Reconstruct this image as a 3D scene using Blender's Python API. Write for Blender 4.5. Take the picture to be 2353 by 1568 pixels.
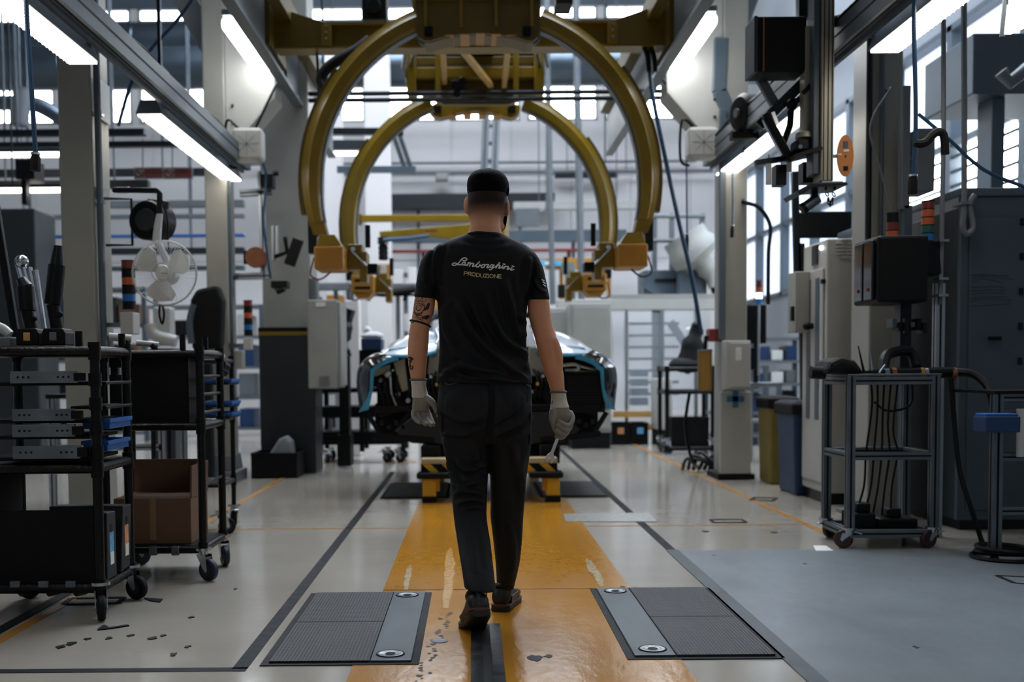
import bpy, bmesh, math, random
import numpy as np
from mathutils import Vector, Matrix
from mathutils.bvhtree import BVHTree

random.seed(7)
for _o in list(bpy.data.objects):
    bpy.data.objects.remove(_o)
SC = bpy.context.scene
COL = SC.collection

# ------------------------------------------------------------------ camera
IW, IH = 2353, 1568
FPX = 2600.0                      # focal length in pixels
VPX, VPY = 1085.0, 850.0          # where the hall's long direction vanishes
CAMH = 0.98
TH, RO = math.radians(3.0), 0.008
_r = Vector((1, 0, 0)); _f = Vector((0, math.cos(TH), -math.sin(TH))); _u = Vector((0, math.sin(TH), math.cos(TH)))
RIGHT = _r * math.cos(RO) - _u * math.sin(RO)
UP = _r * math.sin(RO) + _u * math.cos(RO)
FWD = _f
CPOS = Vector((0, 0, CAMH))
_d = Vector((0, 1, 0))
PPX = VPX - FPX * _d.dot(RIGHT) / _d.dot(FWD)
PPY = VPY + FPX * _d.dot(UP) / _d.dot(FWD)
cam_data = bpy.data.cameras.new('camera')
cam_data.sensor_fit = 'HORIZONTAL'
cam_data.sensor_width = 36.0
cam_data.lens = FPX / IW * 36.0
cam_data.shift_x = (IW / 2 - PPX) / IW
cam_data.shift_y = (PPY - IH / 2) / IW
cam_data.clip_end = 200
cam_data.clip_start = 0.05
cam_data.dof.use_dof = True
cam_data.dof.focus_distance = 4.45
cam_data.dof.aperture_fstop = 2.2
cam = bpy.data.objects.new('camera', cam_data)
COL.objects.link(cam)
M4 = Matrix(((RIGHT.x, UP.x, -FWD.x, CPOS.x), (RIGHT.y, UP.y, -FWD.y, CPOS.y), (RIGHT.z, UP.z, -FWD.z, CPOS.z), (0, 0, 0, 1)))
cam.matrix_world = M4
SC.camera = cam

def ray(px, py):
    return RIGHT * ((px - PPX) / FPX) + UP * (-(py - PPY) / FPX) + FWD
def U(px, py, Y):
    """the point of the hall at depth Y that is seen at pixel px, py"""
    d = ray(px, py)
    return CPOS + d * (Y / d.y)
def FL(px, py, z=0.0):
    d = ray(px, py)
    return CPOS + d * ((z - CAMH) / d.z)
def XA(px, Y, py=850): return U(px, py, Y).x
def ZA(py, Y, px=1100): return U(px, py, Y).z
def proj(v):
    w = Vector(v) - CPOS
    k = w.dot(FWD)
    return PPX + FPX * w.dot(RIGHT) / k, PPY - FPX * w.dot(UP) / k

# ------------------------------------------------------------------ world and exposure
world = bpy.data.worlds.new('world'); SC.world = world
world.use_nodes = True
_bg = world.node_tree.nodes['Background']
_bg.inputs[0].default_value = (0.55, 0.65, 0.75, 1)
_bg.inputs[1].default_value = 0.3
SC.view_settings.view_transform = 'Standard'
try: SC.view_settings.look = 'None'
except Exception: pass
SC.view_settings.exposure = 0.88
SC.view_settings.gamma = 1.0
SC.view_settings.use_curve_mapping = False
DAY = 6.0          # brightness of the daylit panes
SKYL = 15.0        # brightness of the added, unseen roof lights
TUBE = 6.5         # brightness of the fluorescent fittings

# ------------------------------------------------------------------ materials
def lin(c):
    if isinstance(c, str):
        c = c.lstrip('#'); c = [int(c[i:i + 2], 16) / 255 for i in (0, 2, 4)]
    return tuple((x / 12.92 if x <= .04045 else ((x + .055) / 1.055) ** 2.4) for x in c) + (1.0,)
MATS = {}
def mat(name, col, rough=.5, metal=0., var=.12, scale=6., bump=0., bscale=40., emit=0., alpha=1., trans=0., coat=0., stretch=(1, 1, 1), rvar=.15, spec=.5):
    if name in MATS: return MATS[name]
    m = bpy.data.materials.new(name); m.use_nodes = True
    nt = m.node_tree; b = nt.nodes['Principled BSDF']
    c = lin(col)
    tc = nt.nodes.new('ShaderNodeTexCoord'); mp = nt.nodes.new('ShaderNodeMapping')
    mp.inputs['Scale'].default_value = stretch
    nz = nt.nodes.new('ShaderNodeTexNoise'); nz.inputs['Scale'].default_value = scale; nz.inputs['Detail'].default_value = 4
    nt.links.new(tc.outputs['Object'], mp.inputs[0]); nt.links.new(mp.outputs[0], nz.inputs['Vector'])
    rp = nt.nodes.new('ShaderNodeValToRGB')
    rp.color_ramp.elements[0].position = .3; rp.color_ramp.elements[1].position = .7
    rp.color_ramp.elements[0].color = tuple(x * (1 - var) for x in c[:3]) + (1,)
    rp.color_ramp.elements[1].color = tuple(min(1, x * (1 + var)) for x in c[:3]) + (1,)
    nt.links.new(nz.outputs['Fac'], rp.inputs[0]); nt.links.new(rp.outputs[0], b.inputs['Base Color'])
    mr = nt.nodes.new('ShaderNodeMapRange')
    mr.inputs[3].default_value = max(.02, rough * (1 - rvar)); mr.inputs[4].default_value = min(1, rough * (1 + rvar))
    nt.links.new(nz.outputs['Fac'], mr.inputs[0]); nt.links.new(mr.outputs[0], b.inputs['Roughness'])
    b.inputs['Metallic'].default_value = metal
    b.inputs['Specular IOR Level'].default_value = spec
    if bump:
        n2 = nt.nodes.new('ShaderNodeTexNoise'); n2.inputs['Scale'].default_value = bscale; n2.inputs['Detail'].default_value = 3
        nt.links.new(mp.outputs[0], n2.inputs['Vector'])
        bp = nt.nodes.new('ShaderNodeBump'); bp.inputs['Strength'].default_value = bump; bp.inputs['Distance'].default_value = .01
        nt.links.new(n2.outputs['Fac'], bp.inputs['Height']); nt.links.new(bp.outputs[0], b.inputs['Normal'])
    if emit:
        nt.links.new(rp.outputs[0], b.inputs['Emission Color']); b.inputs['Emission Strength'].default_value = emit
    if coat: b.inputs['Coat Weight'].default_value = coat; b.inputs['Coat Roughness'].default_value = .08
    if alpha < 1: b.inputs['Alpha'].default_value = alpha
    if trans: b.inputs['Transmission Weight'].default_value = trans
    MATS[name] = m
    return m

black = mat('black_plastic', '#050608', .45, 0, .25, 9, .15, 60, spec=.22)
blackmatte = mat('black_matte', '#050607', .7, 0, .2, 8, spec=.25)
blacktube = mat('black_coated_tube', '#050607', .32, 0, .3, 14, .25, 70, spec=.3)
rubber = mat('black_rubber', '#08090a', .75, 0, .2, 20, .2, 90, spec=.3)
darkgrey = mat('dark_grey_paint', '#1d2226', .5, 0, .1, 5)
steelblue = mat('grey_blue_paint', '#46525b', .45, 0, .1, 4)
grey = mat('grey_paint', '#63686b', .45, 0, .08, 5)
lightgrey = mat('light_grey_paint', '#95958f', .42, 0, .06, 4)
white = mat('white_paint', '#a9a8a2', .45, 0, .05, 4)
whiteplastic = mat('white_plastic', '#b9bab8', .35, 0, .04, 8)
beige = mat('beige_column_paint', '#8b8a83', .42, 0, .08, 3, .05, 30)
alu = mat('brushed_aluminium', '#a9b0b5', .35, .9, .08, 10, 0, 40, stretch=(1, 1, .1))
aludark = mat('dull_aluminium', '#6d757b', .42, .8, .12, 10)
chrome = mat('zinc_plated_steel', '#b9bec2', .22, 1., .1, 30)
darksteel = mat('dark_steel', '#1b2024', .4, .6, .2, 12)
galv = mat('galvanised_duct', '#5f6b75', .36, .85, .12, 2, 0, 40)
yellow = mat('yellow_machine_paint', '#7d640f', .34, 0, .12, 3, .04, 30, spec=.4)
yellowdark = mat('aged_yellow_paint', '#5c4a10', .42, 0, .15, 4, .05, 30, spec=.4)
orange = mat('orange_yellow_paint', '#a8741e', .42, 0, .1, 6)
wood = mat('pale_wood', '#c79b58', .6, 0, .15, 5, .1, 30, stretch=(1, 8, 8))
cardboard = mat('brown_cardboard', '#6b4f3a', .8, 0, .1, 6, .1, 50)
blueplastic = mat('blue_plastic', '#1d5aa0', .4, 0, .1, 8)
bluedark = mat('dark_blue_plastic', '#16345c', .45, 0, .1, 8)
blueair = mat('blue_air_hose', '#143a5a', .45, 0, .1, 8)
orangelens = mat('orange_lens', '#b5532a', .3, 0, .08, 8)
redlens = mat('dark_red_lens', '#6a2418', .3, 0, .1, 8)
greenlens = mat('green_lens', '#1b5046', .3, 0, .1, 8)
bluelens = mat('blue_lens', '#1766a8', .3, 0, .1, 8)
brown = mat('brown_leather', '#7c4a2a', .6, 0, .15, 12, .1, 60)
redpaint = mat('red_paint', '#7a2a26', .5, 0, .1, 6)
paper = mat('white_paper', '#d9d9d6', .7, 0, .03, 5)
tape_black = mat('black_floor_tape', '#080c12', .65, 0, .35, 18, spec=.2)
screen = mat('dark_screen', '#121a20', .12, 0, .1, 3)
tube_emit = mat('lit_fluorescent_diffuser', '#fff6ec', .4, 0, .03, 8, emit=TUBE)
tube_emit2 = mat('lit_fluorescent_tube', '#fbfdff', .4, 0, .02, 8, emit=TUBE * 1.4)

# ------------------------------------------------------------------ mesh building
def bas(axis):
    a = Vector(axis).normalized()
    t = Vector((0, 0, 1)) if abs(a.z) < .9 else Vector((1, 0, 0))
    u = t.cross(a).normalized(); v = a.cross(u)
    return a, u, v
class G:
    def __init__(s): s.v = []; s.f = []
    def add(s, vs, fs):
        n = len(s.v); s.v += [tuple(p) for p in vs]; s.f += [tuple(i + n for i in f) for f in fs]; return s
    def box(s, x0, x1, y0, y1, z0, z1):
        if x0 > x1: x0, x1 = x1, x0
        if y0 > y1: y0, y1 = y1, y0
        if z0 > z1: z0, z1 = z1, z0
        return s.add([(x0, y0, z0), (x1, y0, z0), (x1, y1, z0), (x0, y1, z0), (x0, y0, z1), (x1, y0, z1), (x1, y1, z1), (x0, y1, z1)],
                     [(3, 2, 1, 0), (4, 5, 6, 7), (0, 1, 5, 4), (1, 2, 6, 5), (2, 3, 7, 6), (3, 0, 4, 7)])
    def bar(s, p0, p1, w, h, up=(0, 0, 1)):
        """a rectangular bar from p0 to p1, w across and h along `up`"""
        p0, p1 = Vector(p0), Vector(p1); a = (p1 - p0).normalized(); upv = Vector(up)
        if abs(a.dot(upv)) > .98: upv = Vector((0, 1, 0))
        u = a.cross(upv).normalized(); v = u.cross(a).normalized()
        vs = []
        for p in (p0, p1):
            for (i, j) in ((-1, -1), (1, -1), (1, 1), (-1, 1)): vs.append(p + u * (i * w / 2) + v * (j * h / 2))
        return s.add(vs, [(0, 1, 2, 3), (7, 6, 5, 4), (0, 4, 5, 1), (1, 5, 6, 2), (2, 6, 7, 3), (3, 7, 4, 0)])
    def cyl(s, p0, p1, r0, r1=None, n=14):
        r1 = r0 if r1 is None else r1
        p0, p1 = Vector(p0), Vector(p1); a, u, v = bas(p1 - p0)
        vs = []
        for p, r in ((p0, r0), (p1, r1)):
            for k in range(n):
                t = 2 * math.pi * k / n; vs.append(p + u * (r * math.cos(t)) + v * (r * math.sin(t)))
        return s.add(vs, [tuple(range(n - 1, -1, -1)), tuple(range(n, 2 * n))] + [(k, (k + 1) % n, n + (k + 1) % n, n + k) for k in range(n)])
    def tube(s, pts, r, n=8, smooth=0):
        pts = [Vector(p) for p in pts]
        if smooth: pts = spline(pts, smooth)
        rs = r if isinstance(r, (list, tuple)) else None
        vs = []; L = len(pts); uprev = None
        for i, p in enumerate(pts):
            d = pts[min(i + 1, L - 1)] - pts[max(i - 1, 0)]
            if d.length < 1e-9: d = Vector((0, 0, 1))
            a = d.normalized()
            if uprev is None: _, u, v = bas(a)
            else:
                u = uprev - a * uprev.dot(a)
                if u.length < 1e-6: _, u, v = bas(a)
                u.normalize(); v = a.cross(u)
            uprev = u
            rr = r if rs is None else rs[min(len(rs) - 1, int(i * len(rs) / L))]
            for k in range(n):
                t = 2 * math.pi * k / n; vs.append(p + u * (rr * math.cos(t)) + v * (rr * math.sin(t)))
        fs = [tuple(range(n - 1, -1, -1)), tuple(range((L - 1) * n, L * n))]
        for i in range(L - 1):
            for k in range(n): fs.append((i * n + k, i * n + (k + 1) % n, (i + 1) * n + (k + 1) % n, (i + 1) * n + k))
        return s.add(vs, fs)
    def lathe(s, c, axis, prof, n=24):
        """prof: (radius, distance along the axis)"""
        c = Vector(c); a, u, v = bas(axis); vs = []
        for (r, h) in prof:
            for k in range(n):
                t = 2 * math.pi * k / n; vs.append(c + a * h + u * (r * math.cos(t)) + v * (r * math.sin(t)))
        L = len(prof)
        fs = [tuple(range(n - 1, -1, -1)), tuple(range((L - 1) * n, L * n))]
        for i in range(L - 1):
            for k in range(n): fs.append((i * n + k, i * n + (k + 1) % n, (i + 1) * n + (k + 1) % n, (i + 1) * n + k))
        return s.add(vs, fs)
    def torus(s, c, axis, R, r, n=32, m=8, a0=0, a1=2 * math.pi):
        c = Vector(c); a, u, v = bas(axis); closed = abs(a1 - a0 - 2 * math.pi) < 1e-6
        pts = []
        for k in range(n + (0 if closed else 1)):
            t = a0 + (a1 - a0) * k / n; pts.append((c + u * R * math.cos(t) + v * R * math.sin(t), u * math.cos(t) + v * math.sin(t)))
        vs = []
        for p, o in pts:
            for j in range(m):
                q = 2 * math.pi * j / m; vs.append(p + o * r * math.cos(q) + a * r * math.sin(q))
        L = len(pts); fs = []
        for i in range(L if closed else L - 1):
            for j in range(m): fs.append((i * m + j, i * m + (j + 1) % m, ((i + 1) % L) * m + (j + 1) % m, ((i + 1) % L) * m + j))
        return s.add(vs, fs)
    def prism(s, poly, ax, a, b):
        """poly in the two other axes, extruded along axis ax ('x','y','z') from a to b"""
        def P(q, t): return {'x': (t, q[0], q[1]), 'y': (q[0], t, q[1]), 'z': (q[0], q[1], t)}[ax]
        n = len(poly); vs = [P(q, a) for q in poly] + [P(q, b) for q in poly]
        return s.add(vs, [tuple(range(n - 1, -1, -1)), tuple(range(n, 2 * n))] + [(k, (k + 1) % n, n + (k + 1) % n, n + k) for k in range(n)])
    def loft(s, rings, cap=True):
        n = len(rings[0]); L = len(rings)
        vs = [p for r in rings for p in r]; fs = []
        for i in range(L - 1):
            for k in range(n): fs.append((i * n + k, i * n + (k + 1) % n, (i + 1) * n + (k + 1) % n, (i + 1) * n + k))
        if cap: fs += [tuple(range(n - 1, -1, -1)), tuple(range((L - 1) * n, L * n))]
        return s.add(vs, fs)
    def ball(s, c, r, n=12, m=8, sc=(1, 1, 1)):
        c = Vector(c); rings = []
        for i in range(m + 1):
            t = math.pi * (i + .02) / (m + .04); rings.append([c + Vector((sc[0] * r * math.sin(t) * math.cos(2 * math.pi * k / n), sc[1] * r * math.sin(t) * math.sin(2 * math.pi * k / n), -sc[2] * r * math.cos(t))) for k in range(n)])
        return s.loft(rings)
    def bounds(s):
        a = np.array(s.v); return a.min(0), a.max(0)

def spline(pts, k=6):
    """Catmull-Rom through pts, k steps per span"""
    P = [Vector(p) for p in pts]; out = []
    for i in range(len(P) - 1):
        p0 = P[max(i - 1, 0)]; p1 = P[i]; p2 = P[i + 1]; p3 = P[min(i + 2, len(P) - 1)]
        for j in range(k):
            t = j / k
            out.append(.5 * ((2 * p1) + (p2 - p0) * t + (2 * p0 - 5 * p1 + 4 * p2 - p3) * t * t + (3 * p1 - p0 - 3 * p2 + p3) * t ** 3))
    out.append(P[-1]); return out

def root_of(o):
    while o.parent: o = o.parent
    return o
def tag(o, label=None, cat=None, group=None, kind=None):
    if label: o['label'] = label
    if cat: o['category'] = cat
    if group: o['group'] = group
    if kind: o['kind'] = kind
    return o
def mesh_of(g, name, smooth=False, off=(0, 0, 0), fixn=True):
    me = bpy.data.meshes.new(name)
    off = Vector(off)
    me.from_pydata([tuple(Vector(p) - off) for p in g.v], [], g.f)
    if fixn:
        bm = bmesh.new(); bm.from_mesh(me); bmesh.ops.recalc_face_normals(bm, faces=bm.faces); bm.to_mesh(me); bm.free()
    if smooth:
        me.polygons.foreach_set('use_smooth', [True] * len(me.polygons))
        if smooth != 'all':
            try: me.set_sharp_from_angle(angle=math.radians(38))
            except Exception: pass
    me.update(); return me
def part(parent, name, g, m, smooth=False, bev=0, label=None, kind=None):
    """one part: a mesh child of parent, its verts given in hall coordinates"""
    off = root_of(parent).location
    me = mesh_of(g, name, smooth, off); me.materials.append(m)
    o = bpy.data.objects.new(name, me); COL.objects.link(o); o.parent = parent
    if bev: bevel(o, bev)
    if label: o['label'] = label
    if kind: o['kind'] = kind
    return o
def bevel(o, w, seg=2):
    md = o.modifiers.new('bevel', 'BEVEL'); md.width = w; md.segments = seg; md.limit_method = 'ANGLE'; md.angle_limit = math.radians(40)
def thing(name, label, cat, loc=(0, 0, 0), group=None, kind=None):
    o = bpy.data.objects.new(name, None); COL.objects.link(o); o.location = loc; o.empty_display_size = .1
    return tag(o, label, cat, group, kind)
def single(name, g, m, label, cat, group=None, smooth=False, bev=0, kind=None):
    """a thing that is one mesh"""
    lo, hi = g.bounds(); off = ((lo[0] + hi[0]) / 2, (lo[1] + hi[1]) / 2, lo[2])
    me = mesh_of(g, name, smooth, off); me.materials.append(m)
    o = bpy.data.objects.new(name, me); COL.objects.link(o); o.location = off
    if bev: bevel(o, bev)
    return tag(o, label, cat, group, kind)
def struct(name, g, m, smooth=False, bev=0, parent=None):
    me = mesh_of(g, name, smooth); me.materials.append(m)
    o = bpy.data.objects.new(name, me); COL.objects.link(o); o['kind'] = 'structure'
    if parent: o.parent = parent; del o['kind']
    if bev: bevel(o, bev)
    return o
def B(*a): return G().box(*a)
# ------------------------------------------------------------------ floor
def floor_mat(name, c1, c2, stain, rough=.16, sc=1.2, stain_amt=.5, stretch=(1, 1, 1), bump=.05, bsc=14):
    m = bpy.data.materials.new(name); m.use_nodes = True; nt = m.node_tree; b = nt.nodes['Principled BSDF']
    tc = nt.nodes.new('ShaderNodeTexCoord'); mp = nt.nodes.new('ShaderNodeMapping'); mp.inputs['Scale'].default_value = stretch
    nt.links.new(tc.outputs['Object'], mp.inputs[0])
    def noise(s, d=5, r=.6):
        n = nt.nodes.new('ShaderNodeTexNoise'); n.inputs['Scale'].default_value = s; n.inputs['Detail'].default_value = d; n.inputs['Roughness'].default_value = r
        nt.links.new(mp.outputs[0], n.inputs['Vector']); return n
    n1 = noise(sc); rp = nt.nodes.new('ShaderNodeValToRGB')
    rp.color_ramp.elements[0].position = .35; rp.color_ramp.elements[1].position = .65
    rp.color_ramp.elements[0].color = lin(c1); rp.color_ramp.elements[1].color = lin(c2)
    nt.links.new(n1.outputs['Fac'], rp.inputs[0])
    n2 = noise(sc * 5.5, 8, .7); r2 = nt.nodes.new('ShaderNodeValToRGB')
    r2.color_ramp.elements[0].position = .60; r2.color_ramp.elements[1].position = .74
    r2.color_ramp.elements[0].color = (0, 0, 0, 1); r2.color_ramp.elements[1].color = (stain_amt,) * 3 + (1,)
    nt.links.new(n2.outputs['Fac'], r2.inputs[0])
    mx = nt.nodes.new('ShaderNodeMix'); mx.data_type = 'RGBA'
    nt.links.new(r2.outputs[0], mx.inputs[0]); nt.links.new(rp.outputs[0], mx.inputs[6]); mx.inputs[7].default_value = lin(stain)
    nt.links.new(mx.outputs[2], b.inputs['Base Color'])
    mr = nt.nodes.new('ShaderNodeMapRange'); mr.inputs[3].default_value = rough * .6; mr.inputs[4].default_value = rough * 1.7
    nt.links.new(n2.outputs['Fac'], mr.inputs[0]); nt.links.new(mr.outputs[0], b.inputs['Roughness'])
    bp = nt.nodes.new('ShaderNodeBump'); bp.inputs['Strength'].default_value = bump; bp.inputs['Distance'].default_value = .01
    n3 = noise(bsc, 3); nt.links.new(n3.outputs['Fac'], bp.inputs['Height']); nt.links.new(bp.outputs[0], b.inputs['Normal'])
    b.inputs['Specular IOR Level'].default_value = .5
    return m
m_floor = floor_mat('cream_epoxy_floor', '#968f83', '#a29b8f', '#6f6a61', .12, .9, .25)
m_path = floor_mat('yellow_path_paint', '#a56f1c', '#b37b22', '#83602c', .15, 1.3, .18, (1, .35, 1), .13, 26)
m_slab = floor_mat('grey_slab', '#6a7175', '#757c80', '#6b7174', .3, .8, .3, (1, .6, 1), .06, 9)
m_line = floor_mat('orange_floor_line', '#9a6b2a', '#ad7a31', '#77654a', .3, 6, .8)
m_stain = mat('dark_oil_stain', '#0b0d0f', .5, 0, .3, 12, spec=.3)
XL, XR, YB, YF, ZC = -11.0, 5.5, 24.0, -6.0, 10.5
floor = struct('floor', B(XL, XR, YF, YB, -.3, 0), m_floor)
PX0, PX1 = -.405, .695
def onfloor(name, poly, m, z0=-.01, z1=.002):
    return struct(name, G().prism(poly, 'z', z0, z1), m, parent=floor)
def rect(x0, x1, y0, y1): return [(x0, y0), (x1, y0), (x1, y1), (x0, y1)]
onfloor('painted_path', rect(PX0, PX1, -2, 8.75), m_path)
onfloor('grey_slab', rect(1.10, XR - .02, -2, 6.02), m_slab, -.01, .003)
onfloor('slab_edge_strip', rect(1.035, 1.10, -2, 6.05), mat('grey_joint_filler', '#2f373c', .45, 0, .5, 7, .2, 20), -.01, .004)
onfloor('floor_line', rect(1.04, 1.09, 6.05, 15), tape_black)
onfloor('floor_line', rect(-.80, -.75, 3.68, 10.9), tape_black)
onfloor('floor_line', rect(-5, -.75, 3.655, 3.70), tape_black)
onfloor('floor_line', rect(-1.765, -1.72, 1, 12.5), m_line)
onfloor('floor_line', rect(2.05, 2.095, 6.3, 15.5), m_line)
onfloor('floor_line', rect(-2.2, PX0, 6.98, 7.005), m_line)
onfloor('floor_line', rect(PX1, 2.1, 7.0, 7.02), m_line)
onfloor('floor_line', rect(-1.9, -.6, 11.95, 12.1), m_line)
onfloor('floor_line', rect(-1.84, -1.785, 2, 7), tape_black)
onfloor('seam_strip', rect(PX0, PX1, 4.99, 5.0), mat('pale_seam', '#cbb99a', .3, 0, .2, 10))
# worn streaks in the yellow paint
m_worn = floor_mat('worn_pale_paint', '#ac7d30', '#b68d4a', '#a5722a', .25, 5, .9)
m_worn2 = floor_mat('worn_grey_paint', '#8f7f5e', '#a08a5c', '#a5762c', .25, 5, .9)
def wobble(x0, y0, x1, y1, w, n=10, j=.4):
    l = []; r_ = []
    for i in range(n + 1):
        t = i / n; k = math.sin(math.pi * min(1, max(.06, t)) ) ** .4
        cx, cy = x0 + (x1 - x0) * t, y0 + (y1 - y0) * t
        l.append((cx - w * k * (1 + random.uniform(-j, j)) / 2, cy)); r_.append((cx + w * k * (1 + random.uniform(-j, j)) / 2, cy))
    return l + r_[::-1]
onfloor('worn_streak', wobble(-.115, 4.6, -.125, 6.2, .05, 12, .3), m_worn, z1=.0026)
onfloor('worn_streak', wobble(-.305, 5.0, -.32, 5.65, .03), m_worn2, z1=.0026)
onfloor('worn_streak', wobble(.58, 5.05, .585, 5.8, .04), m_worn2, z1=.0026)
def splat(cx, cy, r, n=13):
    return [(cx + r * random.uniform(.5, 1.3) * math.cos(2 * math.pi * k / n), cy + 1.6 * r * random.uniform(.5, 1.3) * math.sin(2 * math.pi * k / n)) for k in range(n)]
for i in range(34):                        # chipped paint trail beside the centre slot
    t = i / 33; onfloor('paint_chip', splat(-.175 + .07 * t + random.uniform(-.022, .022), 3.45 + 1.05 * t, random.uniform(.004, .013)), m_stain, z1=.0024)
for px, py, r in ((238, 1443, .02), (200, 1470, .012), (250, 1468, .014), (300, 1462, .012), (350, 1468, .016), (375, 1462, .01), (400, 1505, .014), (430, 1488, .012), (165, 1480, .02), (140, 1488, .016), (440, 1420, .012), (540, 1355, .008),
                  (1230, 1515, .025), (1260, 1510, .014), (700, 1422, .01), (640, 1500, .006), (1460, 1353, .01), (1850, 1298, .012), (2105, 1490, .012), (1640, 1278, .01), (1780, 1225, .02), (1620, 1222, .02), (1430, 1350, .012)):
    p = FL(px, py); onfloor('oil_spot', splat(p.x, p.y, r), m_stain, z1=.0034)
def mark(name, pts, m=tape_black, z1=.0048):
    return onfloor(name, [tuple(FL(*q))[:2] for q in pts], m, z1=z1)
mark('tape_scrap', [(224, 1449), (292, 1438), (297, 1440), (262, 1446), (224, 1450)])
mark('tape_scrap', [(330, 1376), (374, 1379), (368, 1386), (345, 1383)])
def tape_frame(a, b, c, d, w=.012):
    P = [Vector(FL(*q)) for q in (a, b, c, d)]
    for i in range(4):
        p, q = P[i], P[(i + 1) % 4]; dd = (q - p).normalized(); nn = Vector((-dd.y, dd.x, 0)) * w
        onfloor('tape_frame', [tuple(v)[:2] for v in (p - nn, q - nn, q + nn, p + nn)], tape_black, z1=.0045)
tape_frame((147, 1390), (272, 1388), (285, 1375), (163, 1377))
tape_frame((2290, 1325), (2400, 1330), (2420, 1350), (2330, 1342))
tape_frame((1725, 1150), (1775, 1152), (1785, 1146), (1735, 1144))
tape_frame((1640, 1202), (1715, 1202), (1705, 1195), (1632, 1195), .008)
onfloor('steel_cover', [tuple(FL(*q))[:2] for q in ((1300, 1200), (1510, 1200), (1490, 1180), (1295, 1182))], mat('pale_cover', '#a9a9a2', .25, .2, .15, 20), z1=.004)
mark('paper_sheet', [(1875, 1268), (1915, 1268), (1898, 1256), (1868, 1256)], paper)
# slot rail in the middle of the path
g = B(-.012, .028, -2, 4.25, -.012, .006); part(floor, 'slot_rail', g, mat('worn_rail_steel', '#2a3034', .35, .6, .7, 16, .2, 30))
part(floor, 'slot_rail', B(.058, .098, -2, 4.3, -.012, .006), MATS['worn_rail_steel'])
part(floor, 'slot', B(.028, .058, -2, 4.3, -.012, .0025), blackmatte)
for o in floor.children:
    if o.name.startswith('slot'): o['label'] = 'dark steel slot rail set in the yellow path'

# plates let into the floor beside the path
m_tread = bpy.data.materials.new('tread_rubber'); m_tread.use_nodes = True
nt = m_tread.node_tree; b = nt.nodes['Principled BSDF']; b.inputs['Base Color'].default_value = lin('#191c1e'); b.inputs['Roughness'].default_value = .5
tc = nt.nodes.new('ShaderNodeTexCoord'); wv = nt.nodes.new('ShaderNodeTexWave'); wv.inputs['Scale'].default_value = 26; wv.inputs['Distortion'].default_value = 0
wv2 = nt.nodes.new('ShaderNodeTexWave'); wv2.inputs['Scale'].default_value = 26; wv2.bands_direction = 'Y'
mth = nt.nodes.new('ShaderNodeMath'); mth.operation = 'MULTIPLY'
nt.links.new(tc.outputs['Object'], wv.inputs['Vector']); nt.links.new(tc.outputs['Object'], wv2.inputs['Vector'])
nt.links.new(wv.outputs['Fac'], mth.inputs[0]); nt.links.new(wv2.outputs['Fac'], mth.inputs[1])
bp = nt.nodes.new('ShaderNodeBump'); bp.inputs['Strength'].default_value = .8; bp.inputs['Distance'].default_value = .006
nt.links.new(mth.outputs[0], bp.inputs['Height']); nt.links.new(bp.outputs[0], b.inputs['Normal'])
m_plate = mat('smooth_steel_plate', '#3f484e', .36, .35, .35, 5, .05, 20, stretch=(2, .6, 1))
def floor_plate(side, y0, y1, label, detail=True):
    if side < 0: x0, x1, xs = -.70, -.20, -.352
    else: x0, x1, xs = .53, 1.03, .685
    t = thing('floor_plate', label, 'floor plate', ((x0 + x1) / 2, (y0 + y1) / 2, 0), 'plates let into the floor beside the path')
    part(t, 'frame', B(x0 - .015, x1 + .015, y0 - .015, y1 + .01, -.02, .004), blackmatte)
    a, b_ = (x0 + .012, xs) if side < 0 else (xs, x1 - .012)
    ym = (y0 + y1) / 2
    part(t, 'tread_mat', B(a, b_, y0 + .01, ym - .002, 0, .012), m_tread, bev=.002)
    part(t, 'tread_mat', B(a, b_, ym + .002, y1 - .01, 0, .012), m_tread, bev=.002)
    c, d = (xs + .003, x1 - .012) if side < 0 else (x0 + .012, xs - .003)
    part(t, 'steel_plate', B(c, d, y0 + .01, y1 - .01, 0, .012), m_plate, bev=.002)
    if detail:
        for yy in (y0 + .09, y1 - .09):
            cx = (xs + .065) if side < 0 else (xs - .07)
            w = part(t, 'lock_disc', G().lathe((cx, yy, .011), (0, 0, 1), [(.043, 0), (.043, .004), (.036, .0045), (.03, .003), (.018, .003), (.018, .0015)], 24), chrome, True)
            part(w, 'socket', G().cyl((cx, yy, .0141), (cx, yy, .0152), .017, n=16), blackmatte)
            part(w, 'rim', G().torus((cx, yy, .012), (0, 0, 1), .046, .004, 24, 6), blackmatte, True)
floor_plate(-1, 3.73, 4.92, 'dark tread plate with steel strip at bottom left of the yellow path')
floor_plate(1, 3.77, 4.97, 'dark tread plate with steel strip at bottom right of the yellow path')
floor_plate(-1, 8.62, 9.75, 'small far tread plate left of the striped skid', False)
floor_plate(1, 8.62, 9.75, 'small far tread plate right of the striped skid', False)
d_ = FL(1010, 1475)
single('floor_disc', G().lathe((d_.x, d_.y, .001), (0, 0, 1), [(.03, 0), (.03, .003), (.024, .004), (.02, .0025)], 20), aludark, 'small round metal disc set in worn yellow paint', 'disc', smooth=True)

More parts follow.
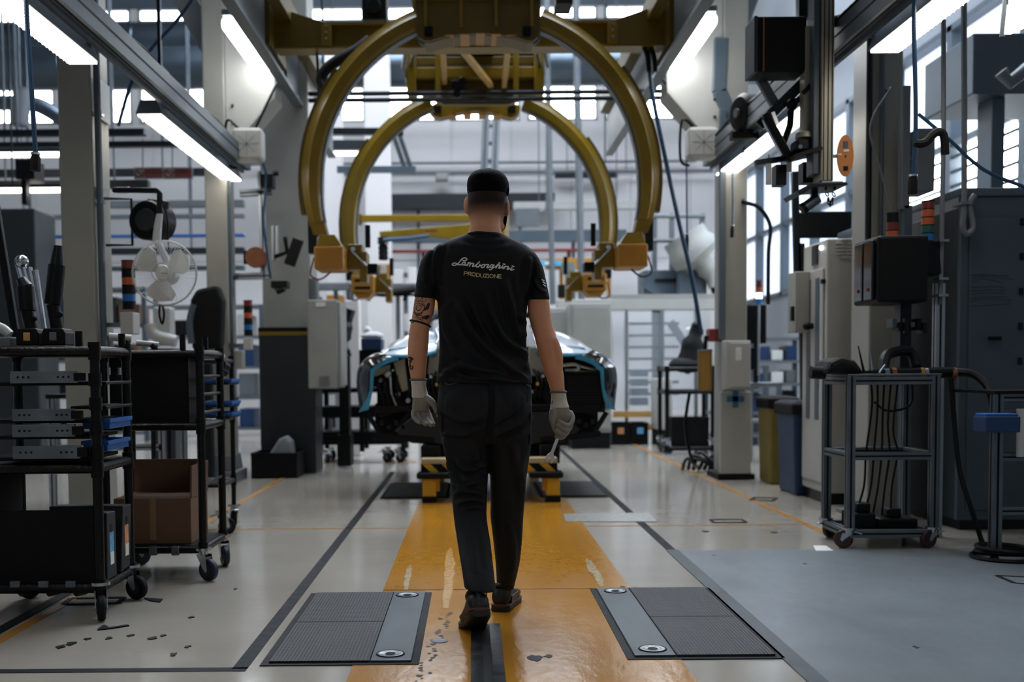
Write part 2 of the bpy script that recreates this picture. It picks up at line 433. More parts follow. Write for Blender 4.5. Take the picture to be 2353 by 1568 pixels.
# ------------------------------------------------------------------ walls, windows, roof
m_wall = mat('white_panel_wall', '#d6d2cf', .6, 0, .06, .6)
m_wall2 = mat('grey_wall', '#8b9095', .6, 0, .06, .6)
m_dark = mat('dark_roof', '#3a4148', .7, 0, .1, 1)
Z1a, Z1b = ZA(278, YB), ZA(197, YB); Z2a, Z2b = ZA(46, YB), ZA(15, YB)
wall_back = struct('wall_back', B(XL, XR, YB, YB + .3, 0, Z1a), m_wall)
for za, zb in ((Z1b, Z2a), (Z2b, ZC)): part(wall_back, 'darkened_upper_wall', B(XL, XR, YB, YB + .3, za, zb), mat('darkened_wall_tone', '#59636c', .6, 0, .08, 1))  # upper wall coloured darker to offset overexposure near the added roof panes
m_pane = mat('daylit_frosted_pane', '#f2f7ff', .3, 0, .03, 1.5, emit=DAY)
nw = 0
def back_window(xa, xb, za, zb, n, split=True):
    w = struct('window_%d' % n, G().box(xa, xa + .05, YB - .02, YB + .12, za, zb).box(xb - .05, xb, YB - .02, YB + .12, za, zb).box(xa, xb, YB - .02, YB + .12, za, za + .04).box(xa, xb, YB - .02, YB + .12, zb - .04, zb), white)
    zs = [(za + .04, zb - .04)]
    if split:
        zm = za + (zb - za) * .42; zs = [(za + .04, zm - .012), (zm + .012, zb - .04)]
        part(w, 'glazing_bar', B(xa + .05, xb - .05, YB, YB + .08, zm - .012, zm + .012), white)
    for a, b_ in zs: part(w, 'pane', B(xa + .05, xb - .05, YB + .05, YB + .07, a, b_), m_pane)
edges = [855 + 176 * k for k in range(-6, 5)]
for k in range(len(edges) - 1):
    xa, xb = XA(edges[k] + 9, YB), XA(edges[k + 1] - 9, YB)
    nw += 1; back_window(xa, xb, Z1a, Z1b, nw)
    nw += 1; back_window(xa, xb, Z2a, Z2b, nw, False)
    xm = XA(edges[k], YB)
    for za, zb in ((Z1a, Z1b), (Z2a, Z2b)): part(wall_back, 'mullion', B(xm - .085, xm + .085, YB, YB + .28, za, zb), m_wall)
for za, zb in ((Z1a, Z1b), (Z2a, Z2b)):
    part(wall_back, 'infill', B(XL, XA(edges[0] - 9, YB) , YB, YB + .28, za, zb), m_wall)
    part(wall_back, 'infill', B(XA(edges[-1] - 9, YB), XR, YB, YB + .28, za, zb), m_wall)
# panel joints of the back wall
for k in range(13):
    xj = XL + .6 + k * 1.25
    part(wall_back, 'wall_panel', B(xj + .01, xj + 1.24, YB - .03, YB + .02, 3.3, Z1a - .05), m_wall, bev=.006)
# right wall: band of frosted windows, louvres
RZ0, RZ1 = 2.25, 4.85
g = G().box(XR, XR + .3, YF, YB, 0, RZ0).box(XR, XR + .3, YF, YB, RZ1, ZC).box(XR, XR + .3, YF, 9.6, RZ0, RZ1)
wall_right = struct('wall_right', g, m_wall2)
m_pane2 = mat('daylit_side_pane', '#cfdcf0', .35, 0, .06, .8, emit=DAY * .15)
y = 9.6; k = 0
while y < YB - .4:
    w_ = 1.75; nw += 1
    w = struct('window_%d' % nw, G().box(XR - .04, XR + .2, y, y + .07, RZ0, RZ1).box(XR - .04, XR + .2, y + w_ - .07, y + w_, RZ0, RZ1).box(XR - .04, XR + .2, y, y + w_, RZ0, RZ0 + .07).box(XR - .04, XR + .2, y, y + w_, RZ1 - .07, RZ1), steelblue)
    zm = RZ0 + 1.25
    part(w, 'transom', B(XR - .02, XR + .18, y + .07, y + w_ - .07, zm - .04, zm + .04), steelblue)
    part(w, 'pane', B(XR + .1, XR + .12, y + .07, y + w_ - .07, zm + .04, RZ1 - .07), m_pane2)
    part(w, 'pane', B(XR + .1, XR + .12, y + .07, y + w_ - .07, RZ0 + .07, zm - .04), m_pane2 if k > 2 else m_pane)
    if k <= 2:
        for j in range(7):
            z = RZ0 + .12 + j * .165
            part(w, 'louvre', G().bar((XR + .02, y + .07, z), (XR + .02, y + w_ - .07, z), .09, .035, (-.4, 0, 1)), steelblue)
    y += w_; k += 1
wall_left = struct('wall_left', B(XL - .3, XL, YF, YB, 0, ZC), m_wall2)
wall_front = struct('wall_front', B(XL, XR, YF - .3, YF, 0, ZC), m_wall2)
ceiling = struct('ceiling', B(XL, XR, YF, YB, ZC, ZC + .3), m_dark)
m_added_roof = mat('added_rooflight', '#e2eeff', .3, 0, .02, 1, emit=SKYL)
for yy in (9.0, 11.5, 14.5, 17.5):  # unseen rooflights, added to brighten the back wall and far floor
    nw += 1
    w = struct('window_%d' % nw, B(-4.1, 4.7, yy - .55, yy + .55, ZC - .12, ZC - .04), white)
    for k in range(4): part(w, 'pane', B(-4.0 + k * 2.18, -4.0 + k * 2.18 + 2.08, yy - .5, yy + .5, ZC - .15, ZC - .13), m_added_roof)
# dim, unseen roof panes added over the near bay as weak fill
m_added_roof_dim = mat('added_dim_rooflight', '#eef4ff', .3, 0, .02, 1, emit=SKYL * .045)
for yy in (-2.5, 3.0):
    nw += 1
    w = struct('window_%d' % nw, B(-3.2, 3.4, yy - .55, yy + .55, ZC - .12, ZC - .04), white)
    for k in range(3): part(w, 'pane', B(-3.1 + k * 2.18, -3.1 + k * 2.18 + 2.08, yy - .5, yy + .5, ZC - .15, ZC - .13), m_added_roof_dim)
# ------------------------------------------------------------------ columns, overhead beams and fittings
def extr(parent, name, p0, p1, w, m=None, gm=None, d=None):
    """aluminium profile with dark grooves as a part"""
    p0, p1 = Vector(p0), Vector(p1); d = d or w
    a = (p1 - p0).normalized()
    up = Vector((0, 0, 1)) if abs(a.z) < .9 else Vector((0, 1, 0))
    u = a.cross(up).normalized(); v = u.cross(a).normalized()
    o = part(parent, name, G().bar(p0, p1, w, d, up), m or aludark, bev=.002)
    g = G()
    for s in (-1, 1):
        g.bar(p0 + u * s * w * .5, p1 + u * s * w * .5, .002, min(.012, d * .22), up)
        g.bar(p0 + v * s * d * .5, p1 + v * s * d * .5, min(.012, w * .22), .002, up)
    part(o, 'groove', g, gm or blackmatte)
    return o
def conduit(parent, pts, r=.012, m=None, name='conduit', sm=0):
    return part(parent, name, G().tube(pts, r, 8, sm), m or grey, True)

# left beige columns
t = thing('steel_column', 'beige steel column carrying the white fan at left', 'column', (-2.48, 7.37, 0))
part(t, 'shaft', B(-2.59, -2.38, 7.2, 7.55, .02, 7.5), beige, bev=.012)
part(t, 'foot_plate', B(-2.68, -2.29, 7.1, 7.65, 0, .025), grey, bev=.004)
conduit(t, [(-2.35, 7.24, 7.0), (-2.35, 7.24, 1.35), (-2.33, 7.3, 1.2), (-2.33, 7.36, .9)], .022, steelblue, sm=4)
for z in (2.6, 2.05): part(t, 'pipe_clip', B(-2.385, -2.32, 7.22, 7.27, z, z + .025), chrome)
part(t, 'sign_plate', B(-2.372, -2.36, 7.3, 7.52, 2.6, 2.85), paper, bev=.002)
t = thing('steel_column', 'tall beige steel column with bevelled foot beside the black cart', 'column', (-2.235, 10.16, 0))
part(t, 'shaft', B(-2.33, -2.14, 10, 10.33, .02, 7.5), beige, bev=.012)
part(t, 'foot', G().prism([(-2.36, .1), (-2.11, .1), (-2.13, .24), (-2.34, .24)], 'y', 9.95, 10.36).box(-2.4, -2.08, 9.9, 10.4, 0, .1), grey, bev=.006)
conduit(t, [(-2.125, 10.06, 3.4), (-2.125, 10.06, .85), (-2.1, 10.1, .75)], .018, steelblue, sm=4)
part(t, 'junction_box', B(-2.14, -2.04, 10.08, 10.2, 1.0, 1.17), white, bev=.006)
# black-footed column
t = thing('steel_column', 'wide column with dark lower half and yellow band behind', 'column', (-1.76, 11.05, 0))
zb_ = ZA(760, 10.8)
part(t, 'shaft', B(-1.99, -1.53, 10.82, 11.28, zb_, 7.5), lightgrey, bev=.01)
part(t, 'dark_cladding', B(-2.03, -1.50, 10.8, 11.3, 0, zb_), mat('charcoal_cladding', '#171c20', .45, 0, .15, 3), bev=.01)
part(t, 'yellow_band', B(-2.034, -1.496, 10.795, 11.305, zb_ - .03, zb_ + .005), yellow)
part(t, 'dark_band', B(-2.034, -1.496, 10.795, 11.305, zb_ + .005, zb_ + .045), blackmatte)
# right columns
t = thing('steel_column', 'pale column bearing a blue cross at right', 'column', (2.3, 10.07, 0))
part(t, 'shaft', B(2.19, 2.40, 9.9, 10.26, .02, 7.5), beige, bev=.012)
part(t, 'cladding', B(2.16, 2.43, 9.85, 9.9, .05, ZA(905, 9.87)), white, bev=.008)
part(t, 'foot_plate', B(2.14, 2.46, 9.84, 10.32, 0, .05), blackmatte)
part(t, 'cable_duct', B(2.145, 2.20, 9.84, 9.9, ZA(785, 9.87), 3.2), steelblue, bev=.006)
cx_, cz_ = XA(1690, 9.85), ZA(922, 9.85)
part(t, 'cross_sign', G().box(cx_ - .075, cx_ + .075, 9.845, 9.851, cz_ - .025, cz_ + .025).box(cx_ - .025, cx_ + .025, 9.845, 9.851, cz_ - .075, cz_ + .075), mat('blue_print', '#2f6f9a', .5))
t2 = thing('wall_cabinet', 'small white first-aid cabinet mounted above blue cross', 'cabinet', (2.3, 9.8, ZA(900, 9.8)))
za_, zc_ = ZA(900, 9.8), ZA(788, 9.8)
part(t2, 'body', B(2.165, 2.385, 9.70, 9.85, za_, zc_), white, bev=.012)
part(t2, 'door', B(2.20, 2.375, 9.68, 9.70, za_ + .02, zc_ - .02), white, bev=.006)
part(t2, 'label_plate', B(2.25, 2.30, 9.676, 9.681, zc_ - .17, zc_ - .06), paper)
t = thing('steel_column', 'dark grey column right of the hanging orange disc', 'column', (2.6, 7.4, 0))
part(t, 'shaft', B(2.52, 2.72, 7.2, 7.55, .02, 7.5), beige, bev=.012)
part(t, 'foot_plate', B(2.46, 2.78, 7.12, 7.65, 0, .025), grey)
conduit(t, [(2.5, 7.18, 6.5), (2.5, 7.18, 1.5)], .02, darksteel)
conduit(t, [(2.58, 7.18, 3.2), (2.58, 7.18, 1.7)], .014, steelblue)

# knee brackets that carry the crane runway
def knee(s, Y, label):
    xo = -2.14 if s < 0 else 2.19
    xi = s * 1.70
    t = thing('knee_bracket', label, 'bracket', ((xo + xi) / 2, Y, 3.05))
    part(t, 'gusset', G().prism([(xo, 3.0), (xi - s * -.28, 3.06), (xi, 3.38), (xi, 3.6), (xi, 3.85), (xo, 4.3)], 'y', Y, Y + .3), white, bev=.01)
    part(t, 'flange', G().prism([(xo, 2.98), (xi - s * -.28, 3.04), (xi, 3.36), (xi, 3.40), (xi - s * -.29, 3.075), (xo, 3.015)], 'y', Y - .04, Y + .34), white)
    for z in (3.15, 3.3): part(t, 'bolt', G().cyl((xo + (xi - xo) * .15, Y - .02, z), (xo + (xi - xo) * .15, Y, z), .012, n=8), darksteel)
knee(-1, 10.02, 'white knee bracket on the left column under the runway')
knee(1, 9.93, 'white knee bracket on the right column under the runway')
for s, lab in ((-1, 'grey steel runway beam running along the left side overhead'), (1, 'grey steel runway beam running along the right side overhead')):
    t = thing('runway_beam', lab, 'beam', (s * 1.62, 7, 3.5))
    part(t, 'web', B(s * 1.62 - .012, s * 1.62 + .012, 2, 13.4, 3.5, 3.95), grey)
    part(t, 'bottom_flange', B(s * 1.62 - .045, s * 1.62 + .045, 2, 13.4, 3.47, 3.5), grey)
    part(t, 'top_flange', B(s * 1.62 - .045, s * 1.62 + .045, 2, 13.4, 3.95, 3.98), grey)
    part(t, 'stiffener', B(s * 1.62 - .04, s * 1.62 + .04, 9.95, 9.97, 3.5, 3.95), grey)
    # capsule tube lamp on the outer side
    y0, y1, xc, zc = 8.65, 10.0, s * 1.80, 3.60
    l = thing('tube_lamp', 'bright capsule tube lamp under the %s runway beam' % ('left' if s < 0 else 'right'), 'lamp', (xc, 9.3, zc), 'capsule lamps under the runway')
    part(l, 'diffuser', G().lathe((xc, y0, zc), (0, 1, 0), [(.03, 0), (.066, .015), (.072, .05), (.072, y1 - y0 - .07), (.058, y1 - y0 - .02), (.02, y1 - y0)], 16), tube_emit2, True)
    part(l, 'housing', B(xc - .06, xc + .06, y0 - .02, y1, zc + .05, zc + .1), grey, bev=.01)
    for yy in (y0 + .15, y1 - .2): part(l, 'clip', B(xc - .072, xc + .072, yy, yy + .02, zc - .01, zc + .06), chrome)
    part(l, 'hanger', G().box(xc - .02, s * 1.62, 9.2, 9.3, zc + .1, zc + .14), grey)

# light rails and louvre fittings
def louvre_light(x, y0, y1, z, label, w=.15):
    t = thing('louvre_light', label, 'light fitting', (x, (y0 + y1) / 2, z), 'long louvre lights on the rails')
    part(t, 'housing', G().prism([(x - w / 2 - .012, z), (x + w / 2 + .012, z), (x + w / 2 - .02, z + .09), (x - w / 2 + .02, z + .09)], 'y', y0 - .01, y1 + .01), steelblue, bev=.004)
    n = max(1, round((y1 - y0) / 1.3)); L = (y1 - y0) / n
    for i in range(n):
        d = part(t, 'diffuser', B(x - w / 2, x + w / 2, y0 + i * L + .01, y0 + (i + 1) * L - .01, z - .012, z + .002), tube_emit)
        g = G(); k = y0 + i * L + .03
        while k < y0 + (i + 1) * L - .03: g.box(x - w / 2, x + w / 2, k, k + .003, z - .02, z - .012); k += .05
        part(d, 'louvre_grid', g, whiteplastic)
        part(t, 'clip', B(x - w / 2 - .018, x - w / 2 - .008, y0 + i * L + .2, y0 + i * L + .24, z - .015, z + .03), darksteel)
    return t
ZL = .98 + 1.70
XLl, XLr = -2.115, 2.235
louvre_light(XLl, 7.55, 10.15, ZL, 'second long louvre light on the left rail, beside the fan column')
louvre_light(XLl, 3.72, 6.3, ZL, 'near louvre light at top left corner of the left rail')
louvre_light(XLl, -.2, 2.4, ZL, 'added, unseen louvre light on the left rail beside the viewer')  # this and the next three are unseen, added to light the man's back
louvre_light(XLl, -4.1, -1.5, ZL, 'added, unseen louvre light on the left rail beside the viewer, further back')
louvre_light(XLr, -.2, 2.4, ZL, 'added, unseen louvre light on the right rail beside the viewer')
louvre_light(XLr, -4.1, -1.5, ZL, 'added, unseen louvre light on the right rail beside the viewer, further back')
louvre_light(XLr, 3.6, 6.2, ZL, 'near louvre light at top right of the right rail')
louvre_light(XLr, 7.5, 10.05, ZL, 'second louvre light on the right rail behind the hanging screen')
for s, xr in ((-1, -1.97), (1, 2.08)):
    t = thing('light_rail', 'dark profile rail carrying the %s louvre lights' % ('left' if s < 0 else 'right'), 'rail', (xr, 7, ZL))
    extr(t, 'profile', (xr, -4.3, ZL + .15), (xr, 10.1, ZL + .15), .06, aludark, blackmatte, .15)
    part(t, 'side_channel', G().box(xr - s * -.03, xr - s * -.055, 3, 10.1, ZL + .05, ZL + .2), steelblue)
    for yy in (4.5, 6.2, 7.7, 9.9): part(t, 'hanger_bracket', B(min(xr, XLl if s < 0 else XLr) - .02, max(xr, XLl if s < 0 else XLr) + .02, yy, yy + .05, ZL + .08, ZL + .11), darksteel)
    for yy in (3.4, 7.3, 9.95):
        part(t, 'drop_rod', G().cyl((xr, yy, ZL + .2), (s * 1.66 if yy > 9 else xr, yy, 3.5 if yy > 9 else 4.6), .012, n=6), darksteel)
    part(t, 'cable', G().tube([(xr - .02, 3 + k * .5, ZL + .255 + .02 * math.sin(k * 1.7)) for k in range(15)], .012, 6, 3), black, True)
# corner of another louvre panel at the top right edge
p = U(2305, 40, 5.2)
t = thing('louvre_light', 'tilted light panel at the top right edge of the picture', 'light fitting', tuple(p))
t_r = part(t, 'diffuser', G().add([U(2305, 80, 5.0), U(2312, 12, 5.0), U(2460, -60, 4.2), U(2460, 10, 4.2)], [(0, 1, 2, 3)]), mat('dim_lit_panel', '#efe6dc', .4, 0, .03, 4, emit=.9))
t_r.modifiers.new('s', 'SOLIDIFY').thickness = .03
part(t, 'housing', G().tube([U(2303, 85, 5.0), U(2310, 10, 5.0), U(2310, -60, 5.0)], .012, 6), steelblue, True)

# ------------------------------------------------------------------ overhead yellow crane and its hoops
HX, HZ, HRX, HRZ = XA(1107, 9), ZA(418, 9), 1.325, 1.335
def hoop(Y, s, parent, ph0=21, ph1=104):
    """one curved arm: rectangular section swept on an arc, then the tapered foot"""
    w, dp, n = .155, .17, 30
    rings = []; inner = []; ridge = []
    for k in range(n + 1):
        a = math.radians(ph0 + (ph1 - ph0) * k / n)
        o = Vector((s * math.sin(a), 0, math.cos(a)))
        c = Vector((HX + s * HRX * math.sin(a), Y, HZ + HRZ * math.cos(a)))
        ww = w * (1 - .25 * max(0, (k / n - .8) / .2))
        q = []
        for (i, j) in ((-.5, -.36), (-.36, -.5), (.1, -.5), (.2, -.38), (.5, -.30), (.5, .30), (.2, .38), (.1, .5), (-.36, .5), (-.5, .36)):
            q.append(c + o * (ww * i) + Vector((0, dp * j, 0)))
        rings.append(q)
        inner.append((c - o * (ww * .5 + .006), o))
    arm = part(parent, 'curved_arm', G().loft(rings), yellow, True)
    g = G(); rr = []
    for c, o in inner: rr.append([c + o * .007 + Vector((0, -.05, 0)), c - o * .006 + Vector((0, -.05, 0)), c - o * .006 + Vector((0, .05, 0)), c + o * .007 + Vector((0, .05, 0))])
    part(arm, 'rail_strip', g.loft(rr), aludark)
    fl = []
    for k in range(17):
        a = math.radians(52 + (100 - 52) * k / 16); o = Vector((s * math.sin(a), 0, math.cos(a))); c = Vector((HX + s * HRX * math.sin(a), Y, HZ + HRZ * math.cos(a)))
        fl.append([c + o * (w * i) + Vector((0, dp * j, 0)) for (i, j) in ((.45, -.22), (.68, -.22), (.68, .3), (.45, .3))])
    part(parent, 'outer_flange', G().loft(fl), yellowdark)
    # foot
    a = math.radians(ph1); ex, ez = HX + s * HRX * math.sin(a), HZ + HRZ * math.cos(a)
    fx = HX + s * 1.185; fz = ZA(566, 9)
    def sec(x, z, hw, hd): return [Vector((x - hw, Y - hd, z)), Vector((x + hw, Y - hd, z)), Vector((x + hw, Y + hd, z)), Vector((x - hw, Y + hd, z))]
    part(parent, 'arm_foot', G().loft([sec(ex, ez + .02, .06, .08), sec(ex - s * .03, ez - .09, .055, .075), sec(fx + s * .02, fz + .09, .06, .085), sec(fx, fz, .1, .11)]), yellow, bev=.008)
    zt, zb = ZA(567, 9), ZA(620, 9)
    part(parent, 'foot_box', B(fx - .115, fx + .115, Y - .14, Y + .24, zb, zt), orange, bev=.014)
    # gripper bracket pointing inwards
    ix = fx - s * .115
    br = part(parent, 'gripper_bracket', G().box(min(ix, ix - s * .12), max(ix, ix - s * .12), Y + .12, Y + .32, zb + .02, zt + .04).box(min(ix - s * .1, ix - s * .16), max(ix - s * .1, ix - s * .16), Y + .1, Y + .34, zb - .08, zt - .02), yellow, bev=.008)
    if Y > 10:
        for k in (0, 1): part(parent, 'foot_slot', B(fx - .08, fx + .08, Y - .143, Y - .13, zb + .035 + .075 * k, zb + .065 + .075 * k), blackmatte)
        part(parent, 'foot_shoe', G().prism([(fx - .1, zb), (fx + .1, zb), (fx + .06, zb - .05), (fx - .06, zb - .05)], 'y', Y - .12, Y + .2), orange, bev=.006)
    else:
        part(parent, 'clamp_head', G().box(*sorted((ix - s * .12, ix - s * .24)), Y + .14, Y + .3, zb - .01, zb + .07), black, bev=.012)
        part(parent, 'bolt', G().cyl((ix - s * .05, Y + .1, zt), (ix - s * .05, Y + .12, zt), .02, n=8), chrome)
    part(parent, 'clamp_cylinder', G().cyl((ix - s * .16, Y + .2, zt + .02), (ix - s * .16, Y + .2, zt + .2), .022, n=12), black, True)
    part(parent, 'chrome_rod', G().cyl((ix - s * .04, Y + .1, zt - .02), (ix - s * .16, Y + .08, zt - .14), .012, n=8), chrome, True)
    hs = G().tube([(fx + s * .13, Y - .02, zb + .1), (fx + s * .16, Y - .02, zb - .03), (fx + s * .08, Y - .05, zb - .07), (fx, Y - .02, zb - .01)], .007, 6, 5)
    part(parent, 'hose', hs, redpaint if s < 0 else black, True)
    part(parent, 'valve_block', B(min(fx + s * .115, fx + s * .18), max(fx + s * .115, fx + s * .18), Y, Y + .12, zt - .04, zt + .3), darksteel, bev=.006)
crane = thing('overhead_crane', 'yellow overhead crane with two large hoop arms above the car', 'crane', (HX, 10.5, 1.5))
for Y in (9.0, 11.7):
    for s in (-1, 1): hoop(Y, s, crane)
# front carrier plate with arched lower edge
def pbox0(x0, y0, x1, y1, Ya, Yb):
    a, b_ = U(x0, y1, Ya), U(x1, y0, Ya); return (a.x, b_.x, Ya, Yb, a.z, b_.z)
def px_poly(pts, Y): return [(U(a, b, Y).x, U(a, b, Y).z) for a, b in pts]
top = [(955, -40), (957, 72), (962, 88), (975, 97), (990, 97), (1005, 92), (1020, 88), (1045, 84), (1075, 81), (1100, 80), (1125, 81), (1155, 84), (1180, 88), (1195, 92), (1210, 97), (1225, 97), (1236, 88), (1241, 72), (1243, -40)]
pl = part(crane, 'carrier_plate', G().prism(px_poly(top, 8.9), 'y', 8.86, 8.92), yellowdark, bev=.006)
part(crane, 'carrier_plate', G().prism(px_poly(top, 9.0), 'y', 9.12, 9.18), yellowdark, bev=.006)
for px in (978, 1060, 1140, 1222):
    a = U(px, 60, 8.86); part(crane, 'rib', B(a.x - .012, a.x + .012, 8.835, 8.862, ZA(62, 8.86), ZA(-40, 8.86)), yellow)
part(crane, 'top_plate', B(XA(955, 8.9), XA(1243, 8.9), 8.82, 9.2, ZA(4, 8.9), ZA(-8, 8.9)), yellow)
for px in (985, 1210):
    a = U(px, 74, 8.86); part(crane, 'pin_block', G().box(a.x - .03, a.x + .03, 8.83, 8.862, a.z - .035, a.z + .035).cyl((a.x, 8.81, a.z), (a.x, 8.84, a.z), .022, n=10), black)
arc = [(975, 97), (990, 97), (1005, 92), (1020, 88), (1045, 84), (1075, 81), (1100, 80), (1125, 81), (1155, 84), (1180, 88), (1195, 92), (1210, 97), (1225, 97)]
part(crane, 'arch_flange', G().loft([[Vector((U(p, q, 8.9).x, y, U(p, q, 8.9).z + dz)) for y, dz in ((8.9, -.004), (9.16, -.004), (9.16, .02), (8.9, .02))] for p, q in arc]), yellowdark)
part(crane, 'machine_deck', B(*pbox0(945, 86, 1240, 130, 11.15, 11.5)), darksteel, bev=.01)
for k in range(5):
    a = U(1032 + k * 36, 84 - 4 * (1 - abs(k - 2) / 2), 8.9)
    part(crane, 'edge_pad', B(a.x - .035, a.x + .035, 8.85, 9.17, a.z - .006, a.z + .002), orange)
for px in (978, 1222):
    a = U(px, 95, 9.0); part(crane, 'roller', G().torus((a.x, 9.0, a.z + .03), (0, 1, 0), .05, .016, 20, 8), aludark, True)
# rear carrier plate
z0 = 8.9 / 12.0
rear = [(985, 250), (988, 262), (998, 271), (1012, 275), (1028, 271), (1045, 264), (1070, 260), (1092, 258), (1115, 260), (1140, 264), (1158, 271), (1174, 275), (1186, 271), (1194, 262), (1196, 248), (1170, 238), (1130, 232), (1092, 230), (1050, 232), (1010, 238)]
rear = [(985 + (a - 985) * 1.0, b_) for a, b_ in rear]
part(crane, 'rear_carrier', G().prism(px_poly(rear, 12), 'y', 11.9, 12.1), yellow, bev=.008)
for px in (1005, 1176):
    a = U(px, 252, 11.9); part(crane, 'pin_block', G().box(a.x - .04, a.x + .04, 11.87, 11.9, a.z - .035, a.z + .035), black)
for k in range(4):
    a = U(1040 + k * 34, 263 - (3 if k in (1, 2) else 0), 11.9); part(crane, 'edge_pad', B(a.x - .04, a.x + .04, 11.88, 12.1, a.z - .015, a.z + .004), orange)
# telescopic body between the carriers
def pbox(x0, y0, x1, y1, Ya, Yb): 
    a, b_ = U(x0, y1, Ya), U(x1, y0, Ya); return (a.x, b_.x, Ya, Yb, a.z, b_.z)
part(crane, 'cross_tube', B(*pbox(930, 152, 1252, 180, 11.0, 11.25)), yellow, bev=.01)
part(crane, 'lift_frame', B(*pbox(940, 180, 1242, 217, 11.1, 11.2)), yellowdark, bev=.01)
for a, b_ in ((935, 955), (1228, 1250), (1000, 1012), (1180, 1192)): part(crane, 'frame_plate', B(*pbox(a, 118, b_, 215, 10.95, 11.3)), yellow, bev=.006)
part(crane, 'upper_tube', B(*pbox(955, 128, 1235, 150, 11.1, 11.3)), yellowdark, bev=.008)
part(crane, 'lower_gusset', G().prism(px_poly([(970, 217), (1225, 217), (1170, 242), (1020, 242)], 11.3), 'y', 11.25, 11.35), yellowdark)
for s, px in ((-1, 930), (1, 1255)):
    for k in (0, 1):
        a, b_ = U(px - s * 8 + k * 18 * -s, 95, 10.2), U(px - s * -4 + k * 18 * -s, 152, 11.0)
        extr(crane, 'guide_rail', a, b_, .035, alu)
for (a, b_) in (((1017, 92), (1023, 218)), ((1045, 94), (1152, 226)), ((1168, 96), (1156, 226))):
    part(crane, 'strut', G().bar(U(a[0], a[1], 9.2), U(b_[0], b_[1], 11.8), .05, .05), mat('pale_yellow_paint', '#c39a55', .45, 0, .1, 6), bev=.006)
for k, (px, py) in enumerate(((1045, 195), (1058, 205), (1062, 188), (1050, 215))): part(crane, 'valve', G().cyl(U(px, py, 11.0), U(px, py, 10.88), .05, .04, n=10), black, True)
for px in (1046, 1059): part(crane, 'air_fitting', G().cyl(U(px, 228, 11.8), U(px, 245, 11.8), .016, n=8), chrome, True)
part(crane, 'spine_beam', B(HX - .16, HX + .16, 9.1, 12.4, ZA(118, 11), ZA(118, 11) + .28), yellowdark, bev=.01)
# bridge beams between the runways
for Y, nm in ((9.35, "bridge_beam"),):
    zb, zt = ZA(110, 9.35), ZA(62, 9.35)
    o = part(crane, nm, G().box(-1.56, 1.56, Y, Y + .02, zb, zt + .02).box(-1.56, 1.56, Y - .09, Y + .11, zb - .02, zb).box(-1.56, 1.56, Y - .09, Y + .11, zt, zt + .02), yellow if Y < 10 else yellowdark)
    for s in (-1, 1):
        part(crane, 'end_carriage', G().prism([(s * 1.17, zb), (s * 1.60, zb - .02), (s * 1.60, zt + .16), (s * 1.17, zt + .02)], 'y', Y - .1, Y - .06), yellowdark, bev=.004)
        pl = part(crane, 'splice_plate', B(s * 1.15 - .04, s * 1.15 + .04, Y - .11, Y - .07, zb, zt), yellow)
        for k in range(3): part(pl, 'bolt', G().cyl((s * 1.15, Y - .125, zb + .05 + k * .05), (s * 1.15, Y - .11, zb + .05 + k * .05), .011, n=8), chrome)
        part(crane, 'side_plate', B(s * 1.60 - .03, s * 1.60 + .03, Y - .3, Y + .5, zb - .04, zb + .5) if Y < 10 else B(s * 1.60 - .03, s * 1.60 + .03, Y - .3, Y + .3, zb - .04, zb + .3), yellowdark)
for s in (-1, 1): part(crane, 'side_girder', B(s * 1.48 - .05, s * 1.48 + .05, 8.2, 12.6, ZA(62, 9.35) + .02, ZA(62, 9.35) + .2), yellowdark, bev=.008)
a = U(862, 25, 9.6); part(crane, 'drive_motor', G().box(a.x - .1, a.x + .1, 9.5, 9.8, a.z - .1, a.z + .2).cyl((a.x, 9.44, a.z), (a.x, 9.5, a.z), .06, n=14), black, bev=.01)
a = U(1295, 5, 9.6); part(crane, 'drive_motor', G().box(a.x - .07, a.x + .07, 9.5, 9.8, a.z - .04, a.z + .2), black, bev=.01)
part(crane, 'hose_loop', G().tube([U(850, 92, 9.15), U(815, 118, 9.12), U(775, 140, 9.1), U(748, 162, 9.1), U(738, 185, 9.1), U(748, 202, 9.08), U(768, 212, 9.05)], .045, 10, 5), rubber, True)
part(crane, 'drop_rod', G().cyl(U(728, 112, 9.4), U(734, 240, 9.4), .012, n=6), darksteel)

# ------------------------------------------------------------------ overhead services
def pipe_run(name, label, cat, pts, r, m, n=12, sm=0, group=None, rings=None):
    g = G().tube(pts, r, n, sm)
    if not rings: return single(name, g, m, label, cat, group, smooth=True)
    t = thing(name, label, cat, tuple(pts[0]), group)
    part(t, 'duct_body', g, m, True)
    p0, p1 = Vector(pts[0]), Vector(pts[-1]); k = 0; L = (p1 - p0).length
    while k < L:
        c = p0 + (p1 - p0) * (k / L); part(t, 'band', G().torus(c, p1 - p0, r, .02, 20, 6), m, True); k += rings
    return t
zz = ZA(150, 19); pipe_run('ventilation_duct', 'large silver ventilation duct spanning the hall under the windows', 'duct', [(XL + .1, 19, zz), (XR - .05, 19, zz)], .34, galv, 20, rings=2.1)
zz = ZA(85, 21); pipe_run('ventilation_duct', 'upper silver ventilation duct below the highest window row', 'duct', [(XL + .1, 21, zz), (XR - .05, 21, zz)], .3, galv, 20, rings=2.4)
for k, (py, Y) in enumerate(((213, 10.9), (228, 10.9))):
    pipe_run('pipe', ('upper' if k == 0 else 'lower') + ' of two thin dark pipes crossing the windows', 'pipe', [(-1.6, Y, ZA(py, Y)), (2.19, Y, ZA(py, Y))], .022, darksteel, 8, group='thin pipes across the windows')
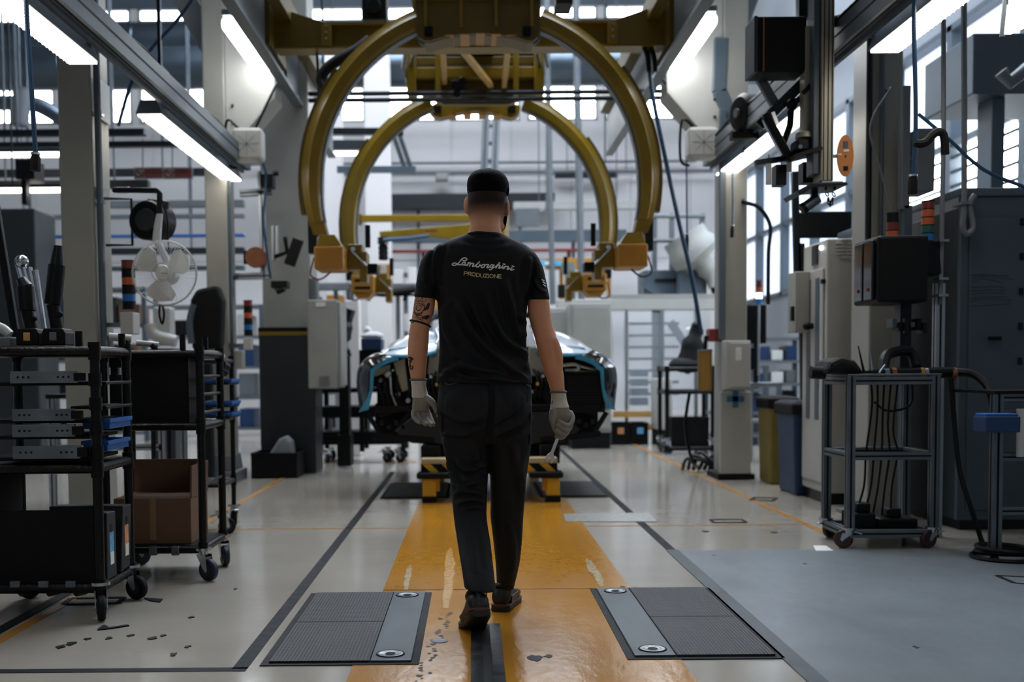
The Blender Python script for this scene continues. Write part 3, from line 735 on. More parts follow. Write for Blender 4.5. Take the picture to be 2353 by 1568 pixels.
for px, Y, r, nm in ((1262, 17, .045, 'slim grey'), (1329, 17, .055, 'ribbed grey')):
    pipe_run('vertical_pipe', nm + ' vertical pipe rising behind the man to the ceiling', 'pipe', [U(px + 8, 700, Y), U(px - 5, 100, Y), U(px - 5, -250, Y)], r, grey, 10)
# hanging steel posts of the far hall
t = thing('hanging_post', 'grey slotted steel post hanging behind the head', 'post', tuple(U(1120, 395, 16)))
for px in (1112, 1136): extr(t, 'profile', U(px, 400, 16), U(px + 6, 240, 16), .1, alu, darksteel); part(t, 'drop_rod', G().cyl(U(px + 6, 240, 16), (U(px + 6, 240, 16).x, 16, ZC), .02, n=6), darksteel)
for py in (290, 330, 370): part(t, 'rung', G().bar(U(1112, py, 16), U(1138, py, 16), .03, .05), aludark)
t = thing('gantry', 'dark beam frame with slanted leg left inside the hoop', 'frame', tuple(U(830, 380, 15)))
part(t, 'beam', G().bar(U(700, 303, 15), U(927, 303, 15), .1, .085), darksteel)
part(t, 'beam', G().bar(U(700, 335, 15), U(870, 335, 15), .1, .13), darkgrey)
part(t, 'lamp_strip', G().bar(U(745, 353, 15), U(838, 353, 15), .08, .04), mat('soft_lit_strip', '#fff4ea', .4, 0, .02, 4, emit=TUBE * .5))
for d in (0, 14): extr(t, 'slanted_leg', U(903 + d, 308, 15), U(932 + d, 392, 15), .06, aludark)
part(t, 'lower_beam', G().bar(U(775, 390, 15), U(955, 390, 15), .08, .08), steelblue)
part(t, 'drop', G().cyl(U(745, 300, 15), (U(745, 300, 15).x, 15, ZC), .02, n=6), darksteel)
# ------------------------------------------------------------------ half-built car and its skid
XC = XA(1119, 8.6); KP = 8.6 / FPX
carpaint = mat('pearl_blue_white_paint', '#dfeaf2', .16, 0, .03, 2, coat=.6)
carblack = mat('gloss_black_bodywork', '#0a0e12', .12, 0, .1, 3, coat=.6)
film = mat('blue_protective_film', '#3b9ac4', .35, 0, .15, 8, .1, 30)
beigep = mat('beige_composite', '#8d8776', .5, 0, .1, 8)
def cp(s, d, py, Y): return Vector((XC + s * d * KP, Y, ZA(py, 8.6)))
car = thing('sports_car', 'half-built sports car nose with blue-edged wings on the skid', 'car', (XC, 9.4, .38))
def grid(rows, k=6):
    """smooth sheet through rows of points"""
    R_ = [spline(r_, k) for r_ in rows]; n = len(R_[0]); C_ = [spline([R_[i][j] for i in range(len(R_))], k) for j in range(n)]
    m = len(C_[0]); g = G()
    return g.add([C_[j][i] for i in range(m) for j in range(n)], [(i * n + j, i * n + j + 1, (i + 1) * n + j + 1, (i + 1) * n + j) for i in range(m - 1) for j in range(n - 1)])
def sheet(parent, name, rows, m, th=.012, label=None):
    o = part(parent, name, grid(rows), m, 'all', label=label); md = o.modifiers.new('s', 'SOLIDIFY'); md.thickness = th; md.offset = 0; return o
for s, nm in ((-1, 'left'), (1, 'right')):
    top = sheet(car, 'bonnet_wing', [[cp(s, 118, 806, 8.66), cp(s, 150, 815, 8.60), cp(s, 185, 816, 8.58), cp(s, 225, 815, 8.62), cp(s, 246, 813, 8.70)],
                               [cp(s, 112, 776, 8.85), cp(s, 145, 783, 8.80), cp(s, 190, 789, 8.80), cp(s, 225, 797, 8.82), cp(s, 250, 806, 8.90)],
                               [cp(s, 112, 760, 9.15), cp(s, 150, 756, 9.15), cp(s, 190, 765, 9.15), cp(s, 225, 782, 9.15), cp(s, 252, 800, 9.2)],
                               [cp(s, 118, 758, 9.6), cp(s, 150, 752, 9.6), cp(s, 190, 762, 9.6), cp(s, 225, 780, 9.6), cp(s, 252, 800, 9.6)]], carpaint, label='pale glossy bonnet wing')
    part(top, 'film_edge', G().tube([cp(s, 118, 808, 8.655), cp(s, 150, 817, 8.595), cp(s, 185, 818, 8.575), cp(s, 225, 817, 8.615)], .012, 6, 4), film, True)
    part(top, 'film_strip', G().tube([cp(s, 160, 800, 8.69), cp(s, 190, 802, 8.685), cp(s, 228, 806, 8.70)], .01, 6, 4), film, True)
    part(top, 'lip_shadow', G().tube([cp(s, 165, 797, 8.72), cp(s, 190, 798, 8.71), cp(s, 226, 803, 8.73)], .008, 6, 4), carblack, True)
    fen = sheet(car, 'front_fender', [[cp(s, 205, 826, 8.56), cp(s, 240, 832, 8.55), cp(s, 264, 846, 8.55), cp(s, 268, 880, 8.56), cp(s, 274, 915, 8.58), cp(s, 288, 944, 8.62)],
                                [cp(s, 215, 812, 8.66), cp(s, 262, 818, 8.66), cp(s, 292, 842, 8.68), cp(s, 300, 876, 8.70), cp(s, 298, 912, 8.72), cp(s, 296, 942, 8.72)],
                                [cp(s, 222, 806, 8.9), cp(s, 268, 812, 8.9), cp(s, 298, 838, 8.92), cp(s, 303, 876, 8.95), cp(s, 302, 912, 8.95), cp(s, 299, 938, 8.95)],
                                [cp(s, 224, 805, 9.4), cp(s, 268, 812, 9.4), cp(s, 299, 838, 9.4), cp(s, 304, 876, 9.4), cp(s, 303, 905, 9.4), cp(s, 300, 920, 9.4)]], carblack, label='gloss black front fender')
    rib = G()
    pts = spline([cp(s, 202, 822, 8.545), cp(s, 225, 828, 8.54), cp(s, 246, 838, 8.54), cp(s, 259, 850, 8.54)], 4)
    for i in range(len(pts) - 1): rib.bar(pts[i], pts[i + 1], .014, .034, (0, 0, 1))
    part(fen, 'film_edge', rib, film, True)
    part(fen, 'film_edge', G().loft([[cp(s, 257, 846, 8.54), cp(s, 266, 846, 8.54), cp(s, 266, 846, 8.56), cp(s, 257, 846, 8.56)], [cp(s, 262, 895, 8.55), cp(s, 268, 895, 8.55), cp(s, 268, 895, 8.57), cp(s, 262, 895, 8.57)], [cp(s, 266, 915, 8.56), cp(s, 276, 915, 8.56), cp(s, 276, 915, 8.58), cp(s, 266, 915, 8.58)], [cp(s, 274, 940, 8.6), cp(s, 296, 946, 8.6), cp(s, 296, 946, 8.62), cp(s, 274, 940, 8.62)]]), film, True)
    for k in range(3): part(fen, 'wing_bar', G().tube([cp(s, 222 + 14 * k, 816 + 4 * k, 8.64 - .01 * k), cp(s, 250 + 14 * k, 808 + 9 * k, 8.80)], .009, 6), carpaint if k % 2 else carblack, True)
    # strut tower with round bolt
    tw = part(car, 'strut_tower', G().prism([(cp(s, 100, 0, 0).x, ZA(796, 8.6)), (cp(s, 132, 0, 0).x, ZA(800, 8.6)), (cp(s, 140, 0, 0).x, ZA(860, 8.6)), (cp(s, 95, 0, 0).x, ZA(868, 8.6))], 'y', 8.72, 8.95), lightgrey, bev=.01)
    c = cp(s, 124, 813, 8.72); part(tw, 'bolt', G().cyl(c + Vector((0, -.02, 0)), c, .03, n=14).cyl(c + Vector((0, -.03, 0)), c, .014, n=10), aludark, True)
    part(car, 'hood_hinge', G().tube([cp(s, 118, 790, 8.75), cp(s, 112, 775, 8.8), cp(s, 118, 757, 8.9), cp(s, 108, 745, 9.0)], .016, 8, 4), alu, True)
    part(car, 'upright', G().bar(cp(s, 152, 830, 8.68), cp(s, 140, 935, 8.66), .05, .05), black, bev=.008)
    part(car, 'side_member', G().bar(cp(s, 90, 900, 8.7), cp(s, 250, 950, 8.64), .05, .06), black, bev=.01)
    part(car, 'crossbar', G().bar(cp(s, 60, 938, 8.62), cp(s, 262, 938, 8.62), .06, .05), black, bev=.01)
    part(car, 'belly_pan', G().prism([(cp(s, 60, 0, 0).x, ZA(950, 8.6)), (cp(s, 160, 0, 0).x, ZA(945, 8.6)), (cp(s, 215, 0, 0).x, ZA(990, 8.6)), (cp(s, 175, 0, 0).x, ZA(1018, 8.6)), (cp(s, 60, 0, 0).x, ZA(1025, 8.6))], 'y', 8.6, 10.8), mat('satin_black_pan', '#101418', .3, 0, .2, 6), bev=.012)
    for k in range(3): part(car, 'hose', G().tube([cp(s, 108 + 10 * k, 850 + 5 * k, 8.7), cp(s, 118 + 9 * k, 880, 8.62), cp(s, 108 + 12 * k, 910, 8.64), cp(s, 120 + 6 * k, 938, 8.66)], .010, 6, 5), black, True)
    for k in range(3): part(car, 'clip', G().box(*sorted((cp(s, 100 + 13 * k, 0, 0).x, cp(s, 106 + 13 * k, 0, 0).x)), 8.6, 8.63, ZA(905 - k * 18, 8.6), ZA(898 - k * 18, 8.6)), [alu, wood, whiteplastic][k])
    part(car, 'wheel_arch_liner', G().box(*sorted((cp(s, 150, 0, 0).x, cp(s, 262, 0, 0).x)), 8.95, 9.0, ZA(945, 8.6), ZA(825, 8.6)), blackmatte)
    part(car, 'lower_truss', G().bar(cp(s, 180, 948, 8.62), cp(s, 225, 1010, 8.62), .03, .03), black)
    part(car, 'lower_truss', G().bar(cp(s, 275, 950, 8.62), cp(s, 240, 1008, 8.62), .035, .035), black)
    part(car, 'lower_truss', G().bar(cp(s, 225, 1008, 8.62), cp(s, 190, 980, 8.62), .03, .03), black)
    part(car, 'lower_bar', G().bar(cp(s, 120, 1012, 8.62), cp(s, 262, 1000, 8.62), .05, .05), black, bev=.008)
    for k in range(4): part(car, 'bracket', B(*sorted((cp(s, 190 + 16 * k, 0, 0).x, cp(s, 199 + 16 * k, 0, 0).x)), 8.6, 8.63, ZA(985 - 9 * (k % 2), 8.6), ZA(974 - 9 * (k % 2), 8.6)), darksteel, bev=.003)
# right: radiator with pipes; left: intake duct and pale panel
rx0, rx1 = cp(1, 182, 0, 0).x, cp(1, 266, 0, 0).x
rad = part(car, 'radiator', B(rx0, rx1, 8.6, 8.72, ZA(944, 8.6), ZA(862, 8.6)), blackmatte, bev=.008)
part(rad, 'radiator_frame', G().box(rx0 - .01, rx1 + .01, 8.59, 8.62, ZA(862, 8.6), ZA(856, 8.6)).box(rx1, rx1 + .015, 8.59, 8.62, ZA(944, 8.6), ZA(856, 8.6)).box(rx0 - .01, rx0, 8.59, 8.62, ZA(944, 8.6), ZA(856, 8.6)).box(rx0 - .01, rx1 + .015, 8.59, 8.62, ZA(950, 8.6), ZA(944, 8.6)), black)
for k in range(12): part(rad, 'fin', B(rx0 + .004, rx1 - .004, 8.596, 8.6, ZA(942 - k * 6.6, 8.6), ZA(940 - k * 6.6, 8.6)), darksteel)
part(car, 'coolant_pipe', G().tube([cp(1, 172, 842, 8.62), cp(1, 205, 840, 8.6), cp(1, 208, 852, 8.6), cp(1, 180, 854, 8.62)], .014, 8, 4), alu, True)
part(car, 'coolant_pipe', G().tube([cp(1, 210, 842, 8.62), cp(1, 240, 850, 8.62), cp(1, 268, 856, 8.62)], .012, 8, 4), alu, True)
part(car, 'coolant_pipe', G().tube([cp(1, 212, 856, 8.6), cp(1, 250, 858, 8.6)], .008, 8), beigep, True)
part(car, 'mount_plate', B(cp(1, 268, 0, 0).x, cp(1, 282, 0, 0).x, 8.6, 8.64, ZA(945, 8.6), ZA(920, 8.6)), lightgrey, bev=.004)
part(car, 'intake_panel', G().prism([(cp(-1, 215, 0, 0).x, ZA(832, 8.6)), (cp(-1, 190, 0, 0).x, ZA(822, 8.6)), (cp(-1, 182, 0, 0).x, ZA(895, 8.6)), (cp(-1, 196, 0, 0).x, ZA(900, 8.6)), (cp(-1, 205, 0, 0).x, ZA(870, 8.6))], 'y', 8.62, 8.68), beigep, bev=.006)
part(car, 'headlamp_mount', G().prism([(cp(-1, 262, 0, 0).x, ZA(848, 8.6)), (cp(-1, 222, 0, 0).x, ZA(836, 8.6)), (cp(-1, 224, 0, 0).x, ZA(852, 8.6)), (cp(-1, 258, 0, 0).x, ZA(864, 8.6))], 'y', 8.6, 8.64), beigep, bev=.005)
for k, (d, py, r_) in enumerate(((228, 858, .03), (216, 850, .012), (245, 872, .02), (205, 905, .018), (238, 895, .016), (182, 920, .02))):
    part(car, 'fitting', G().ball(cp(-1, d, py, 8.6), r_), [alu, chrome, aludark, beigep, black, alu][k], True)
for k in range(4): part(car, 'wiring', G().tube([cp(-1, 255 - 16 * k, 862, 8.62), cp(-1, 248 - 14 * k, 890 + 4 * k, 8.58), cp(-1, 240 - 12 * k, 915, 8.62), cp(-1, 236 - 15 * k, 940, 8.62)], .007 + .003 * (k % 2), 6, 5), [darksteel, black, alu, black][k], True)
for k in range(3): part(car, 'frame_tube', G().bar(cp(-1, 232 - 26 * k, 870, 8.66), cp(-1, 226 - 22 * k, 940, 8.64), .03, .03), black, bev=.006)
part(car, 'floor_pan', B(XC - .9, XC + .9, 9.1, 11.0, .44, .72), blackmatte, bev=.02)
part(car, 'rear_tub', B(XC - .86, XC + .86, 9.7, 11.0, .72, ZA(800, 8.6)), carblack, bev=.05)
# tub, windscreen frame and seats behind
part(car, 'monocoque', G().prism([(8.75, ZA(1020, 8.6)), (10.9, ZA(1020, 8.6)), (10.9, ZA(860, 8.6)), (9.8, ZA(800, 8.6)), (9.2, ZA(800, 8.6)), (8.75, ZA(870, 8.6))], 'x', XC - .34, XC + .34), carblack, bev=.03)
part(car, 'bulkhead', B(XC - .62, XC + .62, 8.95, 9.05, ZA(960, 8.6), ZA(795, 8.6)), blackmatte, bev=.02)
part(car, 'windscreen_frame', G().tube([(XC - .6, 9.5, ZA(780, 8.6)), (XC - .52, 9.9, ZA(735, 8.6)), (XC - .38, 10.25, ZA(700, 8.6)), (XC + .38, 10.25, ZA(700, 8.6)), (XC + .52, 9.9, ZA(735, 8.6)), (XC + .6, 9.5, ZA(780, 8.6))], .03, 8, 4), black, True)
# trolley stand under the car, left
# skid with hazard stripes
sk = thing('skid', 'yellow and cream assembly skid with black-yellow hazard stripes', 'skid', (XC, 8.5, 0))
x0, x1 = XA(965, 8.35), XA(1280, 8.35)
ztop, zs, zb_, zf = ZA(1054, 8.35), ZA(1066, 8.35), ZA(1086, 8.35), 0.0
part(sk, 'front_beam', B(x0, x1, 8.36, 8.5, zs - .075, ztop), mat('cream_paint', '#c9b68d', .45, 0, .08, 6), bev=.006)
st_y = mat('stripe_yellow', '#d9a51c', .4); w = (x1 - x0) / 14
part(sk, 'stripe_panel', B(x0, x1, 8.345, 8.36, zb_, zs), blackmatte)
for k in range(14):
    if k % 2: continue
    a = x0 + k * w + .01
    part(sk, 'yellow_stripe', G().prism([(a, zs - .001), (a + w * .85, zs - .001), (a + w * 1.75, zb_ + .001), (a + w * .9, zb_ + .001)], 'y', 8.343, 8.3455), st_y)
for s, pa, pb in ((-1, 955, 1035), (1, 1215, 1293)):
    a, b_ = XA(pa, 8.3), XA(pb, 8.3)
    part(sk, 'bumper_block', B(a, b_, 8.26, 8.45, ZA(1100, 8.3), ZA(1086, 8.3)), black, bev=.012)
    c = XA(984 if s < 0 else 1269, 8.35)
    lg = part(sk, 'leg', B(c - .05, c + .05, 8.31, 8.42, .045, ZA(1099, 8.35)), st_y, bev=.008)
    part(lg, 'foot_pad', B(c - .055, c + .055, 8.30, 8.43, 0, .046), black, bev=.006)
    part(lg, 'latch', B(c + s * -.045, c + s * -.075, 8.36, 8.44, .08, .2), st_y, bev=.004)
    part(sk, 'side_runner', B(c - .06, c + .06, 8.45, 11.2, .12, ZA(1086, 8.35)), darksteel, bev=.008)
    part(sk, 'rear_leg', B(c - .05, c + .05, 10.9, 11.05, 0, .13), st_y, bev=.008)
    part(sk, 'car_support', B(c - .07, c + .07, 8.55, 8.8, ztop - .06, .405), black, bev=.01)
    part(sk, 'car_support', B(c - .07, c + .07, 10.3, 10.6, .2, .405), black, bev=.01)
part(sk, 'cross_member', B(x0 + .05, x1 - .05, 10.7, 10.85, .15, .25), darksteel)
part(sk, 'deck', B(x0 + .1, x1 - .1, 8.5, 10.8, .24, .27), darksteel)
# ------------------------------------------------------------------ the man
YM = 4.45
skin = mat('skin', '#d89f7e', .55, 0, .07, 14, .05, 120, spec=.22)
nt = skin.node_tree
for n in nt.nodes:
    if n.type == 'BSDF_PRINCIPLED': n.inputs['Subsurface Weight'].default_value = .08; n.inputs['Subsurface Radius'].default_value = (.02, .008, .004); _sb = n
def supring(c, rx, ry, n=28, e=2.3, tilt=0.0, yaw=0.0):
    out = []
    for k in range(n):
        t = 2 * math.pi * k / n; co, si = math.cos(t), math.sin(t)
        x = rx * math.copysign(abs(co) ** (2 / e), co); y = ry * math.copysign(abs(si) ** (2 / e), si)
        if yaw: x, y = x * math.cos(yaw) - y * math.sin(yaw), x * math.sin(yaw) + y * math.cos(yaw)
        out.append(Vector((c[0] + x, c[1] + y, c[2] + tilt * x)))
    return out
def body_loft(g, rows, shrink=0., e=2.3, tilt=0.):
    """rows: (py, left px, right px, half depth, Y); smoothed, lofted"""
    P = [Vector((r_[0], (r_[1] + r_[2]) / 2, (r_[2] - r_[1]) / 2)) for r_ in rows]; Q = [Vector((r_[3], r_[4], 0)) for r_ in rows]
    P, Q = spline(P, 4), spline(Q, 4)
    rings = []
    for a, b_ in zip(P, Q):
        Y = b_.y; c = U(a.y, a.x, Y); hw = a.z * Y / FPX - shrink
        rings.append(supring(c, max(.004, hw), max(.004, b_.x - shrink), 28, e, tilt))
    return g.loft(rings)
def chain(g, pts, rads, n=12):
    """rounded limb through points with radii"""
    P = spline(pts, 5); R = spline([Vector((r_, 0, 0)) for r_ in rads], 5)
    pp = [P[0] + (P[0] - P[1]).normalized() * R[0].x * .6] + P + [P[-1] + (P[-1] - P[-2]).normalized() * R[-1].x * .55]
    rr = [R[0].x * .6] + [q.x for q in R] + [R[-1].x * .55]
    vs = []; up = None; rings = []
    for i, p in enumerate(pp):
        d = (pp[min(i + 1, len(pp) - 1)] - pp[max(i - 1, 0)]).normalized()
        if up is None: _, u, v = bas(d)
        else: u = (up - d * up.dot(d)).normalized(); v = d.cross(u)
        up = u
        rings.append([p + u * (rr[i] * math.cos(2 * math.pi * k / n)) + v * (rr[i] * math.sin(2 * math.pi * k / n)) for k in range(n)])
    return g.loft(rings)
def fuse(g, voxel, smooth=4, fac=.5):
    """one continuous surface out of overlapping closed pieces"""
    me = mesh_of(g, 'tmp'); ob = bpy.data.objects.new('tmp', me); COL.objects.link(ob)
    rm = ob.modifiers.new('r', 'REMESH'); rm.mode = 'VOXEL'; rm.voxel_size = voxel; rm.adaptivity = 0
    if smooth: sm = ob.modifiers.new('s', 'SMOOTH'); sm.iterations = smooth; sm.factor = fac
    dg = bpy.context.evaluated_depsgraph_get(); dg.update()
    out = bpy.data.meshes.new_from_object(ob.evaluated_get(dg)); bpy.data.objects.remove(ob); bpy.data.meshes.remove(me)
    out.polygons.foreach_set('use_smooth', [True] * len(out.polygons))
    return out
def coords(me):
    a = np.empty(len(me.vertices) * 3); me.vertices.foreach_get('co', a); return a.reshape(-1, 3)
def normals(me):
    a = np.empty(len(me.vertices) * 3); me.vertices.foreach_get('normal', a); return a.reshape(-1, 3)
def projA(c):
    w = c - np.array(CPOS); k = w @ np.array(FWD)
    return np.stack([PPX + FPX * (w @ np.array(RIGHT)) / k, PPY - FPX * (w @ np.array(UP)) / k], 1)
def folds(me, lines, side=-1):
    """cloth folds: ridges with a valley on each side along lines laid over the cloth"""
    c = coords(me); nn = normals(me); q = projA(c); add = np.zeros(len(c))
    for pts, amp, w in lines:
        pts = [(p.x, p.y) for p in spline([Vector((a, b_, 0)) for a, b_ in pts], 6)]
        best = np.full(len(c), 1e9); tt = np.zeros(len(c))
        L = len(pts) - 1
        for i in range(L):
            a, b_ = np.array(pts[i]), np.array(pts[i + 1]); d = b_ - a; l2 = max(1e-9, d @ d)
            t = np.clip(((q - a) @ d) / l2, 0, 1); e = np.linalg.norm(q - (a + t[:, None] * d), axis=1)
            m = e < best; best[m] = e[m]; tt[m] = (i + t[m]) / L
        env = np.clip(np.sin(np.pi * np.clip(tt, .0, 1)), 0, 1) ** .6
        add += 2.1 * amp * env * (np.exp(-(best / w) ** 2) - .55 * np.exp(-((best - 2 * w) / w) ** 2))
    mask = (nn[:, 1] * side > .05)
    add *= np.clip(nn[:, 1] * side * 2, 0, 1) * mask
    c += nn * add[:, None]
    me.vertices.foreach_set('co', c.ravel()); me.update()
def shift(me, off):
    c = coords(me) - np.array(off); me.vertices.foreach_set('co', c.ravel()); me.update()

MB = Vector((.06, YM, 0))
gb = G()
# head: rings from crown to jaw, turned a little to the right
HY = 4.45
hyaw = -.12
def hring(py, px, hw, hd, oy, e=2.2): 
    c = U(px, py, HY); return supring((c.x, c.y + oy, c.z), hw * HY / FPX, hd, 28, e, 0, hyaw)
head_rows = [(394, 1122, 10, .022, .0), (398, 1122, 23, .05, .0), (408, 1122, 35, .076, .0), (424, 1121, 43, .094, .0), (445, 1121, 46, .101, .002), (465, 1120, 45.5, .101, .004), (483, 1119, 43, .096, .008), (500, 1118, 39, .085, .020), (515, 1119, 36, .073, .032), (528, 1120, 31, .06, .044), (537, 1121, 22, .04, .06)]
gb.loft([hring(*r_) for r_ in head_rows[::-1]])
# neck
body_loft(gb, [(486, 1080, 1152, .066, 4.44), (505, 1081, 1149, .064, 4.435), (525, 1079, 1150, .064, 4.43), (545, 1068, 1160, .075, 4.43), (565, 1035, 1190, .085, 4.44)])
# ears
for (px, py, dy) in ((1071.5, 472, .0), (1165.5, 478, -.006)):
    c = U(px, py, HY + .012 + dy)
    gb.ball(c, 1, 12, 10, (.0105, .022, .034)); gb.ball(c + Vector((0, .002, -.018)), 1, 10, 8, (.0095, .014, .016))
# face: nose, brow, cheeks, lips, chin (turned with the head)
def hp(x, y, z):                       # head frame: x right, y forward, metres above the jaw line
    o = U(1120, 470, HY); return Vector((o.x + x * math.cos(hyaw) - y * math.sin(hyaw), o.y + x * math.sin(hyaw) + y * math.cos(hyaw), o.z + z))
chain(gb, [hp(0, .098, .012), hp(0, .112, -.012), hp(0, .118, -.03)], [.008, .010, .013]); gb.ball(hp(-.011, .11, -.034), .009); gb.ball(hp(.011, .11, -.034), .009)
chain(gb, [hp(-.045, .088, .026), hp(0, .101, .022), hp(.045, .088, .026)], [.009, .010, .009])
for s in (-1, 1): gb.ball(hp(s * .04, .078, -.022), .024); gb.ball(hp(s * .034, .05, -.075), .03)
chain(gb, [hp(-.022, .09, -.058), hp(0, .1, -.057), hp(.022, .09, -.058)], [.006, .0075, .006]); chain(gb, [hp(-.02, .089, -.067), hp(0, .098, -.068), hp(.02, .089, -.067)], [.006, .008, .006])
gb.ball(hp(0, .082, -.092), .024)
# torso inside the clothes
TOR = [(545, 1062, 1164, .07, 4.435), (560, 1025, 1195, .088, 4.44), (575, 1000, 1216, .10, 4.44), (592, 988, 1232, .112, 4.445), (620, 992, 1226, .12, 4.45), (660, 1002, 1214, .122, 4.45), (700, 1008, 1208, .118, 4.45), (750, 1013, 1204, .112, 4.45), (800, 1015, 1204, .11, 4.45), (850, 1013, 1212, .112, 4.45), (900, 1011, 1220, .118, 4.45), (940, 1006, 1221, .124, 4.445), (985, 1011, 1220, .112, 4.45), (1012, 1018, 1216, .085, 4.45)]
body_loft(gb, TOR, .020)
ARM_L = [(585, 985, 1022, .048, 4.45), (610, 972, 1008, .046, 4.45), (650, 961, 999, .046, 4.45), (684, 953, 1000, .049, 4.45), (715, 949, 998, .047, 4.447), (740, 944, 989, .044, 4.445), (765, 940, 986, .043, 4.443), (785, 938, 985, .043, 4.443), (810, 937, 983, .045, 4.448), (835, 938, 981, .042, 4.455), (855, 941, 979, .037, 4.46), (878, 945, 977, .03, 4.468), (900, 947, 977, .027, 4.475)]
ARM_R = [(600, 1196, 1231, .048, 4.45), (625, 1208, 1240, .046, 4.45), (660, 1214, 1252, .046, 4.45), (690, 1212, 1261, .05, 4.45), (720, 1213, 1265, .047, 4.447), (748, 1220, 1270, .045, 4.445), (775, 1228, 1279, .045, 4.443), (795, 1233, 1281, .045, 4.443), (815, 1238, 1285, .046, 4.45), (840, 1246, 1291, .043, 4.457), (865, 1254, 1296, .038, 4.463), (888, 1262, 1297, .031, 4.47), (915, 1268, 1299, .027, 4.478)]
body_loft(gb, ARM_L, .0, 2.1); body_loft(gb, ARM_R, .0, 2.1)
# elbow and forearm muscle relief
gb.ball(U(957, 776, 4.408), .017, sc=(1, .7, 1.3)); gb.ball(U(1260, 782, 4.406), .018, sc=(1.1, .7, 1.3))
chain(gb, [U(1272, 780, 4.42), U(1283, 815, 4.425), U(1287, 850, 4.435)], [.016, .018, .012])
LEG_L = [(985, 1012, 1118, .09, 4.45), (1050, 1026, 1119, .082, 4.45), (1100, 1038, 1116, .075, 4.44), (1150, 1045, 1113, .066, 4.43), (1190, 1050, 1112, .058, 4.41), (1240, 1058, 1120, .056, 4.34), (1290, 1072, 1122, .046, 4.25), (1335, 1084, 1122, .034, 4.17), (1365, 1086, 1120, .03, 4.14), (1385, 1086, 1122, .03, 4.13)]
LEG_R = [(985, 1126, 1220, .09, 4.45), (1050, 1130, 1211, .082, 4.47), (1100, 1132, 1205, .073, 4.485), (1150, 1135, 1200, .063, 4.5), (1190, 1135, 1198, .056, 4.51), (1240, 1140, 1195, .055, 4.52), (1290, 1145, 1188, .045, 4.54), (1335, 1148, 1178, .033, 4.58), (1360, 1148, 1177, .03, 4.60), (1380, 1148, 1177, .03, 4.61)]
body_loft(gb, LEG_L[:7], .018); body_loft(gb, LEG_R[:7], .018); body_loft(gb, [(1240, 1066, 1112, .04, 4.34)] + LEG_L[6:], .004); body_loft(gb, [(1240, 1148, 1186, .04, 4.52)] + LEG_R[6:], .004)
# feet inside the shoes
chain(gb, [U(1104, 1385, 4.12), U(1098, 1420, 4.19), U(1094, 1434, 4.25)], [.03, .02, .012])
chain(gb, [U(1162, 1378, 4.62), U(1168, 1385, 4.70), U(1178, 1372, 4.78)], [.03, .022, .014])
# hands
YH = 4.47
FING_L = [[(952, 943, 4.47), (950, 955, 4.462), (957, 966, 4.445), (966, 972, 4.432)], [(961, 945, 4.473), (963, 957, 4.463), (971, 969, 4.443), (980, 976, 4.428)], [(971, 944, 4.476), (976, 957, 4.466), (984, 970, 4.445), (991, 978, 4.43)], [(980, 940, 4.479), (986, 954, 4.47), (992, 968, 4.452), (997, 977, 4.438)]]
THUMB_L = [(975, 912, 4.462), (990, 922, 4.445), (998, 933, 4.44), (1003, 948, 4.438)]
FING_R = [[(1311, 948, 4.47), (1316, 963, 4.452), (1306, 979, 4.43), (1284, 968, 4.424)], [(1305, 952, 4.475), (1312, 974, 4.452), (1302, 990, 4.43), (1279, 977, 4.424)], [(1298, 955, 4.48), (1306, 984, 4.456), (1296, 1000, 4.433), (1276, 988, 4.427)], [(1291, 957, 4.482), (1299, 993, 4.47), (1291, 1006, 4.45), (1277, 1004, 4.44)]]
THUMB_R = [(1272, 942, 4.455), (1270, 962, 4.45), (1276, 985, 4.447), (1284, 1003, 4.447)]
def hand(g, sc, fl, th, palm):
    for f in fl: chain(g, [U(*p) for p in f], [.0105 * sc, .0105 * sc, .0098 * sc, .0085 * sc])
    chain(g, [U(*p) for p in th], [.016 * sc, .0145 * sc, .012 * sc, .009 * sc])
    body_loft(g, palm, 0 if sc == 1 else .0075, 2.6)
PALM_L = [(896, 948, 977, .022, 4.47), (908, 948, 982, .021, 4.468), (920, 948, 987, .021, 4.466), (934, 947, 987, .02, 4.466), (946, 947, 984, .016, 4.468)]
PALM_R = [(912, 1268, 1299, .022, 4.475), (928, 1266, 1303, .022, 4.47), (943, 1264, 1309, .023, 4.468), (957, 1265, 1314, .023, 4.468), (968, 1268, 1313, .019, 4.468), (980, 1276, 1308, .015, 4.468)]
hand(gb, .58, FING_L, THUMB_L, PALM_L); hand(gb, .58, FING_R, THUMB_R, PALM_R)
me = fuse(gb, .0055, 5, .5); shift(me, MB)
me.materials.append(skin)
person = bpy.data.objects.new('person', me); COL.objects.link(person); person.location = MB
tag(person, 'man in black t-shirt and dark trousers walking away, holding a wrench', 'person')
def child(name, me, m, label=None, parent=None):
    shift(me, MB); me.materials.append(m); o = bpy.data.objects.new(name, me); COL.objects.link(o); o.parent = parent or person
    if label: o['label'] = label
    return o
# stubble of the faded haircut: colour that belongs to the head, by height on the scalp
_zt, _zb = ZA(466, HY), ZA(524, HY)
tc = nt.nodes.new('ShaderNodeTexCoord'); sx = nt.nodes.new('ShaderNodeSeparateXYZ'); mr = nt.nodes.new('ShaderNodeMapRange')
mr.interpolation_type = 'SMOOTHSTEP'
mr.inputs[1].default_value = _zb; mr.inputs[2].default_value = _zt; mr.inputs[3].default_value = 0; mr.inputs[4].default_value = 1.0
nz = nt.nodes.new('ShaderNodeTexNoise'); nz.inputs['Scale'].default_value = 900
nt.links.new(tc.outputs['Object'], sx.inputs[0]); nt.links.new(tc.outputs['Object'], nz.inputs['Vector'])
nt.links.new(sx.outputs['Z'], mr.inputs[0])
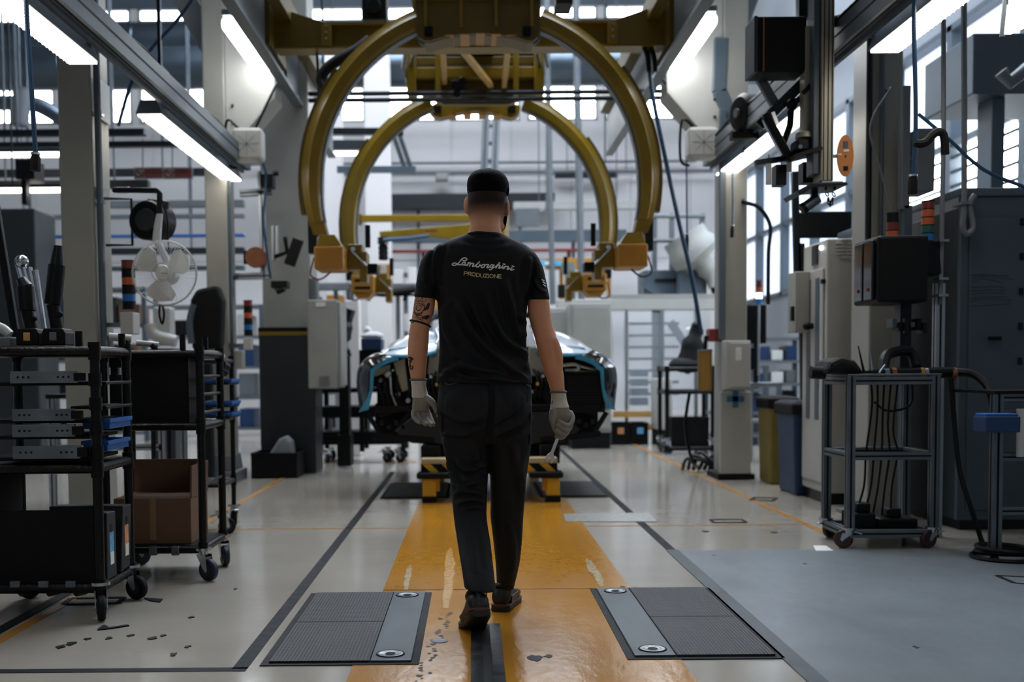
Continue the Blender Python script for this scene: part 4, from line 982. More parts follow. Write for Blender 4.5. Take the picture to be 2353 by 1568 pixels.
# only on the back of the head (not on ears and face): distance from the head axis and side
gx = nt.nodes.new('ShaderNodeMapRange'); gx.inputs[1].default_value = .075; gx.inputs[2].default_value = .035; gx.interpolation_type = 'SMOOTHSTEP'
nt.links.new(sx.outputs['Y'], gx.inputs[0])
ax = nt.nodes.new('ShaderNodeMath'); ax.operation = 'SUBTRACT'; ax.inputs[1].default_value = U(1120, 470, HY).x - MB.x; nt.links.new(sx.outputs['X'], ax.inputs[0])
ab = nt.nodes.new('ShaderNodeMath'); ab.operation = 'ABSOLUTE'; nt.links.new(ax.outputs[0], ab.inputs[0])
gs = nt.nodes.new('ShaderNodeMapRange'); gs.inputs[1].default_value = .083; gs.inputs[2].default_value = .074; nt.links.new(ab.outputs[0], gs.inputs[0])
m1 = nt.nodes.new('ShaderNodeMath'); m1.operation = 'MULTIPLY'; nt.links.new(mr.outputs[0], m1.inputs[0]); nt.links.new(gx.outputs[0], m1.inputs[1])
m2 = nt.nodes.new('ShaderNodeMath'); m2.operation = 'MULTIPLY'; nt.links.new(m1.outputs[0], m2.inputs[0]); nt.links.new(gs.outputs[0], m2.inputs[1])
n3 = nt.nodes.new('ShaderNodeMapRange'); n3.inputs[3].default_value = .8; n3.inputs[4].default_value = 1.15; nt.links.new(nz.outputs['Fac'], n3.inputs[0])
m3 = nt.nodes.new('ShaderNodeMath'); m3.operation = 'MULTIPLY'; m3.use_clamp = True; nt.links.new(m2.outputs[0], m3.inputs[0]); nt.links.new(n3.outputs[0], m3.inputs[1])
mix = nt.nodes.new('ShaderNodeMix'); mix.data_type = 'RGBA'; mix.inputs[7].default_value = lin('#060404')
old = _sb.inputs['Base Color'].links[0].from_socket
nt.links.new(m3.outputs[0], mix.inputs[0]); nt.links.new(old, mix.inputs[6]); nt.links.new(mix.outputs[2], _sb.inputs['Base Color'])

# hair: combed-back top
hair_m = mat('dark_hair', '#060404', .7, 0, .4, 60, .4, 90, stretch=(6, 1, 1), spec=.06)
gh = G()
rows = [(390.5, 1120, 8, .02, -.004), (392, 1120, 20, .045, -.003), (397, 1120, 32, .072, -.002), (406, 1120.5, 41, .091, -.002), (416, 1121, 46, .101, -.001), (428, 1121.5, 47.8, .105, -.001), (438, 1121.5, 46.9, .1035, .001), (447, 1121, 45.9, .1008, .002), (454, 1121, 44, .096, .003)]
rows = [(a.x, a.y, a.z, b_.x, b_.y) for a, b_ in zip(spline([Vector(r_[:3]) for r_ in rows], 5), spline([Vector((r_[3], r_[4], 0)) for r_ in rows], 5))]
gh.loft([hring(*r_) for r_ in rows[::-1]])
for k in range(26):                    # combed strands
    a = -1 + 2 * k / 25; px = 1121 + a * 44
    top_ = 394 + 26 * a * a
    p = [U(px * .35 + 1121 * .65, top_ - 1 + 6 * abs(a), HY + .05), U(px * .8 + 1121 * .2, top_ - 2 + 8 * abs(a), HY - .02), U(px, top_ + 14, HY - .072 + .05 * a * a), U(px + 1.5, top_ + 30, HY - .097 + .07 * a * a)]
    chain(gh, p, [.006, .0085 + .002 * (k % 3), .0075 + .002 * (k % 2), .003], 8)
me = fuse(gh, .0022, 1, .3); child('hair', me, hair_m, 'short dark combed-back hair')
gd = G()
for s in (-1, 1): chain(gd, [hp(s * .066, .03, -.02), hp(s * .06, .045, -.055), hp(s * .043, .07, -.085), hp(0, .092, -.1)], [.010, .013, .016, .016])
chain(gd, [hp(-.028, .098, -.05), hp(0, .106, -.049), hp(.028, .098, -.05)], [.005, .006, .005])
child('beard', fuse(gd, .004, 2), hair_m)
for s in (-1, 1):
    part(person, 'eye', G().ball(hp(s * .031, .088, .004), .0125), mat('eye_white', '#d8d4cc', .2))
    chain(gd2 := G(), [hp(s * .014, .107, .024), hp(s * .035, .103, .03), hp(s * .052, .088, .024)], [.003, .004, .0025]); part(person, 'eyebrow', gd2, hair_m, True)

# t-shirt
cloth = mat('black_cotton', '#070b0f', .75, 0, .15, 30, .15, 500, spec=.35)
gs_ = G()
SH = [(536, 1080, 1151, .068, 4.428), (545, 1056, 1170, .08, 4.432), (556, 1026, 1196, .094, 4.438), (570, 1001, 1218, .106, 4.442), (590, 987, 1235, .118, 4.445), (620, 991, 1229, .125, 4.45), (660, 1001, 1217, .127, 4.45), (700, 1006, 1211, .124, 4.45), (750, 1009, 1207, .12, 4.45), (800, 1010, 1210, .118, 4.45), (840, 1008, 1217, .122, 4.45), (866, 1005, 1222, .126, 4.45), (880, 1004, 1223, .128, 4.45)]
body_loft(gs_, SH, -.001, 2.3, -.03)
SL_L = [(578, 984, 1030, .066, 4.45), (600, 969, 1018, .066, 4.45), (630, 961, 1010, .064, 4.45), (660, 956, 1004, .062, 4.45), (686, 951.5, 1002, .06, 4.45)]
SL_R = [(592, 1190, 1236, .066, 4.45), (615, 1202, 1247, .066, 4.45), (645, 1208, 1254, .064, 4.45), (670, 1210, 1259, .062, 4.45), (690, 1211, 1263, .06, 4.45)]
body_loft(gs_, SL_L, -.001, 2.2, -.12); body_loft(gs_, SL_R, -.001, 2.2, .0)
me = fuse(gs_, .005, 7, .5)
folds(me, [([(1050, 690), (1075, 740), (1110, 790), (1160, 835), (1215, 876)], .011, 7), ([(1115, 670), (1135, 730), (1160, 780), (1195, 805), (1222, 822)], .010, 7), ([(1160, 640), (1175, 700), (1185, 745), (1212, 790)], .009, 7), ([(1010, 872), (1050, 842), (1090, 850), (1140, 862)], .008, 7), ([(1085, 690), (1105, 750), (1140, 800), (1200, 850)], .006, 6),
           ([(1015, 560), (1000, 600), (998, 660)], .008, 6), ([(1218, 590), (1212, 630), (1205, 680)], .008, 6), ([(1195, 720), (1205, 745), (1207, 775)], .009, 6), ([(1030, 800), (1080, 840), (1150, 858)], .006, 8), ([(1075, 548), (1115, 556), (1160, 552)], .002, 5), ([(1050, 562), (1115, 570), (1180, 566)], .002, 6), ([(970, 640), (985, 660), (1000, 665)], .005, 4), ([(1225, 640), (1240, 665), (1255, 672)], .005, 4), ([(1020, 700), (1025, 760), (1050, 810)], .006, 7), ([(1010, 845), (1060, 862), (1140, 872), (1218, 880)], .005, 5)])
tc_ = coords(me); shirt_bvh = BVHTree.FromPolygons([tuple(v) for v in tc_], [tuple(p.vertices) for p in me.polygons])
body_bvh = None
shirt = child('t_shirt', me, cloth, 'black short-sleeved t-shirt')
part(shirt, 'collar', G().tube([U(1078, 538, 4.372), U(1095, 535, 4.36), U(1115, 536, 4.357), U(1135, 539, 4.36), U(1150, 544, 4.372), U(1157, 552, 4.42), U(1150, 566, 4.5), U(1115, 575, 4.515), U(1082, 566, 4.5), U(1072, 548, 4.42), U(1078, 538, 4.372)], .006, 8, 4), cloth, True)
part(shirt, 'hem', G().tube([U(p_, 879 + (p_ - 1110) * .02, 4.45 - .127 * math.sqrt(max(.02, 1 - ((p_ - 1113) / 112) ** 2))) for p_ in range(1004, 1224, 12)], .0035, 6), cloth, True)

def project(bvh, px, py, lift=.0012, y0=3.0):
    d = ray(px, py).normalized()
    h = bvh.ray_cast(CPOS + d * 3.0, d)
    if h[0] is None: return None
    return h[0] + (h[1] if h[1].y < 0 else -h[1]) * lift
def strokes(bvh, lines, lift=.0012):
    """flat ribbons printed on a curved surface: (points in px, width px)"""
    g = G()
    for pts, w in lines:
        sp = spline([Vector((a, b_, 0)) for a, b_ in pts], 5) if len(pts) > 2 else [Vector((pts[0][0], pts[0][1], 0)) * (1 - t / 6) + Vector((pts[1][0], pts[1][1], 0)) * (t / 6) for t in range(7)]
        L = []; R_ = []
        for i, p in enumerate(sp):
            d = sp[min(i + 1, len(sp) - 1)] - sp[max(i - 1, 0)]; n = Vector((-d.y, d.x, 0)).normalized() * w / 2
            L.append(project(bvh, p.x + n.x, p.y + n.y, lift)); R_.append(project(bvh, p.x - n.x, p.y - n.y, lift))
        for i in range(len(sp) - 1):
            if None in (L[i], R_[i], L[i + 1], R_[i + 1]): continue
            g.add([L[i], R_[i], R_[i + 1], L[i + 1]], [(0, 1, 2, 3)])
        for e in (sp[0], sp[-1]):
            q = [project(bvh, e.x + w / 2 * math.cos(t * math.pi / 4), e.y + w / 2 * math.sin(t * math.pi / 4), lift) for t in range(8)]
            if None not in q: g.add(q, [tuple(range(8))])
    return g
def Zc(pts, k=13.07, ox=1020, oy=580): return [(ox + a / k, oy + b_ / k) for a, b_ in pts]
script = [
 ([(565, 238), (615, 255), (668, 240), (693, 207), (660, 174), (590, 175), (530, 218), (470, 292), (420, 350), (365, 383), (300, 394), (256, 376), (266, 342), (320, 324), (380, 336), (430, 368), (480, 380), (535, 362)], 27),
 ([(650, 305), (600, 300), (556, 330), (546, 368), (580, 382), (622, 360), (655, 308)], 28), ([(658, 302), (628, 360), (636, 388), (690, 380)], 28),
 ([(742, 312), (700, 402)], 30), ([(715, 365), (762, 324), (800, 322), (800, 348), (766, 418)], 28), ([(785, 370), (835, 336), (888, 338), (893, 362), (860, 412), (882, 428), (935, 405)], 28),
 ([(930, 410), (1000, 350), (1066, 282)], 24), ([(1066, 286), (990, 370), (966, 412), (986, 440), (1032, 438), (1074, 404), (1082, 366)], 30), ([(1070, 408), (1125, 395)], 22),
 ([(1172, 374), (1128, 410), (1126, 452), (1166, 464), (1214, 430), (1226, 386), (1196, 366), (1168, 378)], 28), ([(1212, 392), (1262, 376)], 20),
 ([(1258, 378), (1305, 368), (1345, 380), (1303, 430), (1288, 456), (1312, 468), (1362, 442)], 28),
 ([(1484, 384), (1434, 378), (1392, 410), (1386, 450), (1416, 460), (1462, 434), (1490, 388)], 28), ([(1508, 380), (1468, 456), (1434, 508), (1392, 530), (1366, 514)], 28), ([(1440, 500), (1545, 438)], 20),
 ([(1540, 440), (1604, 380), (1668, 312)], 22), ([(1672, 312), (1604, 400), (1560, 474)], 30), ([(1590, 428), (1642, 392), (1682, 396), (1672, 430), (1644, 466), (1670, 478), (1720, 448)], 28),
 ([(1772, 402), (1738, 462), (1762, 478), (1808, 450)], 28), ([(1778, 352), (1832, 362)], 30),
 ([(1838, 415), (1796, 492)], 30), ([(1815, 455), (1872, 426), (1930, 432), (1926, 460), (1898, 502), (1922, 514), (1968, 486)], 28),
 ([(2040, 458), (1998, 518), (2030, 534), (2095, 514)], 28), ([(2046, 410), (2094, 428)], 30)]
def ell(cx, cy, rx, ry, n=16): return [(cx + rx * math.cos(2 * math.pi * k / n), cy + ry * math.sin(2 * math.pi * k / n)) for k in range(n + 1)]
caps = [[(606, 690), (620, 582)], [(620, 584), (680, 588), (704, 610), (690, 638), (622, 644)], [(724, 700), (740, 597)], [(740, 599), (800, 602), (822, 625), (805, 648), (742, 654)], [(775, 656), (818, 712)], ell(897, 665, 53, 53), [(975, 730), (985, 627)], [(985, 628), (1036, 632), (1073, 666), (1068, 708), (1030, 733), (976, 730)],
        [(1100, 644), (1096, 708), (1120, 744), (1163, 746), (1190, 718), (1198, 650)], [(1216, 656), (1314, 656)], [(1314, 656), (1216, 760)], [(1216, 760), (1316, 764)], [(1350, 660), (1344, 770)], ell(1430, 715, 54, 52), [(1514, 776), (1522, 670)], [(1522, 670), (1603, 776)], [(1603, 776), (1613, 670)], [(1725, 674), (1642, 670)], [(1642, 670), (1636, 776)], [(1636, 776), (1726, 778)], [(1640, 722), (1698, 724)]]
ink_w = mat('white_print', '#f2f2ee', .6, 0, .02, 20); ink_c = mat('cream_print', '#e6cf9c', .6, 0, .05, 20)
part(shirt, 'script_lettering', strokes(shirt_bvh, [(Zc(p), w * 1.25 / 13.07) for p, w in script], .0016), ink_w, label='white script lettering reading Lamborghini')
part(shirt, 'capital_lettering', strokes(shirt_bvh, [(Zc(p), 19 / 13.07) for p in caps], .0016), ink_c, label='cream capital lettering reading PRODUZIONE')
part(shirt, 'sleeve_print', strokes(shirt_bvh, [([(1245, 643), (1250, 646)], 2.2), ([(1247, 648), (1252, 652)], 2.5), ([(1248, 654), (1253, 658)], 2.2)], .0016), ink_w, label='small white stripes on the right sleeve')

# trousers
denim = mat('charcoal_trousers', '#181b1f', .75, 0, .2, 10, .2, 400, spec=.3)
gt = G()
HIP = [(850, 1014, 1214, .108, 4.45), (890, 1009, 1221, .119, 4.45), (920, 1005, 1223, .13, 4.443), (950, 1003, 1223, .135, 4.44), (980, 1007, 1222, .122, 4.445), (1005, 1013, 1220, .1, 4.45), (1018, 1022, 1212, .075, 4.45)]
body_loft(gt, HIP, 0, 2.3)
PL = [(975, 1008, 1120, .1, 4.45), (1010, 1013, 1124, .098, 4.45), (1050, 1022, 1123, .09, 4.45), (1100, 1033, 1121, .083, 4.44), (1150, 1038, 1119, .076, 4.43), (1190, 1042, 1119, .07, 4.41), (1240, 1049, 1127, .067, 4.34), (1290, 1057, 1133, .063, 4.25), (1335, 1064, 1138, .06, 4.175), (1356, 1067, 1140, .061, 4.15)]
PR = [(975, 1118, 1222, .1, 4.45), (1010, 1123, 1222, .098, 4.45), (1050, 1125, 1217, .09, 4.465), (1100, 1126, 1210, .082, 4.485), (1150, 1127, 1206, .074, 4.5), (1190, 1127, 1203, .068, 4.51), (1240, 1133, 1200, .065, 4.52), (1290, 1138, 1195, .061, 4.545), (1335, 1141, 1185, .058, 4.58), (1354, 1142, 1180, .058, 4.595)]
body_loft(gt, PL, 0, 2.2, -.1); body_loft(gt, PR, 0, 2.2)
for s_, px in ((-1, 1062), (1, 1168)): gt.ball(U(px, 930, 4.372), .07, sc=(1.05, .8, 1.05))
me = fuse(gt, .005, 6, .5)
folds(me, [([(1125, 880), (1130, 930), (1124, 985), (1121, 1015)], -.008, 6), ([(1012, 950), (1045, 975), (1080, 978), (1118, 970)], -.007, 6), ([(1012, 985), (1050, 1000), (1085, 995)], .006, 6), ([(1220, 925), (1195, 965), (1160, 985), (1132, 1000)], .009, 6), ([(1218, 950), (1190, 990), (1140, 1010)], -.006, 6),
           ([(1040, 1055), (1070, 1080), (1100, 1075), (1118, 1060)], .007, 5), ([(1036, 1085), (1060, 1105), (1095, 1095)], .007, 5), ([(1045, 1120), (1075, 1115), (1118, 1098)], .008, 5), ([(1042, 1140), (1060, 1128), (1090, 1132), (1118, 1140)], .007, 5), ([(1048, 1160), (1080, 1148), (1115, 1155)], .006, 5), ([(1030, 1060), (1040, 1090), (1060, 1120)], .006, 5), ([(1070, 1170), (1095, 1165), (1115, 1172)], .005, 4),
           ([(1180, 1020), (1190, 1080), (1195, 1140)], .007, 8), ([(1205, 1040), (1200, 1100), (1198, 1180)], .006, 7), ([(1170, 1200), (1180, 1260), (1178, 1320)], .005, 7), ([(1075, 1200), (1085, 1260), (1095, 1320)], .005, 8), ([(1095, 1030), (1100, 1060), (1118, 1080)], .006, 6), ([(1020, 1000), (1030, 1040), (1036, 1080)], .006, 6)])
pbv = BVHTree.FromPolygons([tuple(v) for v in coords(me)], [tuple(p.vertices) for p in me.polygons])
trousers = child('trousers', me, denim, 'dark charcoal work trousers')
thread = mat('seam_thread', '#2a2e33', .8)
part(trousers, 'back_seam', strokes(pbv, [([(1131, 882), (1132, 920), (1127, 965), (1123, 1000)], 1.6)], .002), thread)
part(trousers, 'pocket_flap', strokes(pbv, [([(1016, 872), (1030, 884), (1050, 880), (1085, 875)], 2.6)], .004), mat('pocket_edge', '#4a4d50', .8), label='frayed grey pocket edge')
part(trousers, 'pocket_flap', strokes(pbv, [([(1180, 873), (1200, 880), (1218, 890)], 2.4)], .004), MATS['pocket_edge'])
part(trousers, 'side_pocket', strokes(pbv, [([(1014, 955), (1014, 985), (1022, 1040), (1028, 1075)], 7)], .006), denim)
part(trousers, 'side_pocket', strokes(pbv, [([(1219, 955), (1219, 985), (1216, 1040)], 6)], .006), denim)
part(trousers, 'pocket_tab', strokes(pbv, [([(1008, 953), (1008, 959)], 3)], .007), mat('red_tab', '#b8573c', .6), label='small red pocket tab')

# gloves
glove_m = mat('grey_glove_coating', '#8d877d', .6, 0, .12, 40, .3, 260)
knit = mat('white_glove_knit', '#d8cfc4', .85, 0, .06, 60, .4, 400)
edge_m = mat('grey_knit_edge', '#5d626b', .8)
for nm, fl, th, pm, cuff, ring_ in (('left', FING_L, THUMB_L, PALM_L, [(873, 944, 979.5, .031, 4.466), (880, 945, 979, .031, 4.468), (892, 946.5, 979, .029, 4.471), (905, 946.5, 983, .0255, 4.469), (915, 947, 985, .0245, 4.467)], ((945, 873), (962, 877), (979, 871))), ('right', FING_R, THUMB_R, PALM_R, [(901, 1266, 1300, .031, 4.474), (908, 1267, 1300.5, .031, 4.475), (920, 1267, 1302, .029, 4.476), (930, 1266, 1305, .0265, 4.471), (938, 1264.5, 1308, .026, 4.469)], None)):
    g = G(); hand(g, 1.0, fl, th, pm)
    me = fuse(g, .0026, 3, .45)
    gl = child('glove', me, glove_m, 'grey coated work glove on the %s hand' % nm)
    g = G(); body_loft(g, cuff, -.0012, 2.2); me = fuse(g, .003, 2); shift(me, MB); me.materials.append(knit)
    o = bpy.data.objects.new('cuff', me); COL.objects.link(o); o.parent = gl; o['label'] = 'white knitted cuff'
    r0 = cuff[0]; c = U((r0[1] + r0[2]) / 2, r0[0], r0[4]); a_ = (r0[2] - r0[1]) / 2 * YM / FPX
    ring = supring(c, a_ + .001, r0[3] + .001, 28, 2.2); ring.append(ring[0])
    part(gl, 'cuff_edge', G().tube(ring, .0042, 8), edge_m, True)

# armband and tattoos on the left arm
bb = BVHTree.FromPolygons([tuple(Vector(v) + MB) for v in coords(person.data)], [tuple(p.vertices) for p in person.data.polygons])
c = U(966, 744, 4.445); ring = []
for k in range(29):
    t = 2 * math.pi * k / 28; ring.append(Vector((c.x + .0395 * math.cos(t), c.y + .0455 * math.sin(t), c.z - .0125 * math.cos(t) - .004 * math.sin(t))))
part(person, 'armband', G().tube(ring, .0035, 8), rubber, True, label='thin black band above the left elbow')
ink = mat('tattoo_ink', '#2b2523', .6, 0, .2, 60)
def Zt(pts): return [(900 + a / 3.409, 640 + b_ / 3.409) for a, b_ in pts]
tat = []
for k, (r0, a0, a1) in enumerate(((12, 0, 5.5), (20, 1, 5.8), (29, 2.2, 7.2), (37, .3, 3.1), (38, 3.6, 6), (46, 1.2, 3.0), (47, 4.2, 6.4))):
    tat.append((Zt([(208 + 5 * math.sin(k * 2.3) + r0 * math.cos(a0 + (a1 - a0) * j / 9) * (1 + .08 * math.sin(j * 2)), 232 + 5 * math.cos(k * 1.7) + r0 * 1.12 * math.sin(a0 + (a1 - a0) * j / 9)) for j in range(10)]), 1.0 + .5 * (k % 2)))
tat += [(Zt(p), w) for p, w in (([(190, 180), (200, 150), (215, 165), (205, 185), (225, 180), (238, 145), (245, 170), (235, 185), (262, 182), (268, 165)], 1.2), ([(178, 150), (195, 140), (205, 150)], 1.0), ([(262, 245), (275, 225), (290, 200)], 5.5), ([(266, 240), (282, 235), (290, 205)], 4.5), ([(248, 308), (268, 300), (288, 298)], 5.5), ([(250, 312), (272, 316), (288, 302)], 3.5), ([(190, 285), (215, 310), (250, 306)], 1.6), ([(215, 285), (240, 300), (240, 330)], 1.4), ([(180, 270), (200, 290), (225, 285), (240, 262)], 2.2), ([(230, 200), (250, 210), (255, 240), (240, 262)], 2.0), ([(150, 350), (165, 345), (180, 335)], 2.2), ([(225, 320), (245, 335), (238, 350)], 1.3), ([(185, 300), (205, 318), (230, 325)], 1.2))]
tat += [(Zt(p), w) for p, w in (([(130, 622), (150, 620), (168, 632)], 3.5), ([(148, 625), (150, 650), (142, 670), (150, 690)], 3.2), ([(160, 630), (155, 650), (140, 660)], 2.5), ([(140, 690), (152, 712), (166, 706), (165, 690)], 3.0), ([(135, 640), (142, 650)], 2.5))]
part(person, 'rose_tattoo', strokes(bb, tat[:-5], .0007), ink, label='rose tattoo on the left upper arm', kind='stuff')
part(person, 'forearm_tattoo', strokes(bb, tat[-5:], .0007), ink, label='small tattoo on the left forearm')

# shoes
shoe_m = mat('black_trainer', '#0d1013', .45, 0, .3, 25, .2, 200); sole_m = mat('dark_sole', '#15130f', .6, 0, .2, 20); sole_r = mat('reddish_sole_edge', '#4c2b22', .6)
def shoe(o, fwd, pitch, nm):
    """o: where the ball of the foot meets the floor; fwd: pointing direction"""
    f = Vector((fwd[0], fwd[1], 0)).normalized(); r_ = Vector((f.y, -f.x, 0)); upv = Vector((0, 0, 1))
    def P(x, y, z):                     # x right, y along the shoe from the ball, z up; heel lifts
        if y < 0: y2, z2 = y * math.cos(pitch) - z * math.sin(-pitch), -y * math.sin(pitch) + z * math.cos(pitch)
        else: y2, z2 = y, z
        return Vector(o) + f * y2 + r_ * x + upv * z2
    st = [(-.187, .026, .06, .035), (-.18, .036, .09, .03), (-.15, .040, .104, .03), (-.11, .040, .102, .028), (-.07, .041, .088, .027), (-.03, .046, .075, .026), (.02, .05, .064, .026), (.06, .045, .054, .026), (.085, .03, .045, .026), (.095, .012, .036, .026)]
    g = G()
    g.loft([[P(hw * math.copysign(abs(math.cos(t)) ** .75, math.cos(t)), y, zl * .6 + (zt - zl * .6) * max(0, .5 + .5 * math.sin(t)) ** .8) for t in [2 * math.pi * k / 20 for k in range(20)]] for y, hw, zt, zl in st])
    s_ = part(person, 'shoe', g, shoe_m, 'all', label='black trainer on the %s foot' % nm)
    g = G(); g.loft([[P(hw * 1.08 * math.copysign(abs(math.cos(t)) ** .6, math.cos(t)), y * 1.02, .013 + .013 * math.copysign(abs(math.sin(t)) ** .5, math.sin(t))) for t in [2 * math.pi * k / 20 for k in range(20)]] for y, hw, zt, zl in st])
    part(s_, 'sole', g, sole_m, True)
    g = G(); g.loft([[P(hw * 1.09 * math.copysign(abs(math.cos(t)) ** .6, math.cos(t)), y * 1.025, .028 + .006 * math.sin(t)) for t in [2 * math.pi * k / 20 for k in range(20)]] for y, hw, zt, zl in st[:5]])
    part(s_, 'heel_edge', g, sole_r, True)
    part(s_, 'collar', G().tube([P(.032 * math.cos(t), -.128 + .045 * math.sin(t), .097 + .012 * math.sin(-t)) for t in [2 * math.pi * k / 16 for k in range(17)]], .010, 8), shoe_m, True)
    for k in range(4): part(s_, 'lace', G().tube([P(-.02, -.06 + k * .025, .084 - k * .006), P(0, -.058 + k * .025, .09 - k * .006), P(.02, -.06 + k * .025, .084 - k * .006)], .003, 6), blackmatte, True)
    part(s_, 'side_panel', G().loft([[P(sx * (hw + .001), y, zl), P(sx * (hw + .003), y, zl + .03), P(sx * (hw * .9), y, zl + .032), P(sx * (hw * .9), y, zl)] for sx in (1,) for y, hw, zt, zl in st[2:6]]), mat('slate_panel', '#1d262d', .5), True)
    part(s_, 'heel_tab', G().bar(P(0, -.184, .045), P(0, -.178, .095), .018, .008), mat('slate_panel', '#1d262d', .5), bev=.003)
    part(s_, 'pull_loop', G().tube([P(.02, -.17, .1), P(.04, -.18, .105), P(.05, -.185, .1)], .003, 6), blackmatte, True)
a = FL(1088, 1449); shoe((a.x, a.y + .01, 0), (-.16, 1), math.radians(27), 'left')
a = FL(1166, 1384); shoe((a.x + .002, a.y - .02, 0.0), (.20, 1), 0.0, 'right')

# wrench in the right hand
wsteel = mat('satin_tool_steel', '#d5d8da', .35, .55, .05, 30)
wr = thing('wrench', 'steel open-end wrench held in the right gloved hand', 'wrench', tuple(U(1262, 1060, 4.437)))
A, Bp = U(1291, 982, 4.44), U(1267, 1045, 4.437)
part(wr, 'shaft', G().bar(A, Bp, .0125, .005, (0, 1, 0)), wsteel, bev=.0015)
d = (Bp - A).normalized(); n_ = Vector((d.z, 0, -d.x))
def W(a, b_): return Bp + d * a + n_ * b_
jaw = [W(-.008, -.006), W(-.008, .006), W(.004, .014), (W(.018, .018)), W(.034, .012), W(.032, .006), W(.016, .006), W(.012, .0), W(.016, -.006), W(.034, -.010), W(.030, -.017), W(.014, -.018), W(.002, -.012)]
part(wr, 'open_jaw', G().prism([(p.x, p.z) for p in jaw], 'y', Bp.y - .0045, Bp.y + .0045), wsteel, bev=.0012)
# ------------------------------------------------------------------ left: carts, tools, fan
def caster(parent, x, y, yaw, r=.052, ztop=.15, wm=None):
    d = Vector((math.cos(yaw), math.sin(yaw), 0)); n = Vector((-d.y, d.x, 0)); c = Vector((x, y, 0)) + d * .03
    f = part(parent, 'caster', G().cyl((x, y, ztop - .012), (x, y, ztop), .04, n=14).cyl((x, y, ztop - .03), (x, y, ztop - .012), .024, n=12), chrome, True)
    g = G()
    for s in (-1, 1):
        o = n * s * .021
        pts = [Vector((x, y, ztop - .03)) - d * .025 + o, Vector((x, y, ztop - .03)) + d * .03 + o, c + Vector((0, 0, r)) + d * .012 + o, c + Vector((0, 0, r - .012)) + o, c + Vector((0, 0, r + .005)) - d * .014 + o]
        q = [p + n * s * .003 for p in pts]; k = len(pts)
        g.add(pts + q, [tuple(range(k)), tuple(range(2 * k - 1, k - 1, -1))] + [(i, (i + 1) % k, k + (i + 1) % k, k + i) for i in range(k)])
    part(f, 'fork', g, chrome)
    cw = c + Vector((0, 0, r))
    part(f, 'wheel', G().lathe(cw - n * .015, n, [(r * .5, 0), (r * .9, 0), (r, .006), (r, .024), (r * .9, .03), (r * .5, .03)], 22), wm or rubber, True)
    part(f, 'hub', G().cyl(cw - n * .018, cw + n * .018, r * .5, n=14), darkgrey, True)
    part(f, 'brake_lever', G().bar(Vector((x, y, ztop - .02)) - d * .03, Vector((x, y, ztop - .03)) - d * .07, .03, .008), chrome, bev=.002)
def tube_cart(label, x0, x1, y0, y1, zt, levels, r=.019, yaws=(.6, 1.9, .4, 1.2), group=None, wheels=True, zlow=.17, wm=None, name='tube_cart'):
    t = thing(name, label, 'cart', ((x0 + x1) / 2, (y0 + y1) / 2, 0), group)
    i = 0
    for x in (x0, x1):
        for y in (y0, y1):
            part(t, 'post', G().cyl((x, y, zlow - .02), (x, y, zt + .03), r, n=12), blacktube, True)
            if wheels: caster(t, x, y, yaws[i], ztop=zlow - .015, wm=wm)
            i += 1
    for z in levels:
        for a, b_ in (((x0, y0), (x1, y0)), ((x0, y1), (x1, y1)), ((x0, y0), (x0, y1)), ((x1, y0), (x1, y1))):
            part(t, 'rail', G().cyl((a[0], a[1], z), (b_[0], b_[1], z), r * 1.02, n=12), blacktube, True)
        for a in ((x0, y0), (x1, y0), (x0, y1), (x1, y1)):
            part(t, 'joint', G().cyl((a[0], a[1], z - .035), (a[0], a[1], z + .035), r * 1.25, n=12), black, True)
    return t
c1x0, c1x1, c1y0, c1y1 = -1.95, -1.485, 4.46, 4.86
zt1 = ZA(800, 4.46)
cart1 = tube_cart('large black tube cart at left edge with silver drawer slides', c1x0, c1x1, c1y0, c1y1, zt1, (zt1, ZA(1070, 4.46), ZA(1345, 4.46)), .02, (2.4, 1.0, -1.2, -.4), zlow=.165)
part(cart1, 'top_board', B(c1x0, c1x1, c1y0, c1y1, zt1 - .01, zt1 + .018), blackmatte)
part(cart1, 'mid_board', B(c1x0, c1x1, c1y0, c1y1, ZA(1070, 4.46), ZA(1070, 4.46) + .012), blackmatte)
part(cart1, 'base_board', B(c1x0, c1x1, c1y0, c1y1, ZA(1345, 4.46) + .01, ZA(1345, 4.46) + .022), blackmatte)
slide_m = mat('zinc_drawer_slide', '#6f777c', .4, .7, .2, 12)
for k, (py0, py1, pa, pb) in enumerate(((845, 873, 22, 176), (932, 960, 27, 170), (968, 997, 27, 172), (1017, 1047, 28, 184))):
    xa, xb = XA(pa, 4.44, py0), XA(pb, 4.44, py0)
    s_ = part(cart1, 'drawer_slide', B(xa, xb, 4.438, 4.452, ZA(py1, 4.44), ZA(py0, 4.44)), slide_m, bev=.003)
    for j in (.12, .2, .28, .72, .8, .88): part(s_, 'hole', G().cyl((xa + (xb - xa) * j, 4.4365, (ZA(py1, 4.44) + ZA(py0, 4.44)) / 2), (xa + (xb - xa) * j, 4.439, (ZA(py1, 4.44) + ZA(py0, 4.44)) / 2), .0045, n=8), blackmatte)
    part(s_, 'end_block', B(xb - .01, xb + .03, 4.43, 4.46, ZA(py1, 4.44) + .008, ZA(py0, 4.44) - .008), black, bev=.002)
    part(cart1, 'tray', B(c1x0 + .03, c1x1 - .03, 4.47, 4.82, ZA(py1, 4.44) - .01, ZA(py1, 4.44) + .004), blackmatte)
part(cart1, 'lower_panel', B(c1x0 + .01, c1x1 - .02, 4.468, 4.476, ZA(1335, 4.46), ZA(1166, 4.46)), blackmatte, bev=.002)
part(cart1, 'left_panel', B(c1x0 + .005, c1x0 + .015, 4.48, 4.84, .2, ZA(1085, 4.46)), blackmatte)
